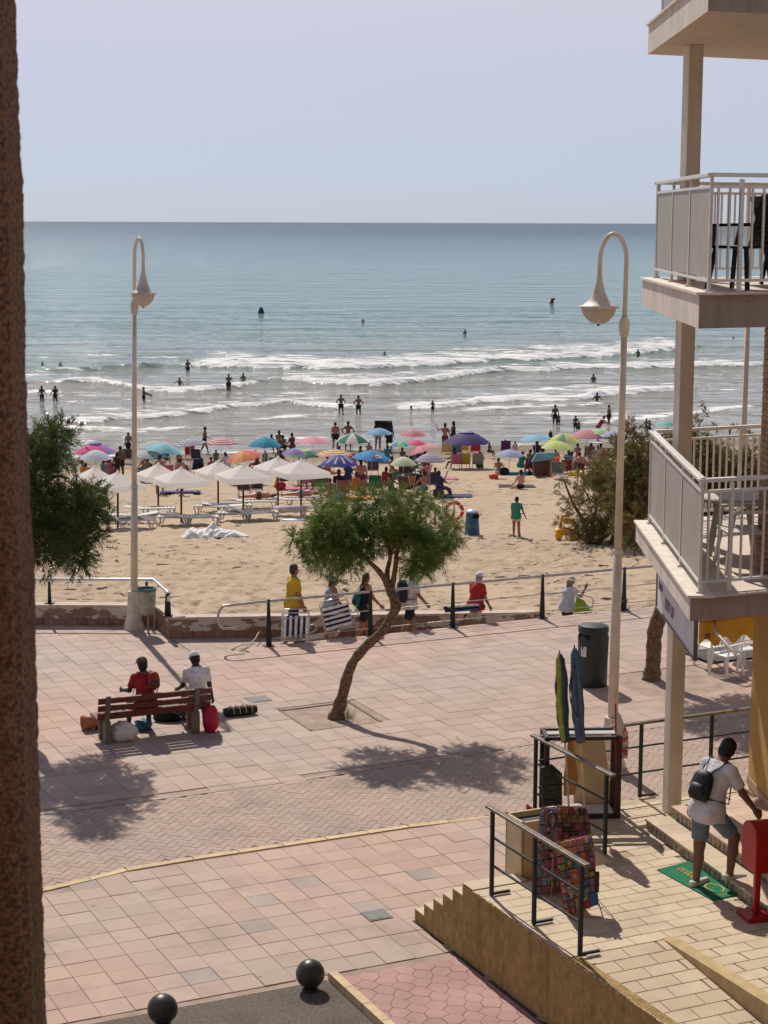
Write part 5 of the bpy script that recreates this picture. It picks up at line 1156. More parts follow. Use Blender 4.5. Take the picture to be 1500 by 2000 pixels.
def blob(c,r,name,mat,label,cat,seed,flat=.6,amp=.3,n=24,m=14,sc=2.2,up_=None,parent=None,ez=(0,0,1)):
    g=np.random.default_rng(seed);ph=g.uniform(0,6,(6,3));b=MB();vs=[]
    for i in range(m+1):
        for k in range(n):
            th=math.pi*i/m;a=2*math.pi*k/n;d=np.array([math.sin(th)*math.cos(a),math.sin(th)*math.sin(a),-math.cos(th)])
            w_=sum(math.sin(d@ (np.array([1.7,2.3,1.9])*sc*(1+.5*q))+ph[q].sum())/(1+q*.6) for q in range(5))*amp/3
            w_+= -amp*.35*abs(math.sin(3.1*sc*d[0]+ph[0,0]+2*d[2]))
            p=d*np.array(r)*(1+w_);
            if p[2]<-r[2]*flat:p[2]=-r[2]*flat
            vs.append(V3(c)+p+Z*r[2]*flat)
    b.add(vs,[(i*n+k,i*n+(k+1)%n,(i+1)*n+(k+1)%n,(i+1)*n+k) for i in range(m) for k in range(n)])
    o=b.build(name,mat,parent,True)
    if parent is None:tag(o,label,cat)
    return o
WS=M('white_sack_plastic',(.66,.66,.64),.38,.05,6,.3,25)
blob(atz(240,1446),(.27,.2,.2),'sack',WS,'bulging white plastic sack under the left end of the red bench','sack',1,.75,.25)
blob(atz(280,1425),(.17,.15,.13),'bag',M('blue_bag',(.02,.14,.24),.5,.2,8),'small blue bag under the middle of the red bench','bag',2)
p=atz(180,1424)
t=thing('shopping_bag','orange brown bag with its mouth tipped open beside the left end of the bench','bag',p)
b=MB();ax_=V3((-.78,-.35,.0));ax_/=np.linalg.norm(ax_);uy=V3((.35,-.78,.35));uy/=np.linalg.norm(uy);uz=np.cross(ax_,uy)
b.lathe(p+Z*.14+ax_*.05,[(.05,-.16),(.13,-.14),(.15,0),(.145,.13),(.135,.13),(.14,0),(.1,-.1)],14,uy,uz,ax_,.85);b.build('body',M('orange_leather',(.42,.155,.06),.55,.15,9),t,True)
b=MB();b.lathe(p+Z*.10+V3((.16,.02,0)),[(.02,-.1),(.12,-.08),(.13,.05),(.05,.12)],12,(1,0,0),(0,.7,.3));b.build('lining',M('dark_bag',(.03,.03,.035),.7),t,True)
blob(atz(330,1408),(.32,.13,.12),'bundle',M('black_cloth',(.012,.012,.014),.8,.3,12),'dark cloth bundle lying under the right half of the bench','bundle',4,.8,.3)
t=blob(atz(412,1430),(.15,.13,.27),'backpack',M('crimson_bag',(.42,.012,.045),.6,.12,7,.2,30),'upright crimson bag on the ground at the right end of the bench','bag',5,.85,.16)
b=MB();q=atz(425,1432);b.tube([q+Z*.02,q+E1*.1+Z*.015,q+E1*.24+Z*.012],.008,6);b.build('strap',BLK,t)
b=MB()
p=atz(440,1400);p2=atz(505,1392)
d_=(p2-p)/np.linalg.norm(p2-p)
t=thing('rolled_bundle','dark patterned bundle of rolled goods with pale straps lying right of the bench','bundle',p)
for k,(of,r_,mat) in enumerate(((0,.085,M('bundle_dark',(.03,.028,.022),.9,.5,16)),(.09,.075,M('bundle_brown',(.10,.05,.03),.9,.5,16)))):
    b=MB();s_=p+np.array([-d_[1],d_[0],0])*(of-.03)+Z*r_;b.tube([s_,s_+d_*.2,s_+d_*.42,s_+d_*.60],[r_*.9,r_*1.05,r_,r_*.8],10);b.build('roll',mat,t,True)
for k in range(4):
    s_=p+d_*(.13+k*.12)+np.array([-d_[1],d_[0],0])*.02;b=MB();b.tube([s_+np.array([-d_[1],d_[0],0])*.14*math.cos(a)+Z*(.08+.1*math.sin(a)) for a in np.linspace(-.3,math.pi+.3,9)],.008,5);b.build('strap',M('pale_strap',(.45,.42,.36),.8),t)
# ---- the two men on the bench
def seatpt(f,back=.24): return pl+(pr_-pl)*f+bn*back
man1,J1=person('man in red top and olive cap on the left half of the bench',seatpt(.47,.22),115,1.74,dict(seat=.44,lean=8,aL=(25,12,55),aR=(25,12,55),lL=(86,8,88),lR=(84,10,80),head=(14,-10)),'dark',[('shorts',(.05,.05,.06)),('tshirt',(.30,.018,.022))],'black',.014,('cap',(.09,.08,.05)),hands=True)
man2,J2=person('man in white shirt and white cap at the right end of the bench',seatpt(1.08,.22),112,1.76,dict(seat=.44,lean=14,aL=(20,10,40),aR=(6,14,4),lL=(86,6,84),lR=(84,12,80),head=(24,0)),'dark',[('shorts',(.04,.04,.05)),('tshirt',(.70,.70,.72))],'black',.014,('cap',(.78,.78,.80)),hands=True)
def backpack(o,J,u,label,mat,mat2,sz=(.14,.10,.22),off=(0,0),strapmat=None,dz=0,cat='backpack',name='backpack'):
    c=J['che']*.62+J['wai']*.38-J['fv']*(.075*u+sz[1]*.75)+J['rv']*off[0]+J['up']*(off[1]+dz)
    c=wp(o,c);rz=o.rotation_euler[2];M3=np.array(Matrix.Rotation(rz,3,'Z'));rv=M3@J['rv'];fv=M3@J['fv'];uv=M3@J['up']
    t=thing(name,label,cat,c)
    b=MB();b.lathe(c,[(.001,-sz[2]),(sz[0]*.75,-sz[2]*.97),(sz[0],-sz[2]*.7),(sz[0]*1.02,0),(sz[0]*.9,sz[2]*.6),(sz[0]*.6,sz[2]*.92),(.001,sz[2])],18,rv,fv,uv,sz[1]/sz[0]);b.build('body',mat,t,True)
    b=MB();b.lathe(c-fv*sz[1]*.75-uv*sz[2]*.3,[(.001,-sz[2]*.45),(sz[0]*.7,-sz[2]*.4),(sz[0]*.72,0),(sz[0]*.6,sz[2]*.35),(.001,sz[2]*.4)],14,rv,fv,uv,.45);b.build('pocket',mat2,t,True)
    sh=[M3@(J['sho'+n]*.72+J['nec']*.28)+np.array([o.location.x,o.location.y,o.location.z]) for n in('L','R')]
    for s_,p in zip((-1,1),sh):
        p=p*1;q=c+uv*sz[2]*.75+rv*s_*sz[0]*.45;b=MB()
        r1=p+uv*.045*u-fv*.02*u;r2=p+fv*.05*u+uv*.02*u+rv*s_*.0;r3=p+fv*.072*u-uv*.09*u;r4=p+fv*.03*u-uv*.21*u+rv*s_*.055*u;r5=c-uv*sz[2]*.7+rv*s_*sz[0]*.8
        b.tube([q,r1,r2,r3,r4,r5],[.009]*6,6);b.build('shoulder_strap',strapmat or mat,t,True)
    return t
backpack(man1,J1,1.74,'red and dark bag slung across the back of the olive capped man',M('sling_red',(.33,.02,.02),.6,.3,8),M('sling_dark',(.05,.04,.035),.7),(.11,.07,.15),(.12,.12),M('sling_strap',(.22,.19,.14),.8),cat='bag',name='sling_bag')
# ---- people on the ramp
def rampz(p):
    t_=float((p-K)@E1);return -max(0,t_)*.082
def onramp(px,off=-.75,z=None):
    # point of the ramp centre line seen at picture column px
    a,b_=-1.,14.
    for _ in range(40):
        m=(a+b_)/2;p=on(K,m,off);x=CX+F*((p-CAM)@rt)/((p-CAM)@fw)
        if x<px:a=m
        else:b_=m
    p=on(K,m,off);p[2]=rampz(p);return p
def Hfor(p,yh): return aty(CX,yh,p[1])[2]-p[2]
F_=25
p=onramp(573,-.95);H_=Hfor(p,1101)
wA,JA=person('young man in a yellow shirt, last of the four walkers on the ramp',p,F_,H_,dict(lean=2,aL=(5,7,15),aR=(8,7,10),lL=(12,2,4),lR=(-12,2,8)),'tan',[('shorts',(.03,.05,.14)),('tshirt',M('yellow_shirt',(.55,.36,.02),.85,.15,5,.2,40,coord='O')),('shoes',(.1,.1,.1))],'brown',.012,hands=True)
p=onramp(645,-.8);H_=Hfor(p,1124)
wB,JB=person('woman in a blue grey top and straw hat carrying a striped chair',p,F_,H_,dict(lean=6,aL=(10,10,25),aR=(14,8,30),lL=(10,2,4),lR=(-10,2,8),head=(10,0)),'tan',[('shorts',(.30,.24,.20)),('vest',(.30,.36,.42))],'brown',.013,('brim',(.42,.38,.32)),hands=True,fat=1.15,fem=True,hairlen=1)
p=onramp(711,-.75);H_=Hfor(p,1118)
wC,JC=person('woman with a dark ponytail in a black top and shorts walking down the ramp',p,F_,H_,dict(lean=5,aL=(-10,8,12),aR=(24,10,18),lL=(14,2,3),lR=(-14,2,10)),'red',[('shorts',(.02,.02,.025)),('tank',(.012,.015,.02))],'brown',.013,hairlen=3,hands=True,fem=True,fat=1.05)
p=onramp(800,-.75);H_=Hfor(p,1107)
wD,JD=person('man in white shirt and flat cap leading the four walkers',p,F_,H_,dict(lean=4,aL=(-8,8,12),aR=(20,10,20),lL=(16,2,4),lR=(-16,2,12),head=(12,0)),'tan',[('shorts',(.018,.018,.022)),('tshirt',(.62,.60,.60)),('shoes',(.2,.2,.2))],'grey',.013,('cap',(.06,.05,.045)),hands=True)
p=onramp(929,-.8);H_=Hfor(p,1116)
wE,JE=person('man in a red shirt and white cap further down the ramp behind the railing',p,F_+20,H_,dict(lean=7,aL=(4,8,14),aR=(8,10,20),lL=(12,2,4),lR=(-12,2,8),head=(18,0)),'tan',[('shorts',(.50,.45,.36)),('tshirt',(.42,.025,.02))],'grey',.013,('cap',(.75,.75,.73)),hands=True,fat=1.1)
p=onramp(1108,-.8);H_=Hfor(p,1124)
wF,JF=person('person in pale grey shirt and cream hat low on the ramp',p,F_+15,H_,dict(lean=8,aL=(4,8,10),aR=(48,12,105),lL=(10,2,4),lR=(-10,2,8),head=(12,15)),'tan',[('shorts',(.02,.022,.03)),('tshirt',(.52,.55,.62))],'blond',.013,('brim',(.60,.52,.40)),hands=True,fat=1.15,hairlen=1)
backpack(wC,JC,1.6,'small teal and black backpack worn by the woman with the ponytail',M('teal_cloth',(.012,.16,.15),.7,.25,8),M('teal_dark',(.02,.03,.03),.7),(.12,.08,.17),(-.03,-.10),BLK)
backpack(wD,JD,1.7,'black hiking backpack on the man in the flat cap',M('pack_black',(.018,.018,.022),.7,.25,8),M('pack_grey',(.05,.05,.06),.7),(.17,.12,.26),(0,0),BLK)
b=MB();q=wp(wD,JD['che']-JD['fv']*.26+JD['up']*.05);b.tube([q,q+Z*.42+V3((-.03,0,0))],[.02,.015],8);tag(b.build('folded_parasol',M('lime_cloth',(.36,.42,.10),.8),None,True),'thin folded lime parasol sticking out of the black hiking backpack','parasol')
def folding_chair(c,ax,ay,az,label,w_=.56,h=.75,stripes=7,cA=(.80,.80,.78),cB=(.02,.03,.10),horiz=False,name='folded_beach_chair'):
    """flat folded aluminium beach chair with striped cloth: ax width, az length"""
    ax,az=V3(ax),V3(az);ax/=np.linalg.norm(ax);az-=ax*(az@ax);az/=np.linalg.norm(az);ay=np.cross(az,ax);c=V3(c);t=thing(name,label,'beach chair',c)
    al=M('aluminium',(.60,.60,.58),.3,.08,10,metal=.6)
    for s_ in(0,1):
        o=ay*(.03+.05*s_);b=MB();k=.0 if s_==0 else .07
        b.tube([c+ax*(-w_/2)+o-az*k,c+ax*(-w_/2)+az*(h+k)+o,c+ax*(-w_/2+.05)+az*(h+k+.05)+o,c+ax*(w_/2-.05)+az*(h+k+.05)+o,c+ax*(w_/2)+az*(h+k)+o,c+ax*w_/2+o-az*k,c+ax*(-w_/2)+o-az*k],.013,7);b.build('frame',al,t,True)
    n=stripes*2+1
    for i in range(n):
        b=MB();m=cloth('stripe_light',cA) if i%2==0 else cloth('stripe_navy',cB)
        if not horiz:b.box(c+ax*(-w_/2+.02+(w_-.04)*(i+.5)/n)+az*h/2,((w_-.04)/n*.998,.012,h-.02),ax,ay,az)
        else:b.box(c+az*(.02+(h-.04)*(i+.5)/n),(w_-.03,.012,(h-.04)/n*.998),ax,ay,az)
        b.build('stripe',m,t)
    b=MB();b.tube([c+ax*w_/2+az*h*.55,c+ax*(w_/2+.14)+az*h*.6,c+ax*(w_/2+.17)+az*h*.35,c+ax*(w_/2+.02)+az*h*.2],.012,7);b.build('armrest',al,t,True)
    return t
q=aty(577,1246,wA.location.y-.33);folding_chair(q-V3((0,0,.0)),(1,.25,-.04),0,(-.06,-.05,1),'navy and white striped folding chair held by the young man in yellow',.58,.50,4)
q=aty(663,1226,wB.location.y-.35);folding_chair(q,(1,.3,.22),0,(-.28,-.05,1),'striped folding chair hanging at a slant from the straw hatted woman',.62,.52,4,horiz=True)
q=aty(627,1262,wB.location.y-.1);b=MB()
for k in range(3):b.tube([q+V3((-.32,0,.15+.03*k)),q+V3((.35,.1,.22+.03*k)),q+V3((.42,.1,.34))],.012,6)
tag(b.build('chair_legs',M('aluminium',(.6,.6,.58),.3,metal=.6),None,True),'bare aluminium chair frame poking out between the first two walkers','chair frame')
q=aty(1130,1196,wF.location.y-.3);t=thing('green_beach_chair','lime green folding chair under the arm of the person in the cream hat','beach chair',q)
b=MB();b.add([q+V3((-.12,0,.0)),q+V3((.30,0,.04)),q+V3((.12,.05,.28)),q+V3((-.05,.05,.36))],[(0,1,2,3)]);o=b.build('cloth',M('lime_cloth2',(.22,.38,.03),.8,.1,6),t);md=o.modifiers.new('s','SOLIDIFY');md.thickness=.01
b=MB();b.tube([q+V3((-.05,0,.45)),q+V3((.28,0,.36)),q+V3((.34,0,.28)),q+V3((.30,0,.0)),q+V3((-.12,0,-.03))],.013,7);b.tube([q+V3((0,0.03,.28)),q+V3((.3,.03,.1))],.012,6);b.build('frame',M('steel_tube',(.38,.36,.33),.35,metal=.6),t,True)
q=aty(893,1197,wE.location.y-.35);t=thing('beach_trolley','rolled black and white parasols on a folded trolley beside the red shirted man','trolley',q)
for k in range(3):
    b=MB();b.tube([q+V3((-.28,0,.13-.05*k)),q+V3((.5,.1,.17-.05*k))],.028,8);b.build('roll',cloth('trolley_%d'%k,((.7,.7,.68),(.02,.02,.02),(.05,.1,.35))[k]),t,True)
for s_ in(-1,1):
    b=MB();b.tube([q+V3((.1+s_*.12,.02,-.02)),q+V3((.05+s_*.05,.02,-.28)),q+V3((.2,.02,-.02))],.01,6);b.build('frame',BLK,t,True)
b=MB();
for s_ in(0,1):
    c=q+V3((-.27+.86*s_,-.03,.12+.04*s_));b.lathe(c,[(.045,-.02),(.05,0),(.045,.02)],12,(1,0,0),(0,0,1),(0,1,0),cap=True)
b.build('wheel',BLK,t)
# ---- the man on the steps
fr=math.radians(38);pm=atz(1376,1742,TZ);HM=1.93
man3,J3=person('man in a white T-shirt and blue denim shorts stepping up from the green mat',pm+V3((.02,.10,0)),33,HM,dict(lean=20,turn=6,aL=(-16,16,14),aR=(26,12,10),lL=(1,3,4),lR=(42,6,52),head=(26,-22)),'brown',[('shorts',M('denim',(.145,.205,.265),.85,.14,12,.3,90,coord='O')),('tshirt',M('white_tshirt',(.62,.62,.65),.88,.06,6,2.6,8,coord='O')),('shoes',M('canvas_shoe',(.58,.57,.54),.8,.06,10,coord='O'))],'black',.0095,hands=True,hairlen=0)
t=backpack(man3,J3,HM,'small black drawstring backpack on the man in the white T-shirt',M('pack_leather',(.010,.010,.011),.5,.25,14,.4,30),M('pack_leather2',(.016,.016,.017),.5),(.155,.085,.19),(-.02,-.06),BLK)
b=MB();q=wp(man3,J3['wriL']);b.sphere(q,.038,12,8,.5);tag(b.build('wristband',BLK,None,True),'black wristband on the lowered arm of the man by the steps','wristband')
hd=wp(man3,(J3['hdb']+J3['hdt'])/2);M3=np.array(Matrix.Rotation(man3.rotation_euler[2],3,'Z'));hf=M3@J3['hf'];hdv=M3@J3['hd'];sd=np.cross(hf,hdv)
t=thing('sunglasses','dark sunglasses on the man by the steps','sunglasses',hd+hf*.1)
for s_ in(-1,1):
    b=MB();b.sphere(hd+hf*.093+sd*s_*.035+hdv*.012,.030,12,8,.75,sd,hf,hdv,.4);b.build('lens',BLK,t,True);b=MB();b.beam(hd+hf*.09+sd*s_*.06+hdv*.015,hd-hf*.01+sd*s_*.088+hdv*.01,.006,.01);b.build('temple_arm',BLK,t)
# ---- green mat
cs=[np.append(atz(x,y,TZ)[:2],0) for x,y in ((1283,1700),(1350,1683),(1464,1744),(1392,1760))]
t=thing('door_mat','green door mat with worn gold lettering and emblem in front of the steps','mat',np.append(cs[0][:2],TZ))
b=MB();b.prism([c[:2] for c in cs],TZ+.003,TZ+.014);b.build('mat',M('mat_green',(.006,.17,.075),.9,.12,20,.6,120),t)
cc=sum(cs)/4;e=(cs[2]+cs[3]-cs[0]-cs[1])/2;e/=np.linalg.norm(e);nn=np.cross(Z,e)
GLD=M('gold_print',(.50,.36,.10),.8,.2,20)
o0=cs[0]*.5+cs[1]*.5+e*.16-nn*.02
def stroke(b,pts,w_=.016):
    for p,q in zip(pts[:-1],pts[1:]):b.beam(p,q,w_,.003)
z0=Z*(TZ+.0165)
for k in range(7):
    b=MB();c=o0+e*(.075*k)+z0;s_=.05;ty=(0,1,2,1,0,2,1)[k]
    ring=[c+e*s_*.5*math.cos(a)+nn*s_*.9*math.sin(a) for a in np.linspace(.5,5.8 if ty else 6.4,9)]
    stroke(b,ring);
    if ty!=1:stroke(b,[c+e*s_*.5-nn*s_*.8,c+e*s_*.5+nn*s_*(1.6 if ty==2 else .9)])
    b.build('lettering',GLD,t)
b=MB();c=o0+e*.72+z0;stroke(b,[c+e*.14*math.cos(a)+nn*.10*math.sin(a) for a in np.linspace(0,5.4,16)],.018);b.build('emblem',GLD,t)
b=MB();c=o0+e*.86+z0-nn*.05;stroke(b,[c+e*.10*math.cos(a)+nn*.12*math.sin(a) for a in np.linspace(-1.2,1.4,9)],.012);b.build('emblem',GLD,t)
# ---- red post box like container
p=np.append(atz(1476,1792,TZ)[:2],TZ)
t=thing('red_box','glossy red box on a single post beside the patterned steps','box',p)
RG=M('red_gloss',(.36,.006,.010),.3,.08,5,.05,20,spec=.5)
b=MB();bx=V3((.97,.25,0));by=V3((-.25,.97,0));b.box(p+Z*.03,(.34,.34,.06),bx,by);b.build('foot_plate',RG,t,bevel=.008)
b=MB();b.box(p+Z*.32,(.075,.06,.6),bx,by);b.build('post',RG,t,bevel=.01)
prof=[(-.19,.0),(.19,0),(.19,.42),(.17,.50),(.11,.555),(0,.575),(-.11,.555),(-.17,.50),(-.19,.42)]
b=MB();b.ext([p+by*a+Z*(.60+h_)-bx*.12 for a,h_ in prof],bx*.55);b.build('body',RG,t,bevel=.01)
# ---- ball bollards
for (x,y,lb) in ((606,1933,'dark metal ball bollard on the grey street corner by the yellow kerb'),(318,2003,'dark metal ball bollard at the bottom edge left of the other')):
    p=atz(x,y);t=thing('ball_bollard',lb,'bollard',p,0,'ball bollards');m=M('bollard_metal',(.055,.048,.040),.38,.25,9,.12,60,metal=.35)
    b=MB();b.sphere(p+Z*.20,.172,32,20);b.build('ball',m,t,True);b=MB();b.lathe(p,[(.10,0),(.10,.02),(.06,.04),(.055,.08)],16,cap=True);b.build('neck',m,t,'auto')
# ---- closed parasols for sale
def closed_parasol(base,top,mats,label,r=.07,pole=True,pitch=.0,low=1450):
    b0=V3(base);tp=V3(top);d=(tp-b0);L=np.linalg.norm(d);d/=L;t=thing('closed_parasol',label,'parasol',b0,0,'closed parasols in the display')
    b=MB();b.tube([b0,tp],.014,8);b.build('pole',M('white_pole',(.6,.58,.54),.4),t,True)
    u1=np.cross(d,(0,1,0));u1/=np.linalg.norm(u1);u2=np.cross(d,u1);L0=L-low
    n=16
    for q,mat in enumerate(mats):
        vs=[];b=MB()
        for i in range(15):
            s_=i/14;rr=r*(.62+.55*math.sin(s_*2.7+.2))*(1 if i<14 else .45)*(1+.10*math.sin(i*1.3+q));zz=L0+low*s_ if True else 0
            for k in range(n//len(mats)+1):
                a=2*math.pi*(k+q*(n//len(mats)))/n;f=1+.22*math.sin(a*5+i*.4);vs.append(b0+d*zz+u1*rr*f*math.cos(a)+u2*rr*f*math.sin(a)*.9)
        m_=n//len(mats)+1;b.add(vs,[(i*m_+k,i*m_+k+1,(i+1)*m_+k+1,(i+1)*m_+k) for i in range(14) for k in range(m_-1)]);o=b.build('cloth_gore',mat,t,True);md=o.modifiers.new('s','SOLIDIFY');md.thickness=.008
    b=MB();z_=b0+d*(L0+.03);b.lathe(z_,[(r*.5,-.02),(r*.62,0),(r*.5,.02)],12,u1,u2,d);b.build('tie',mats[0],t)
    b=MB();b.tube([tp,tp+d*.05],[.012,.006],6);b.build('tip',BLK,t)
LM=cloth('lime_stripe',(.30,.34,.05));NV=cloth('navy_stripe',(.05,.085,.13));BL=cloth('slate_blue',(.075,.125,.19));BL2=cloth('slate_blue2',(.10,.17,.26))
Yp=24.0
closed_parasol(aty(1112,1592,Yp),aty(1093,1277,Yp),[LM,NV,LM,NV],'closed lime and navy parasol standing in the display frame',.066,low=1.22)
closed_parasol(aty(1143,1592,Yp-.1),aty(1122,1266,Yp-.1),[BL,BL2,NV,BL],'closed slate blue parasol leaning in the display frame beside the lime one',.066,low=1.30)
b=MB();q=aty(1123,1300,Yp-.2);b.tube([q,aty(1112,1340,Yp-.25),aty(1114,1370,Yp-.25),aty(1127,1400,Yp-.2)],.008,5);tag(b.build('carry_strap',BLK,None,True),'loose black carrying strap hanging from the slate blue parasol','strap')
# ---- black display frame with boards
DF=M('frame_dark',(.03,.018,.016),.5,.25,10);DR=M('frame_maroon',(.055,.02,.018),.55,.2,8)
fl=np.append(atz(1066,1600,TZ)[:2],TZ);fr_=np.append(atz(1206,1598,TZ)[:2],TZ)
t=thing('display_stand','dark metal display frame behind the terrace railing holding the boards and parasols','display frame',(fl+fr_)/2)
fx=(fr_-fl)/np.linalg.norm(fr_-fl);fy=np.cross(Z,fx)
bl=fl+fy*.0
for p_,m_ in ((fl,DF),(fr_,DR),(fl+fy*.42,DF),(fr_+fy*.42,DR)):
    b=MB();b.box(p_+Z*.58,(.07,.05,1.14),fx,fy);b.build('post',m_,t)
for a,c in ((fl,fl+fy*.42),(fr_,fr_+fy*.42),(fl,fr_),(fl+fy*.42,fr_+fy*.42)):
    for z_ in (.04,1.13):
        b=MB();b.beam(a+Z*z_,c+Z*z_,.05,.05);b.build('bar',DF,t)
b=MB();b.box((fl+fr_)/2+fy*.2+Z*.07,(np.linalg.norm(fr_-fl)-.1,.36,.02),fx,fy);b.build('shelf',M('white_shelf',(.62,.62,.66),.4,.05,5),t)
b=MB();b.box((fl+fr_)/2+fy*.2+Z*1.15,(np.linalg.norm(fr_-fl)-.05,.16,.015),fx,fy);b.build('top_plate',M('top_plate',(.45,.42,.42),.4),t)
CB=M('cream_board',(.58,.47,.30),.7,.06,4)
pq=[aty(1112,1435,24.55),aty(1178,1420,24.55),aty(1196,1568,24.55),aty(1122,1585,24.55)]
b=MB();b.ext(pq,(0,.03,0));tag(b.build('display_board',CB),'cream rectangular board leaning inside the dark display frame','board')
pq=[aty(1112,1435,24.35),aty(1100,1530,24.35),aty(1128,1528,24.35)]
pq=[aty(1111,1440,24.35),aty(1118,1440,24.35),aty(1130,1520,24.35),aty(1124,1552,24.35),aty(1101,1555,24.35),aty(1101,1520,24.35)]
b=MB();b.ext(pq,(0,.04,0));tag(b.build('orange_pennant',M('orange_cloth',(.50,.25,.07),.8,.1,6)),'narrow orange pennant shaped bag hanging beside the cream board','pennant')
pq=[aty(1057,1500,23.9),aty(1078,1494,23.9),aty(1098,1512,23.9),aty(1098,1588,23.9),aty(1060,1610,23.9)]
b=MB();b.ext(pq,(0,.05,0));o=b.build('chalkboard',M('chalkboard',(.018,.020,.014),.7,.5,9));tag(o,'small blackboard with faint chalk marks at the left end of the display frame','chalkboard')
b=MB()
for k in range(6):
    q=aty(1068+4*(k%3),1530+9*k,23.885);b.beam(q,q+V3((.10-.01*k,0,.012)),.004,.008)
b.build('chalk_mark',M('chalk',(.12,.12,.09),.9),o)
# torn white paper on the lamp foot
b=MB();pq=[aty(1180,1472,24.9),aty(1184,1472,24.9),aty(1189,1492,24.9),aty(1193,1495,24.9),aty(1181,1492,24.9)];b.ext([aty(1177,1440,25),aty(1186,1440,25),aty(1186,1482,25),aty(1193,1492,25),aty(1182,1491,25)],(0,.01,0));tag(b.build('torn_paper',WPL),'torn strip of white paper hanging beside the cream board','paper')
# white folded flag with red print
Yf=24.15
t=thing('folded_flag','white folded flag with red letters on a thin red pole','flag',aty(1203,1598,Yf))
b=MB();b.tube([aty(1205,1594,Yf),aty(1202,1374,Yf)],.012,8);b.build('pole',M('pole_red',(.42,.03,.025),.5),t,True)
m=M('flag_white',(.62,.58,.55),.85,.06,4,trans=.25);rd=M('flag_red',(.50,.035,.035),.8)
b=MB();out=[(1204,1386),(1213,1398),(1218,1412),(1226,1430),(1228,1450),(1226,1481),(1212,1482),(1206,1440),(1204,1410)];b.ext([aty(x,y,Yf-.03) for x,y in out],(0,.012,0));b.build('cloth',m,t)
yf=Yf-.045
for l in ([(1217,1434),(1221,1420),(1226,1433)],[(1208,1436),(1213,1446),(1221,1442),(1227,1438),(1221,1447),(1212,1448),(1208,1436)],[(1214,1460),(1214,1474)],[(1219,1460),(1219,1474)],[(1214,1467),(1219,1467)],[(1226,1460),(1222,1460),(1222,1474),(1226,1474)],[(1222,1467),(1225,1467)]):
    b=MB();P=[aty(x,y,yf) for x,y in l]
    for a,c in zip(P[:-1],P[1:]):b.beam(a,c,.010,.019,(0,1,0))
    b.build('print',rd,t)
# ---- cream box with dark top next to the rack
c1=np.append(atz(1019,1715,TZ)[:2],TZ);t=thing('cream_box','cream box with an open dark top between the two terrace railings','box',c1)
W_=.72;D_=.42
q0=c1;q1=c1+E1*W_;cr=[q0,q1,q1+E2*D_,q0+E2*D_];hB=aty(1019,1598,c1[1])[2]-TZ-.06
for a,c_,o_ in ((cr[0],cr[1],E2),(cr[1],cr[2],-E1),(cr[2],cr[3],-E2),(cr[3],cr[0],E1)):
    b=MB();b.prism([x[:2] for x in (a,c_,c_+o_*.03,a+o_*.03)],0,TZ+hB);b.build('side_panel',M('box_cream',(.55,.44,.25),.6,.06,4),t)
b=MB();b.prism([x[:2] for x in (q0+E1*.03+E2*.03,q1-E1*.03+E2*.03,q1-E1*.03+E2*(D_-.03),q0+E1*.03+E2*(D_-.03))],.3,TZ+hB-.07);b.build('dark_inside',M('box_inside',(.02,.02,.02),.6),t)
for k,(x,y) in enumerate(((1052,1607),(1075,1602),(1098,1598))):
    q=aty(x,y+4,c1[1]+.25);b=MB();b.box(q,(.07,.05,.02),E1,E2);tag(b.build('packet',WPL),('small white packet on top of the cream box, nearest its open corner','small white packet in the middle of the cream box top','small white packet at the far end of the cream box top')[k],'packet')
b=MB();b.ext([aty(1028,1570,24.6),aty(1040,1578,24.6),aty(1041,1592,24.6),aty(1028,1592,24.6)],(0,.02,0));o=tag(b.build('red_card',rd),'red and white card sticking up behind the cream box','card')
b=MB();b.ext([aty(1029,1584,24.585),aty(1035,1580,24.585),aty(1039,1588,24.585),aty(1030,1591,24.585)],(0,.004,0));b.build('print',m,o)
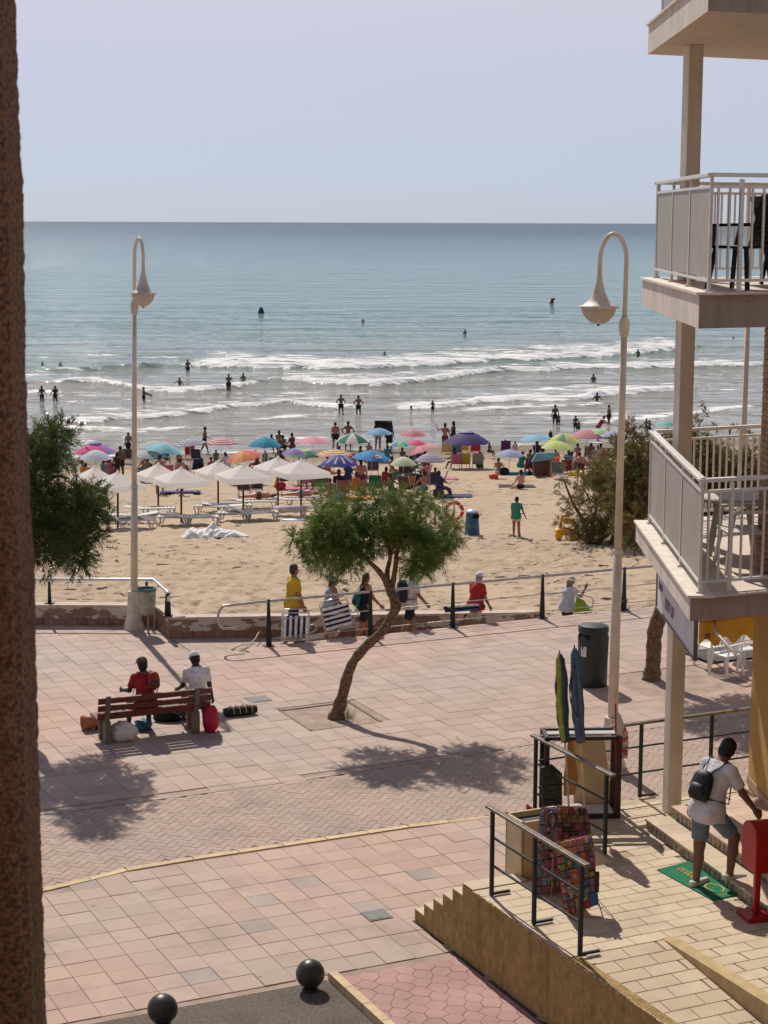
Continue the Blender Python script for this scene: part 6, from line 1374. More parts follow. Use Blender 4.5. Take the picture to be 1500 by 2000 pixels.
# ---- postcard rack: two leaning boards full of colourful goods on thin wire legs
def rack(px,Y,label,seed,tilt,pal,wire):
    P=[aty(x,y,Y) for x,y in px];P=[P[0]+V3((0,tilt,0)),P[1]+V3((0,tilt,0)),P[2],P[3]]
    t=thing('toy_rack',label,'display rack',(P[2]+P[3])/2-Z*.3);g=np.random.default_rng(seed)
    b=MB();n=np.cross(P[1]-P[0],P[3]-P[0]);n/=np.linalg.norm(n);n=n if n[1]<0 else -n
    b.ext([p-n*.03 for p in P],-n*.02);b.build('back_board',M('rack_back',(.24,.03,.03),.6,.3,10),t)
    bil=lambda u,v:(P[0]*(1-u)+P[1]*u)*(1-v)+(P[3]*(1-u)+P[2]*u)*v
    for r_ in range(5):
        u=0.02;vt=r_/5
        while u<.96:
            w_=min(g.uniform(.09,.30),.985-u);k_=1 if g.random()<.55 else 2
            for q_ in range(k_):
                v0=vt+.2*q_/k_+.006;v1=vt+.2*(q_+1)/k_-.006*g.uniform(0,3);c=np.array(pal[g.integers(len(pal))])*g.uniform(.5,1.15);c2=np.array(pal[g.integers(len(pal))])
                q=[bil(u+.004,v0),bil(u+w_*.96,v0),bil(u+w_*.96,v1),bil(u+.004,v1)];b=MB();b.ext([p+n*.0 for p in q],n*g.uniform(.012,.05))
                o=b.build('packet',M('goods_%d_%d'%(seed,g.integers(26)),tuple(c),.4,.6,38,col2=tuple(c2),detail=2),t)
                if g.random()<.5:
                    cc_=sum(q)/4+n*.055;b=MB();b.sphere(cc_,.022,8,5,1.4);b.build('trinket',M('goods_%d_%d'%(seed,g.integers(26)),tuple(c),.4,.6,38,col2=tuple(c2),detail=2),t,True)
            u+=w_
    al=M('wire',(.28,.18,.12),.5,metal=.5)
    for s_,a in ((-1,P[3]),(1,P[2])):
        for dy in (-.12,.18):
            b=MB();b.tube([a,V3((a[0]+s_*.04,a[1]+dy,TZ))],.006,5);b.build('leg',al,t)
        b=MB();b.tube([a+V3((0,-.0,-.0)),V3(((P[3] if s_>0 else P[2])[0],a[1]-.12,TZ+.02))],.005,5);b.build('brace',al,t)
    return t
PAL=[(.45,.05,.05),(.5,.22,.05),(.45,.36,.08),(.10,.22,.05),(.04,.12,.3),(.35,.06,.2),(.5,.45,.38),(.06,.05,.05),(.3,.04,.05),(.45,.2,.2),(.05,.25,.28)]
DK=[(.03,.025,.02),(.10,.07,.03),(.20,.03,.03),(.28,.2,.05),(.25,.2,.16),(.05,.05,.04),(.35,.05,.06)]
rack([(1090,1578),(1148,1582),(1160,1652),(1082,1658)],21.05,'upper panel of the toy stand with dark sunglasses and charms behind the near railing',3,.10,DK,0)
rack([(1060,1590),(1098,1590),(1112,1740),(1038,1750)],21.25,'left leaf of the toy stand with yellow and green packets',1,.25,PAL,0)
rack([(1082,1655),(1158,1640),(1170,1765),(1104,1790)],20.6,'right leaf of the toy stand with blue and orange packets facing the viewer',2,.16,PAL,0)
b=MB();q=aty(1078,1602,21.0);b.lathe(q,[(.04,-.10),(.062,-.06),(.062,.06),(.04,.10),(.03,.06),(.03,-.06)],14,(1,0,0),(0,0,1),(0,-1,0));b=MB();b.tube([q+V3((.05*math.cos(a),0,.09*math.sin(a))) for a in np.linspace(0,6.28,16)],.018,8);tag(b.build('hanging_ring',M('ring_brown',(.07,.025,.02),.5),None,True),'brown oval ring hanging at the top of the toy stand','ring')
b=MB();q=aty(1128,1580,21.3);b.lathe(q,[(.10,0),(.07,.01),(.055,.05),(.001,.06)],16);tag(b.build('sun_hat',M('hat_cream',(.62,.52,.45),.8),None,True),'cream sun hat lying on top of the toy stand','hat')
b=MB();q=aty(1166,1722,20.55);b.box(q,(.05,.05,.24));tag(b.build('black_box',BLK,None,bevel=.006),'narrow black box clipped to the right side of the toy stand','box')
# ================================================================== BEACH
WHITE=(.78,.76,.72)
def pmat(c): return M('canvas_%d_%d_%d'%tuple(int(q*255) for q in c),c,.75,.05,5,trans=.35)
POLE=M('parasol_pole',(.62,.60,.56),.4);DPOLE=M('dark_pole',(.025,.022,.02),.5)
def parasol(px,py,wpx,cols,mode,label,h=1.95,tilt=0,tdir=0,sag=.42,n=8,rot=0,vent=None,flat=False):
    p=ats(px,py,h);s=ppm(p);r=wpx/2/s;base=p-Z*h;base[2]=float(sandz(base[0],base[1]));t=thing('beach_parasol',label,'parasol',base,0,'colourful parasols on the beach')
    ax=R(tdir);tl=R(tilt);ez=V3((math.sin(tl)*math.cos(ax),math.sin(tl)*math.sin(ax),math.cos(tl)));ex=np.cross((0,1,0),ez);ex/=np.linalg.norm(ex);ey=np.cross(ez,ex)
    nr=10;b=MB();mats=[pmat(c) for c in cols];seg=n*4
    for i in range(nr):
        for k in range(seg):
            q=[]
            for (ii,kk) in((i,k),(i,k+1),(i+1,k+1),(i+1,k)):
                f=ii/nr;a=2*math.pi*kk/seg+R(rot);sc_=abs(math.sin(n*(a-R(rot))/2));rr=r*f*(1-.05*f*sc_);zz=-sag*r*(f**1.7)+.03*r*f*sc_
                q.append(p+ex*rr*math.cos(a)+ey*rr*math.sin(a)+ez*zz)
            if mode=='panels':b.cur=(k//4)%len(mats)
            elif mode=='rings':b.cur=(i if i<nr-1 else i-0)%len(mats)
            elif mode=='top':b.cur=0 if i<3 else 1+((k//4)%(len(mats)-1))
            elif mode=='edge':b.cur=1 if i==nr-1 else 0
            elif mode=='spokes':b.cur=1 if (k%4==0 and 2<i<8) else 0
            else:b.cur=0
            b.add(q,[(0,1,2,3)])
    o=b.build('canopy',mats,t,True)
    b=MB();b.tube([base-Z*.05,p-ez*.02,p+ez*.06],.014,7);b.build('pole',POLE,t,True)
    b=MB()
    for k in range(n):
        a=2*math.pi*k/n+R(rot);b.tube([p-ez*.03,p+ex*r*.97*math.cos(a)+ey*r*.97*math.sin(a)-ez*(sag*r+.02)],.005,4)
    b.build('ribs',POLE,t)
    if vent:
        b=MB();b.lathe(p+ez*.02,[(.001,.05),(r*.28,0),(r*.32,-.05)],14,ex,ey,ez);b.build('vent',pmat(vent),t,True)
    return t,p,s
PK=(.72,.08,.30);PB=(.62,.72,.78);TQ=(.22,.58,.66);GR=(.30,.33,.36);RW=(.60,.10,.14);CYN=(.03,.32,.48);PP=(.78,.30,.40);OR=(.78,.27,.08);PU=(.26,.18,.45);GN=(.05,.22,.15);LB_=(.22,.42,.66);SR=(.62,.22,.25);NB=(.05,.07,.32);AZ=(.03,.25,.58);LG=(.62,.74,.45);DP=(.075,.055,.19);LI=(.62,.75,.18);SK_=(.20,.52,.75);YE=(.80,.62,.08)
PR=[(186,866,84,[PK,PK,PK,(.30,.25,.6)],'panels','hot pink parasol with a blue vent at the far left',dict(vent=(.18,.22,.6),sag=.45)),
(187,879,66,[PB,(.78,.8,.78)],'edge','pale grey blue dome parasol overlapping the hot pink one',dict(sag=.55,h=1.7)),
(302,861,68,[(.62,.70,.62),(.35,.45,.40)],'rings','pale green parasol with white rings behind the turquoise one',{}),
(322,866,74,[TQ,(.35,.68,.74)],'panels','light turquoise parasol tilted to the right, beyond the white canopies',dict(tilt=10,tdir=0)),
(297,880,66,[(.50,.56,.56),(.25,.30,.32)],'rings','grey and white ringed parasol low behind the left lamp post',dict(h=1.6)),
(371,856,64,[(.62,.62,.68),(.24,.25,.33)],'rings','grey and white striped parasol left of the red striped one',dict(tilt=8,tdir=180)),
(433,854,62,[(.78,.72,.70),(.55,.07,.12)],'rings','red and white ringed parasol near the water',dict(sag=.4)),
(517,853,68,[CYN,(.05,.38,.55)],'panels','bright teal parasol right of the red ringed one',dict(sag=.55)),
(612,853,72,[PP,(.80,.38,.46)],'panels','shallow pale pink parasol near the water',dict(sag=.30)),
(474,880,74,[OR,(.80,.18,.20),(.85,.45,.15)],'panels','orange and coral parasol tilted over the white canopies',dict(tilt=12,tdir=200,h=1.7)),
(574,876,50,[PU,(.32,.26,.5)],'panels','violet parasol half hidden by the green one',{}),
(597,878,64,[(.70,.78,.08),GN,(.14,.28,.20)],'top','dark green parasol with a lime top',dict(h=1.75)),
(652,878,74,[(.80,.72,.30),(.70,.12,.12),(.80,.70,.25),(.30,.5,.4),(.75,.25,.1)],'rings','multicoloured ringed parasol in front of the green and white one',dict(sag=.3,h=1.75)),
(689,846,70,[GN,(.74,.73,.70)],'panels','green and white panelled parasol by the water',dict(sag=.5,rot=20)),
(740,836,56,[LB_,(.28,.50,.72)],'panels','light blue parasol with dark shelter behind it',dict(sag=.42)),
(806,839,56,[SR,(.70,.28,.3)],'panels','dusty rose parasol at the water edge',dict(sag=.42)),
(780,861,46,[(.06,.35,.65),(.35,.68,.30),(.05,.45,.60),(.6,.75,.2)],'panels','blue and lime panelled parasol',dict(rot=30)),
(812,859,46,[(.75,.08,.25),(.72,.12,.3)],'panels','magenta parasol edge beside the blue and lime one',dict(h=1.8)),
(662,889,78,[NB,(.6,.62,.72)],'spokes','royal blue parasol with white spoke marks, right of the white canopies',dict(sag=.5,n=10)),
(726,880,78,[AZ,(.04,.30,.62)],'panels','bright azure parasol with a round white and red patch',dict(sag=.42,tilt=4,tdir=0)),
(822,871,62,[SR,(.72,.3,.3)],'panels','salmon parasol tilted steeply to the left',dict(tilt=20,tdir=180,sag=.3,h=1.7)),
(788,892,54,[LG,(.66,.76,.55)],'panels','pale lime parasol above the dark deckchairs',dict(sag=.6,h=1.7)),
(840,885,64,[(.55,.52,.56),(.26,.24,.33)],'rings','grey lilac ringed parasol beside the pale lime one',dict(sag=.5)),
(912,843,94,[DP,(.09,.065,.22),DP,(.085,.06,.2)],'panels','large deep purple parasol over yellow and red chairs',dict(sag=.48,h=2.05,vent=(.5,.48,.6))),
(995,878,60,[(.38,.42,.66),(.42,.46,.7)],'panels','pale lilac blue parasol right of the purple one',dict(sag=.42,h=1.3)),
(1046,849,62,[SK_,(.25,.58,.78)],'panels','flat sky blue parasol at the right by the water',dict(sag=.3,tilt=5,tdir=180)),
(1101,846,64,[LI,(.24,.38,.33),(.70,.72,.3)],'panels','lime, grey green and yellow panelled parasol',dict(sag=.55,rot=50)),
(1088,861,64,[(.66,.78,.25),(.60,.74,.18)],'panels','bright lime parasol over the orange and teal shelter',dict(sag=.45,h=1.7)),
(1147,839,72,[(.72,.34,.36),(.60,.2,.25)],'rings','pink striped parasol behind the lime ones',dict(sag=.42)),
(1170,837,50,[(.45,.72,.38),(.5,.75,.42)],'panels','light green parasol behind the pink striped one',dict(h=2.0,sag=.4)),
(1198,842,56,[(.72,.73,.75),(.08,.14,.42)],'rings','blue and white striped parasol beside the right lamp post',dict(sag=.4)),
(1302,822,44,[(.22,.55,.50),(.26,.6,.55)],'panels','teal parasol just showing beside the white column',dict(sag=.4))]
PS={}
for a in PR:
    t,p,s=parasol(*a[:6],**a[6]);PS[a[:2]]=(t,p,s)
t,p,s=PS[(726,880)];q=p+V3((.22,-.60,-.22));b=MB();b.lathe(q,[(.001,.02),(.24,.0)],16,(1,0,0),(0,.62,.35),(0,-.4,.9));b.build('patch',pmat((.72,.70,.70)),t);b=MB();b.box(q+V3((0,-.03,.035)),(.30,.08,.012),(1,0,0),(0,.62,.35),(0,-.4,.9));b.build('patch_print',pmat((.6,.06,.05)),t)
# white square canopies
def canopy(px,py,wpx,base_y,label,rot=24,dz=0):
    gp=ats(px,base_y);top=aty(px,py,gp[1]);s=ppm(top);hw=wpx/2/s/(math.cos(R(rot))+math.sin(R(rot)))
    t=thing('white_canopy',label,'parasol',gp,0,'white square canopies over the sunbeds');m=M('white_canvas',(.95,.94,.92),.8,.02,2,trans=.6,bump=.3,bs=6);c,s_=math.cos(R(rot)),math.sin(R(rot))
    ex=V3((c,s_,0));ey=V3((-s_,c,0));rise=.46;val=.21
    co=[(-1,-1),(1,-1),(1,1),(-1,1)]
    for k in range(4):
        a=co[k];d_=co[(k+1)%4];A_=top-Z*rise+ex*a[0]*hw+ey*a[1]*hw;D_=top-Z*rise+ex*d_[0]*hw+ey*d_[1]*hw;b=MB();vs=[];n=8
        for i in range(n+1):
            f=i/n;
            for j in range(n+1):
                g_=j/n;q=top*(1-f)+(A_*(1-g_)+D_*g_)*f;q=q-Z*.025*math.sin(math.pi*f)-Z*.02*math.sin(math.pi*g_)*f;vs.append(q)
        b.add(vs,[(i*(n+1)+j,(i+1)*(n+1)+j,(i+1)*(n+1)+j+1,i*(n+1)+j+1) for i in range(n) for j in range(n)]);b.build('roof_panel',m,t,True)
        b=MB();vs=[]
        for j in range(n+1):
            g_=j/n;q=A_*(1-g_)+D_*g_-Z*.02*math.sin(math.pi*g_);vs+=[q,q-Z*val+(q-top)*V3((1,1,0))*.02]
        b.add(vs,[(2*j,2*j+1,2*j+3,2*j+2) for j in range(n)]);b.build('valance',m,t,True)
    b=MB();b.tube([gp-Z*.1,top-Z*.04],.04,10);b.build('pole',DPOLE,t,True)
    b=MB();b.lathe(top,[(.06,-.03),(.05,.02),(.001,.05)],10);b.build('cap',m,t,True)
    return gp
CN=[(185,911,86,1012,'white canopy furthest left, partly behind the dark tree'),(309,905,84,1000,'white canopy in the back row right of the left lamp'),(426,900,88,996,'white canopy in the back row, second from the right'),(543,892,92,994,'white canopy in the back row at the right end'),
(230,921,106,1030,'white canopy in the front row crossed by the left lamp post'),(354,913,108,1021,'white canopy in the front row over the tilted sunbeds, second from left'),(475,906,106,1012,'white canopy in the front row, third from left'),(588,897,108,1006,'white canopy in the front row at the right end above the tree')]
for c in CN:canopy(c[0],c[1],c[2]+8,*c[3:])
LGT=M('sunbed_plastic',(.50,.485,.45),.45,.05,6)
def sunbed(px,py,rz,label,back=25,mat=None,towel=None,L=1.9):
    p=ats(px,py);t=thing('sunbed',label,'sunbed',p,R(rz),'white plastic sunbeds under the canopies');m=mat or LGT
    for i in range(9):
        b=MB();b.box((-.55+i*.155,0,.34),(.12,.58,.02));b.build('slat',m,t,local=True)
    for s_ in(-1,1):
        b=MB();b.beam((-.62,s_*.31,.345),(.78,s_*.31,.345),.04,.05);b.build('side_rail',m,t,local=True)
        for x in(-.45,.62):
            b=MB();b.beam((x-.10,s_*.29,.33),(x+.0,s_*.29,0),.04,.05,(0,1,0));b.beam((x+.16,s_*.29,.33),(x+.05,s_*.29,0),.04,.05,(0,1,0));b.build('leg',m,t,local=True)
    a=R(back);b=MB();b.box((-.62-.32*math.cos(a),0,.35+.32*math.sin(a)),(.66,.58,.03),(math.cos(a),0,-math.sin(a)),(0,1,0),(math.sin(a),0,math.cos(a)));b.build('backrest',m,t,local=True)
    if towel is not None:
        b=MB();b.box((.1,0,.365),(1.3,.56,.02));b.build('towel',cloth('towel_%d_%d_%d'%tuple(int(c*255) for c in towel),towel),t,local=True)
for a in [(262,1031,5,'sunbed with a dark towel under the left front canopy crossed by the lamp',25),(247,1022,175,'sunbed nearest the dark tree under the left front canopy',10),(305,1008,8,'sunbed in the second row, just right of the left lamp post',6),(345,1026,172,'flat sunbed under the second front canopy, left side',4),(388,1026,6,'sunbed with raised legs under the second front canopy, right side',15),(418,1004,174,'sunbed in the back row between the second and third front canopies',5),(455,1002,8,'sunbed in the back row under the third front canopy',8),(462,1018,172,'sunbed in front under the third canopy, left side',5),(505,1016,5,'sunbed in front under the third canopy, right side',20),(505,994,6,'sunbed with a person lying face down, right of the third canopy pole',8),(572,1008,176,'sunbed with a lilac towel under the right canopy',6),(585,990,6,'sunbed with a person on it under the right canopy',10)]:
    sunbed(*a,towel=(.34,.22,.34) if 'lilac' in a[3] else ((.10,.10,.11) if 'dark towel' in a[3] else None))
# crumpled white tarp on the sand
pt=ats(412,1048);b=MB();g=np.random.default_rng(4);nx_,ny_=44,22;vs=[]
for j in range(ny_):
    for i in range(nx_):
        u,v=i/(nx_-1)*2-1,j/(ny_-1)*2-1;x=u*1.05*(1-.25*v*v)+(.25*(u>.6)*(u-.6)*3);y=v*.62*(1-.35*max(0,u)**2);edge=max(0,1-max(abs(u),abs(v))**4)
        zz=edge*(.07+.30*math.exp(-((u-.05)/.16)**2-((v-.1)/.5)**2)+.16*math.exp(-((u+.75)/.2)**2)+.10*abs(math.sin(9*u+3*v))+.09*abs(math.sin(5*v-7*u+2)));q=pt+V3((x,y,0));q[2]=float(sandz(q[0],q[1]))+.02+zz;vs.append(q)
b.add(vs,[tuple(x) for x in gridf(nx_,ny_)]);tag(b.build('tarpaulin',M('tarp',(.74,.72,.70),.6,.06,5,.4,12),None,True),'crumpled white tarpaulin lying alone on the sand below the canopies','tarpaulin')
# blue bin
p=ats(922,1045);s=ppm(p);t=thing('beach_bin','tapered blue litter bin standing on the sand with a pale lid','bin',p);Hb=(aty(922,999,p[1])[2]-p[2]);rb=14.5/s
b=MB();b.lathe(p,[(rb,0),(rb*.98,Hb*.1),(rb*.80,Hb*.93),(rb*.78,Hb)],12,rfun=lambda a,z:1+.03*math.cos(6*a));b.build('body',M('bin_blue',(.025,.10,.20),.5,.12,4),t,'auto')
b=MB();b.lathe(p+Z*Hb,[(rb*.82,-.03),(rb*.82,.02),(rb*.6,.07),(.001,.09)],14);b.build('lid',M('lid_blue',(.45,.58,.68),.4,.05,5),t,'auto')
b=MB();b.box(p+V3((rb*.45,-rb*.68,Hb*.82)),(.24,.06,.14),V3((.9,.43,0)),V3((-.43,.9,0)));b.build('opening',_M['dark_hole'],t)
# life ring on a post
p=ats(886,1049);t=thing('lifebuoy_stand','red lifebuoy ring hanging on a thin post between the tree and the blue bin','lifebuoy',p)
c=aty(887,999,p[1]);s=ppm(c);rr=16.5/s;b=MB()
for k in range(8):
    b=MB();b.tube([c+V3((math.cos(a)*rr,.12,math.sin(a)*rr)) for a in np.linspace(k*math.pi/4+.06,(k+1)*math.pi/4-.02,7)],.062,8);b.build('ring_section',M('buoy_red',(.55,.05,.03),.6,.1,6),t,True)
for k in range(4):
    a=k*math.pi/2+math.pi/2;b=MB();b.tube([c+V3((math.cos(a+o)*rr,.12,math.sin(a+o)*rr)) for o in(-.1,0,.1)],.067,8);b.build('white_band',WPL,t,True)
b=MB();b.tube([p-Z*.1,V3((p[0],p[1],c[2]+rr+.12))],.03,8);b.build('post',M('post_weathered',(.42,.33,.25),.8,.2,8),t,True)
# small things
p=ats(964,936);t=thing('red_toy','red plastic toy bucket and spade lying on the sand left of the seated woman','toy',p);b=MB();b.box(p+Z*.14,(.42,.3,.26),V3((.95,.3,0)),V3((-.3,.95,0)));b.build('tub',M('toy_red',(.6,.04,.02),.4),t,bevel=.04);b=MB();b.box(p+V3((.3,-.15,.04)),(.75,.10,.03));b.build('spade',M('toy_red',(.6,.04,.02),.4),t)
p=ats(574,1017);b=MB();b.lathe(p+Z*.04,[(.001,.03),(.45,.02),(.5,0),(.45,-.02)],20,sy=.4);tag(b.build('body_board',M('board_white',(.62,.68,.74),.3,.1,4),None,True),'pale blue and white body board on the sand beneath the right canopy','body board')
p=ats(350,962);b=MB();vs=[]
for j in range(6):
    for i in range(14):q=p+V3(((i-6.5)*.15,(j-2.5)*.22,0));q[2]=float(sandz(q[0],q[1]))+.03+.05*abs(math.sin(i*1.3+j));vs.append(q)
b.add(vs,[tuple(x) for x in gridf(14,6)]);tag(b.build('blue_towel',cloth('towel_blue',(.03,.06,.22)),None,True),'crumpled dark blue towel on the sand behind the second front canopy','towel')
def buoy(px,py,h,col,label,kind):
    p=atz(px,py,SEA);b=MB();p=p-Z*.2
    if kind=='cone':b.lathe(p,[(.42,0),(.5,.25),(.42,.6),(.2,h),(.001,h+.06)],12)
    else:
        b.lathe(p,[(.3,0),(.42,.2),(.3,.5),(.28,h*.7),(.42,h*.8),(.34,h),(.001,h+.05)],12,(1,0,0),(0,1,0),(.35,0,.93))
    tag(b.build('buoy',M('buoy_'+kind,col,.6),None,True),label,'buoy')
buoy(510,612,1.15,(.012,.05,.05),'dark green conical buoy far out in the water','cone');buoy(1076,592,1.15,(.25,.01,.02),'dark red leaning buoy far out on the right','lean')
# low chairs on the sand
def beach_chair(px,py,rz,col,label,col2=None,w=.56,h=.62,name='beach_chair'):
    p=ats(px,py);t=thing(name,label,'beach chair',p,R(rz-90));al=M('aluminium',(.6,.6,.58),.3,metal=.6);m=cloth('sling_%d_%d_%d'%tuple(int(c*255) for c in col),col)
    b=MB();b.box((0,.05,.30),(w,.45,.025),(1,0,0),(0,.98,.15),(0,-.15,.98));b.build('seat',m,t,local=True)
    b=MB();b.box((0,-.30,.30+h/2),(w,.025,h),(1,0,0),(0,.94,.33),(0,-.33,.94));b.build('back',m,t,local=True)
    for s_ in(-1,1):
        b=MB();x=s_*(w/2+.015);b.tube([(x,-.42,.32+h),(x,-.18,.28),(x,.30,.38)],.013,6);b.tube([(x,-.2,.52),(x,.22,.52),(x,-.25,0)],.013,6);b.tube([(x,.28,.36),(x,.10,0)],.013,6);b.build('frame',al,t,True,local=True)
    return t
CH=[(907,915,92,(.70,.45,.02),'yellow beach chair under the purple parasol',),(933,915,88,(.33,.29,.25),'grey brown beach chair right of the yellow one under the purple parasol'),(892,893,90,(.10,.18,.30),'blue beach chair behind the yellow one'),(928,890,92,(.50,.03,.05),'red beach chair in the rear row under the purple parasol'),(905,889,90,(.75,.35,.02),'orange beach chair in the rear row under the purple parasol'),(872,893,90,(.58,.40,.16),'sand coloured beach chair left of the purple parasol pole'),
(987,888,90,(.09,.03,.12),'dark purple beach chair near the water right of the purple parasol'),(795,966,60,(.10,.065,.055),'dark brown chair at the left of the seated group below the pale lime parasol'),(820,962,80,(.04,.05,.085),'navy chair in the middle of the seated group'),(845,957,100,(.04,.045,.06),'dark chair beside the woman in the pink top'),(858,955,170,(.30,.26,.12),'khaki chair turned sideways at the right of the seated group'),(735,964,80,(.03,.16,.05),'green chair just above the tree'),(668,975,100,(.30,.13,.08),'terracotta chair above the left of the tree'),(630,955,85,(.05,.06,.045),'dark olive chair under the right white canopy'),(615,948,90,(.50,.06,.03),'red chair behind the right white canopy'),
(372,897,90,(.40,.02,.03),'red deckchair among the people behind the second canopy'),(385,905,80,(.03,.04,.07),'navy deckchair right of the red one behind the second canopy'),(790,935,90,(.06,.05,.05),'dark low chair under the pale lime parasol'),(728,928,95,(.07,.06,.06),'small dark chair under the azure parasol'),(500,966,100,(.06,.05,.09),'dark striped chair behind the third canopy'),(478,968,80,(.09,.035,.04),'maroon chair left of the dark striped one'),(1105,930,90,(.16,.025,.04),'dark red chair under the bright lime parasol'),(1090,935,70,(.10,.14,.15),'grey chair loaded with clothes under the bright lime parasol'),(1035,925,95,(.42,.03,.09),'crimson chair beside the pushchair'),(1150,900,90,(.05,.10,.2),'blue chair beside the bush'),(250,905,90,(.06,.07,.05),'dark low chair behind the left canopy')]
for c in CH:beach_chair(*c)
# orange and teal shelter
p=ats(1066,930);t=thing('beach_shelter','orange fronted beach shelter with a teal roof under the bright lime parasol','shelter',p);b=MB();b.ext([p+V3((-.6,0,0)),p+V3((-.65,0,.75)),p+V3((.35,0,.9)),p+V3((.2,0,0))],(0,.9,0));b.build('body',cloth('shelter_dark',(.10,.045,.03)),t)
b=MB();b.ext([p+V3((.15,-.05,.05)),p+V3((.3,-.05,.95)),p+V3((.7,-.05,1.0)),p+V3((.7,-.05,.1))],(0,.12,0));b.build('flap',cloth('shelter_orange',(.72,.17,.03)),t);b=MB();b.ext([p+V3((-.75,-.1,.75)),p+V3((-.45,.3,1.15)),p+V3((.5,.3,1.2)),p+V3((.4,-.1,.88))],(0,.5,-.03));b.build('roof',cloth('shelter_teal',(.10,.22,.24)),t)
p=ats(742,882);t=thing('dark_shelter','black sling shelter held up behind the light blue parasol','shelter',p);b=MB();zt=aty(745,822,p[1])[2];b.ext([V3((p[0]-.35,p[1],zt)),V3((p[0]+.75,p[1],zt-.02)),V3((p[0]+.85,p[1],zt-.75)),V3((p[0]-.3,p[1],zt-.6))],(0,.3,0));b.build('cloth',cloth('shelter_black',(.012,.012,.014)),t)
for dx in(-.3,.8):
    b=MB();b.tube([(p[0]+dx,p[1]+.1,p[2]),(p[0]+dx,p[1]+.1,zt-.3)],.02,6);b.build('pole',POLE,t)
# pushchair
p=ats(1043,927);t=thing('pushchair','dark pushchair with a round white bag hanging from it','pushchair',p)
b=MB();b.lathe(p+Z*.75,[(.05,-.35),(.28,-.3),(.32,0),(.26,.3),(.1,.42)],12,(1,0,0),(0,1,0),(.25,0,.97));b.build('hood',cloth('pram_dark',(.02,.025,.03)),t,True)
b=MB();b.sphere(p+V3((.18,-.34,.55)),.24,12,8,1.1);b.build('bag',cloth('pram_white',(.62,.55,.42)),t,True);b=MB()
for dx,dy in((-.25,0),(.3,0)):
    b=MB();b.lathe(p+V3((dx,-.2,.12)),[(.09,-.02),(.12,0),(.09,.02)],12,(1,0,0),(0,0,1),(0,1,0),cap=True);b.build('wheel',BLK,t)
b=MB();b.tube([p+V3((-.25,0,.12)),p+V3((.1,0,.6)),p+V3((-.3,0,1.1))],.02,6);b.tube([p+V3((.3,0,.12)),p+V3((-.05,0,.6))],.02,6);b.build('frame',BLK,t)
# yellow pedal toy by the bush
p=ats(1104,1052);t=thing('yellow_ride','orange yellow plastic ride-on toy half hidden by the olive bush','toy',p);m=M('toy_yellow',(.85,.42,.01),.4,.1,5)
b=MB();b.box(p+Z*.25,(.7,.4,.22));b.build('body',m,t,bevel=.06);b=MB();b.box(p+V3((.12,0,.62)),(.36,.3,.20));b.build('seat',m,t,bevel=.05);b=MB();b.tube([p+V3((-.2,0,.3)),p+V3((-.12,0,.8)),p+V3((.15,0,.78))],.05,8);b.build('handle',m,t,True)
for dx in(-.25,.25):
    b=MB();b.lathe(p+V3((dx,-.22,.13)),[(.05,-.03),(.13,-.02),(.13,.02),(.05,.03)],12,(1,0,0),(0,0,1),(0,1,0),cap=True);b.build('wheel',m,t)
p=ats(1125,930);b=MB();b.box(p+Z*.14,(.9,.4,.25));tag(b.build('yellow_float',M('float_yellow',(.80,.62,.06),.5,.1,5),None,bevel=.1),'yellow inflatable lying beside the bending man at the edge of the bush','inflatable')
# -------------------------------------------------- beach people
BLKC=(.015,.015,.02)
HIPS=dict(aL=(-8,42,25,1.1),aR=(-8,42,25,1.1),lL=(3,5,2),lR=(-3,5,2))
WALK=dict(lean=3,aL=(-16,7,10),aR=(18,7,14),lL=(18,2,3),lR=(-16,2,14))
def on_sand(px,yh,yf,label,face=90,pose={},sk='tan',wear=(('trunks',BLKC),),hair='black',**k):
    p=ats(px,yf);H_=max(.95,min(1.9,Hfor(p,yh)));return person(label,p,face,H_,pose,sk,wear,hair,group='people on the beach',**k)
def in_sea(px,yh,yw,label,face=90,pose={},sk='deep',wear=(('trunks',BLKC),),hair='black',H=1.72,**k):
    p=atz(px,yw,SEA);vis=aty(px,yh,p[1])[2]-SEA;H_=max(H,vis*1.02) if vis<1.9 else vis;return person(label,V3((p[0],p[1],SEA)),face,H_,pose,sk,wear,hair,sink=H_-vis,group='bathers in the sea',**k)
def seated(px,yb,label,face=90,pose={},sk='tan',wear=(('trunks',BLKC),),hair='black',seat=.33,H=1.6,yh=None,**k):
    p=ats(px,yb);P=dict(seat=seat,lean=4,aL=(20,10,30),aR=(20,10,30),lL=(88,8,70),lR=(84,10,74));P.update(pose)
    if yh:H=max(1.1,min(1.85,(aty(px,yh,p[1])[2]-p[2]-seat)/.50))
    return person(label,p,face,H,P,sk,wear,hair,group='people on the beach',**k)
on_sand(251,845,893,'man in long black shorts walking alone left of the lamp post near the water',75,WALK,'brown',[('leggings',BLKC)],vox=.03)
on_sand(236,872,936,'stout bare backed man in dark trunks behind the left canopies',95,dict(aL=(-5,20,20,.8),aR=(10,20,30,.8)),'brown',fat=1.2)
on_sand(229,885,938,'darker woman standing close in front of the stout man',110,{},'deep',[('swimsuit',(.05,.02,.03))],fem=True,hairlen=1)
on_sand(400,834,886,'woman in a dark hat striding along the water edge',15,dict(WALK,aR=(10,20,60)),'brown',[('bra',BLKC),('brief',BLKC)],hat=('brim',(.03,.03,.035)),fem=True)
on_sand(655,824,880,'man with a red brown back standing left of the green and white parasol',90,dict(aL=(5,8,12),aR=(5,8,12)),'red',[('trunks',BLKC)],fat=1.15)
on_sand(680,818,880,'man with a hand on his hip beside the red backed man',80,HIPS,'brown',[('trunks',(.03,.04,.07))])
on_sand(738,816,880,'person at the left of the black shelter',90,{},'brown',[('trunks',(.3,.28,.22))])
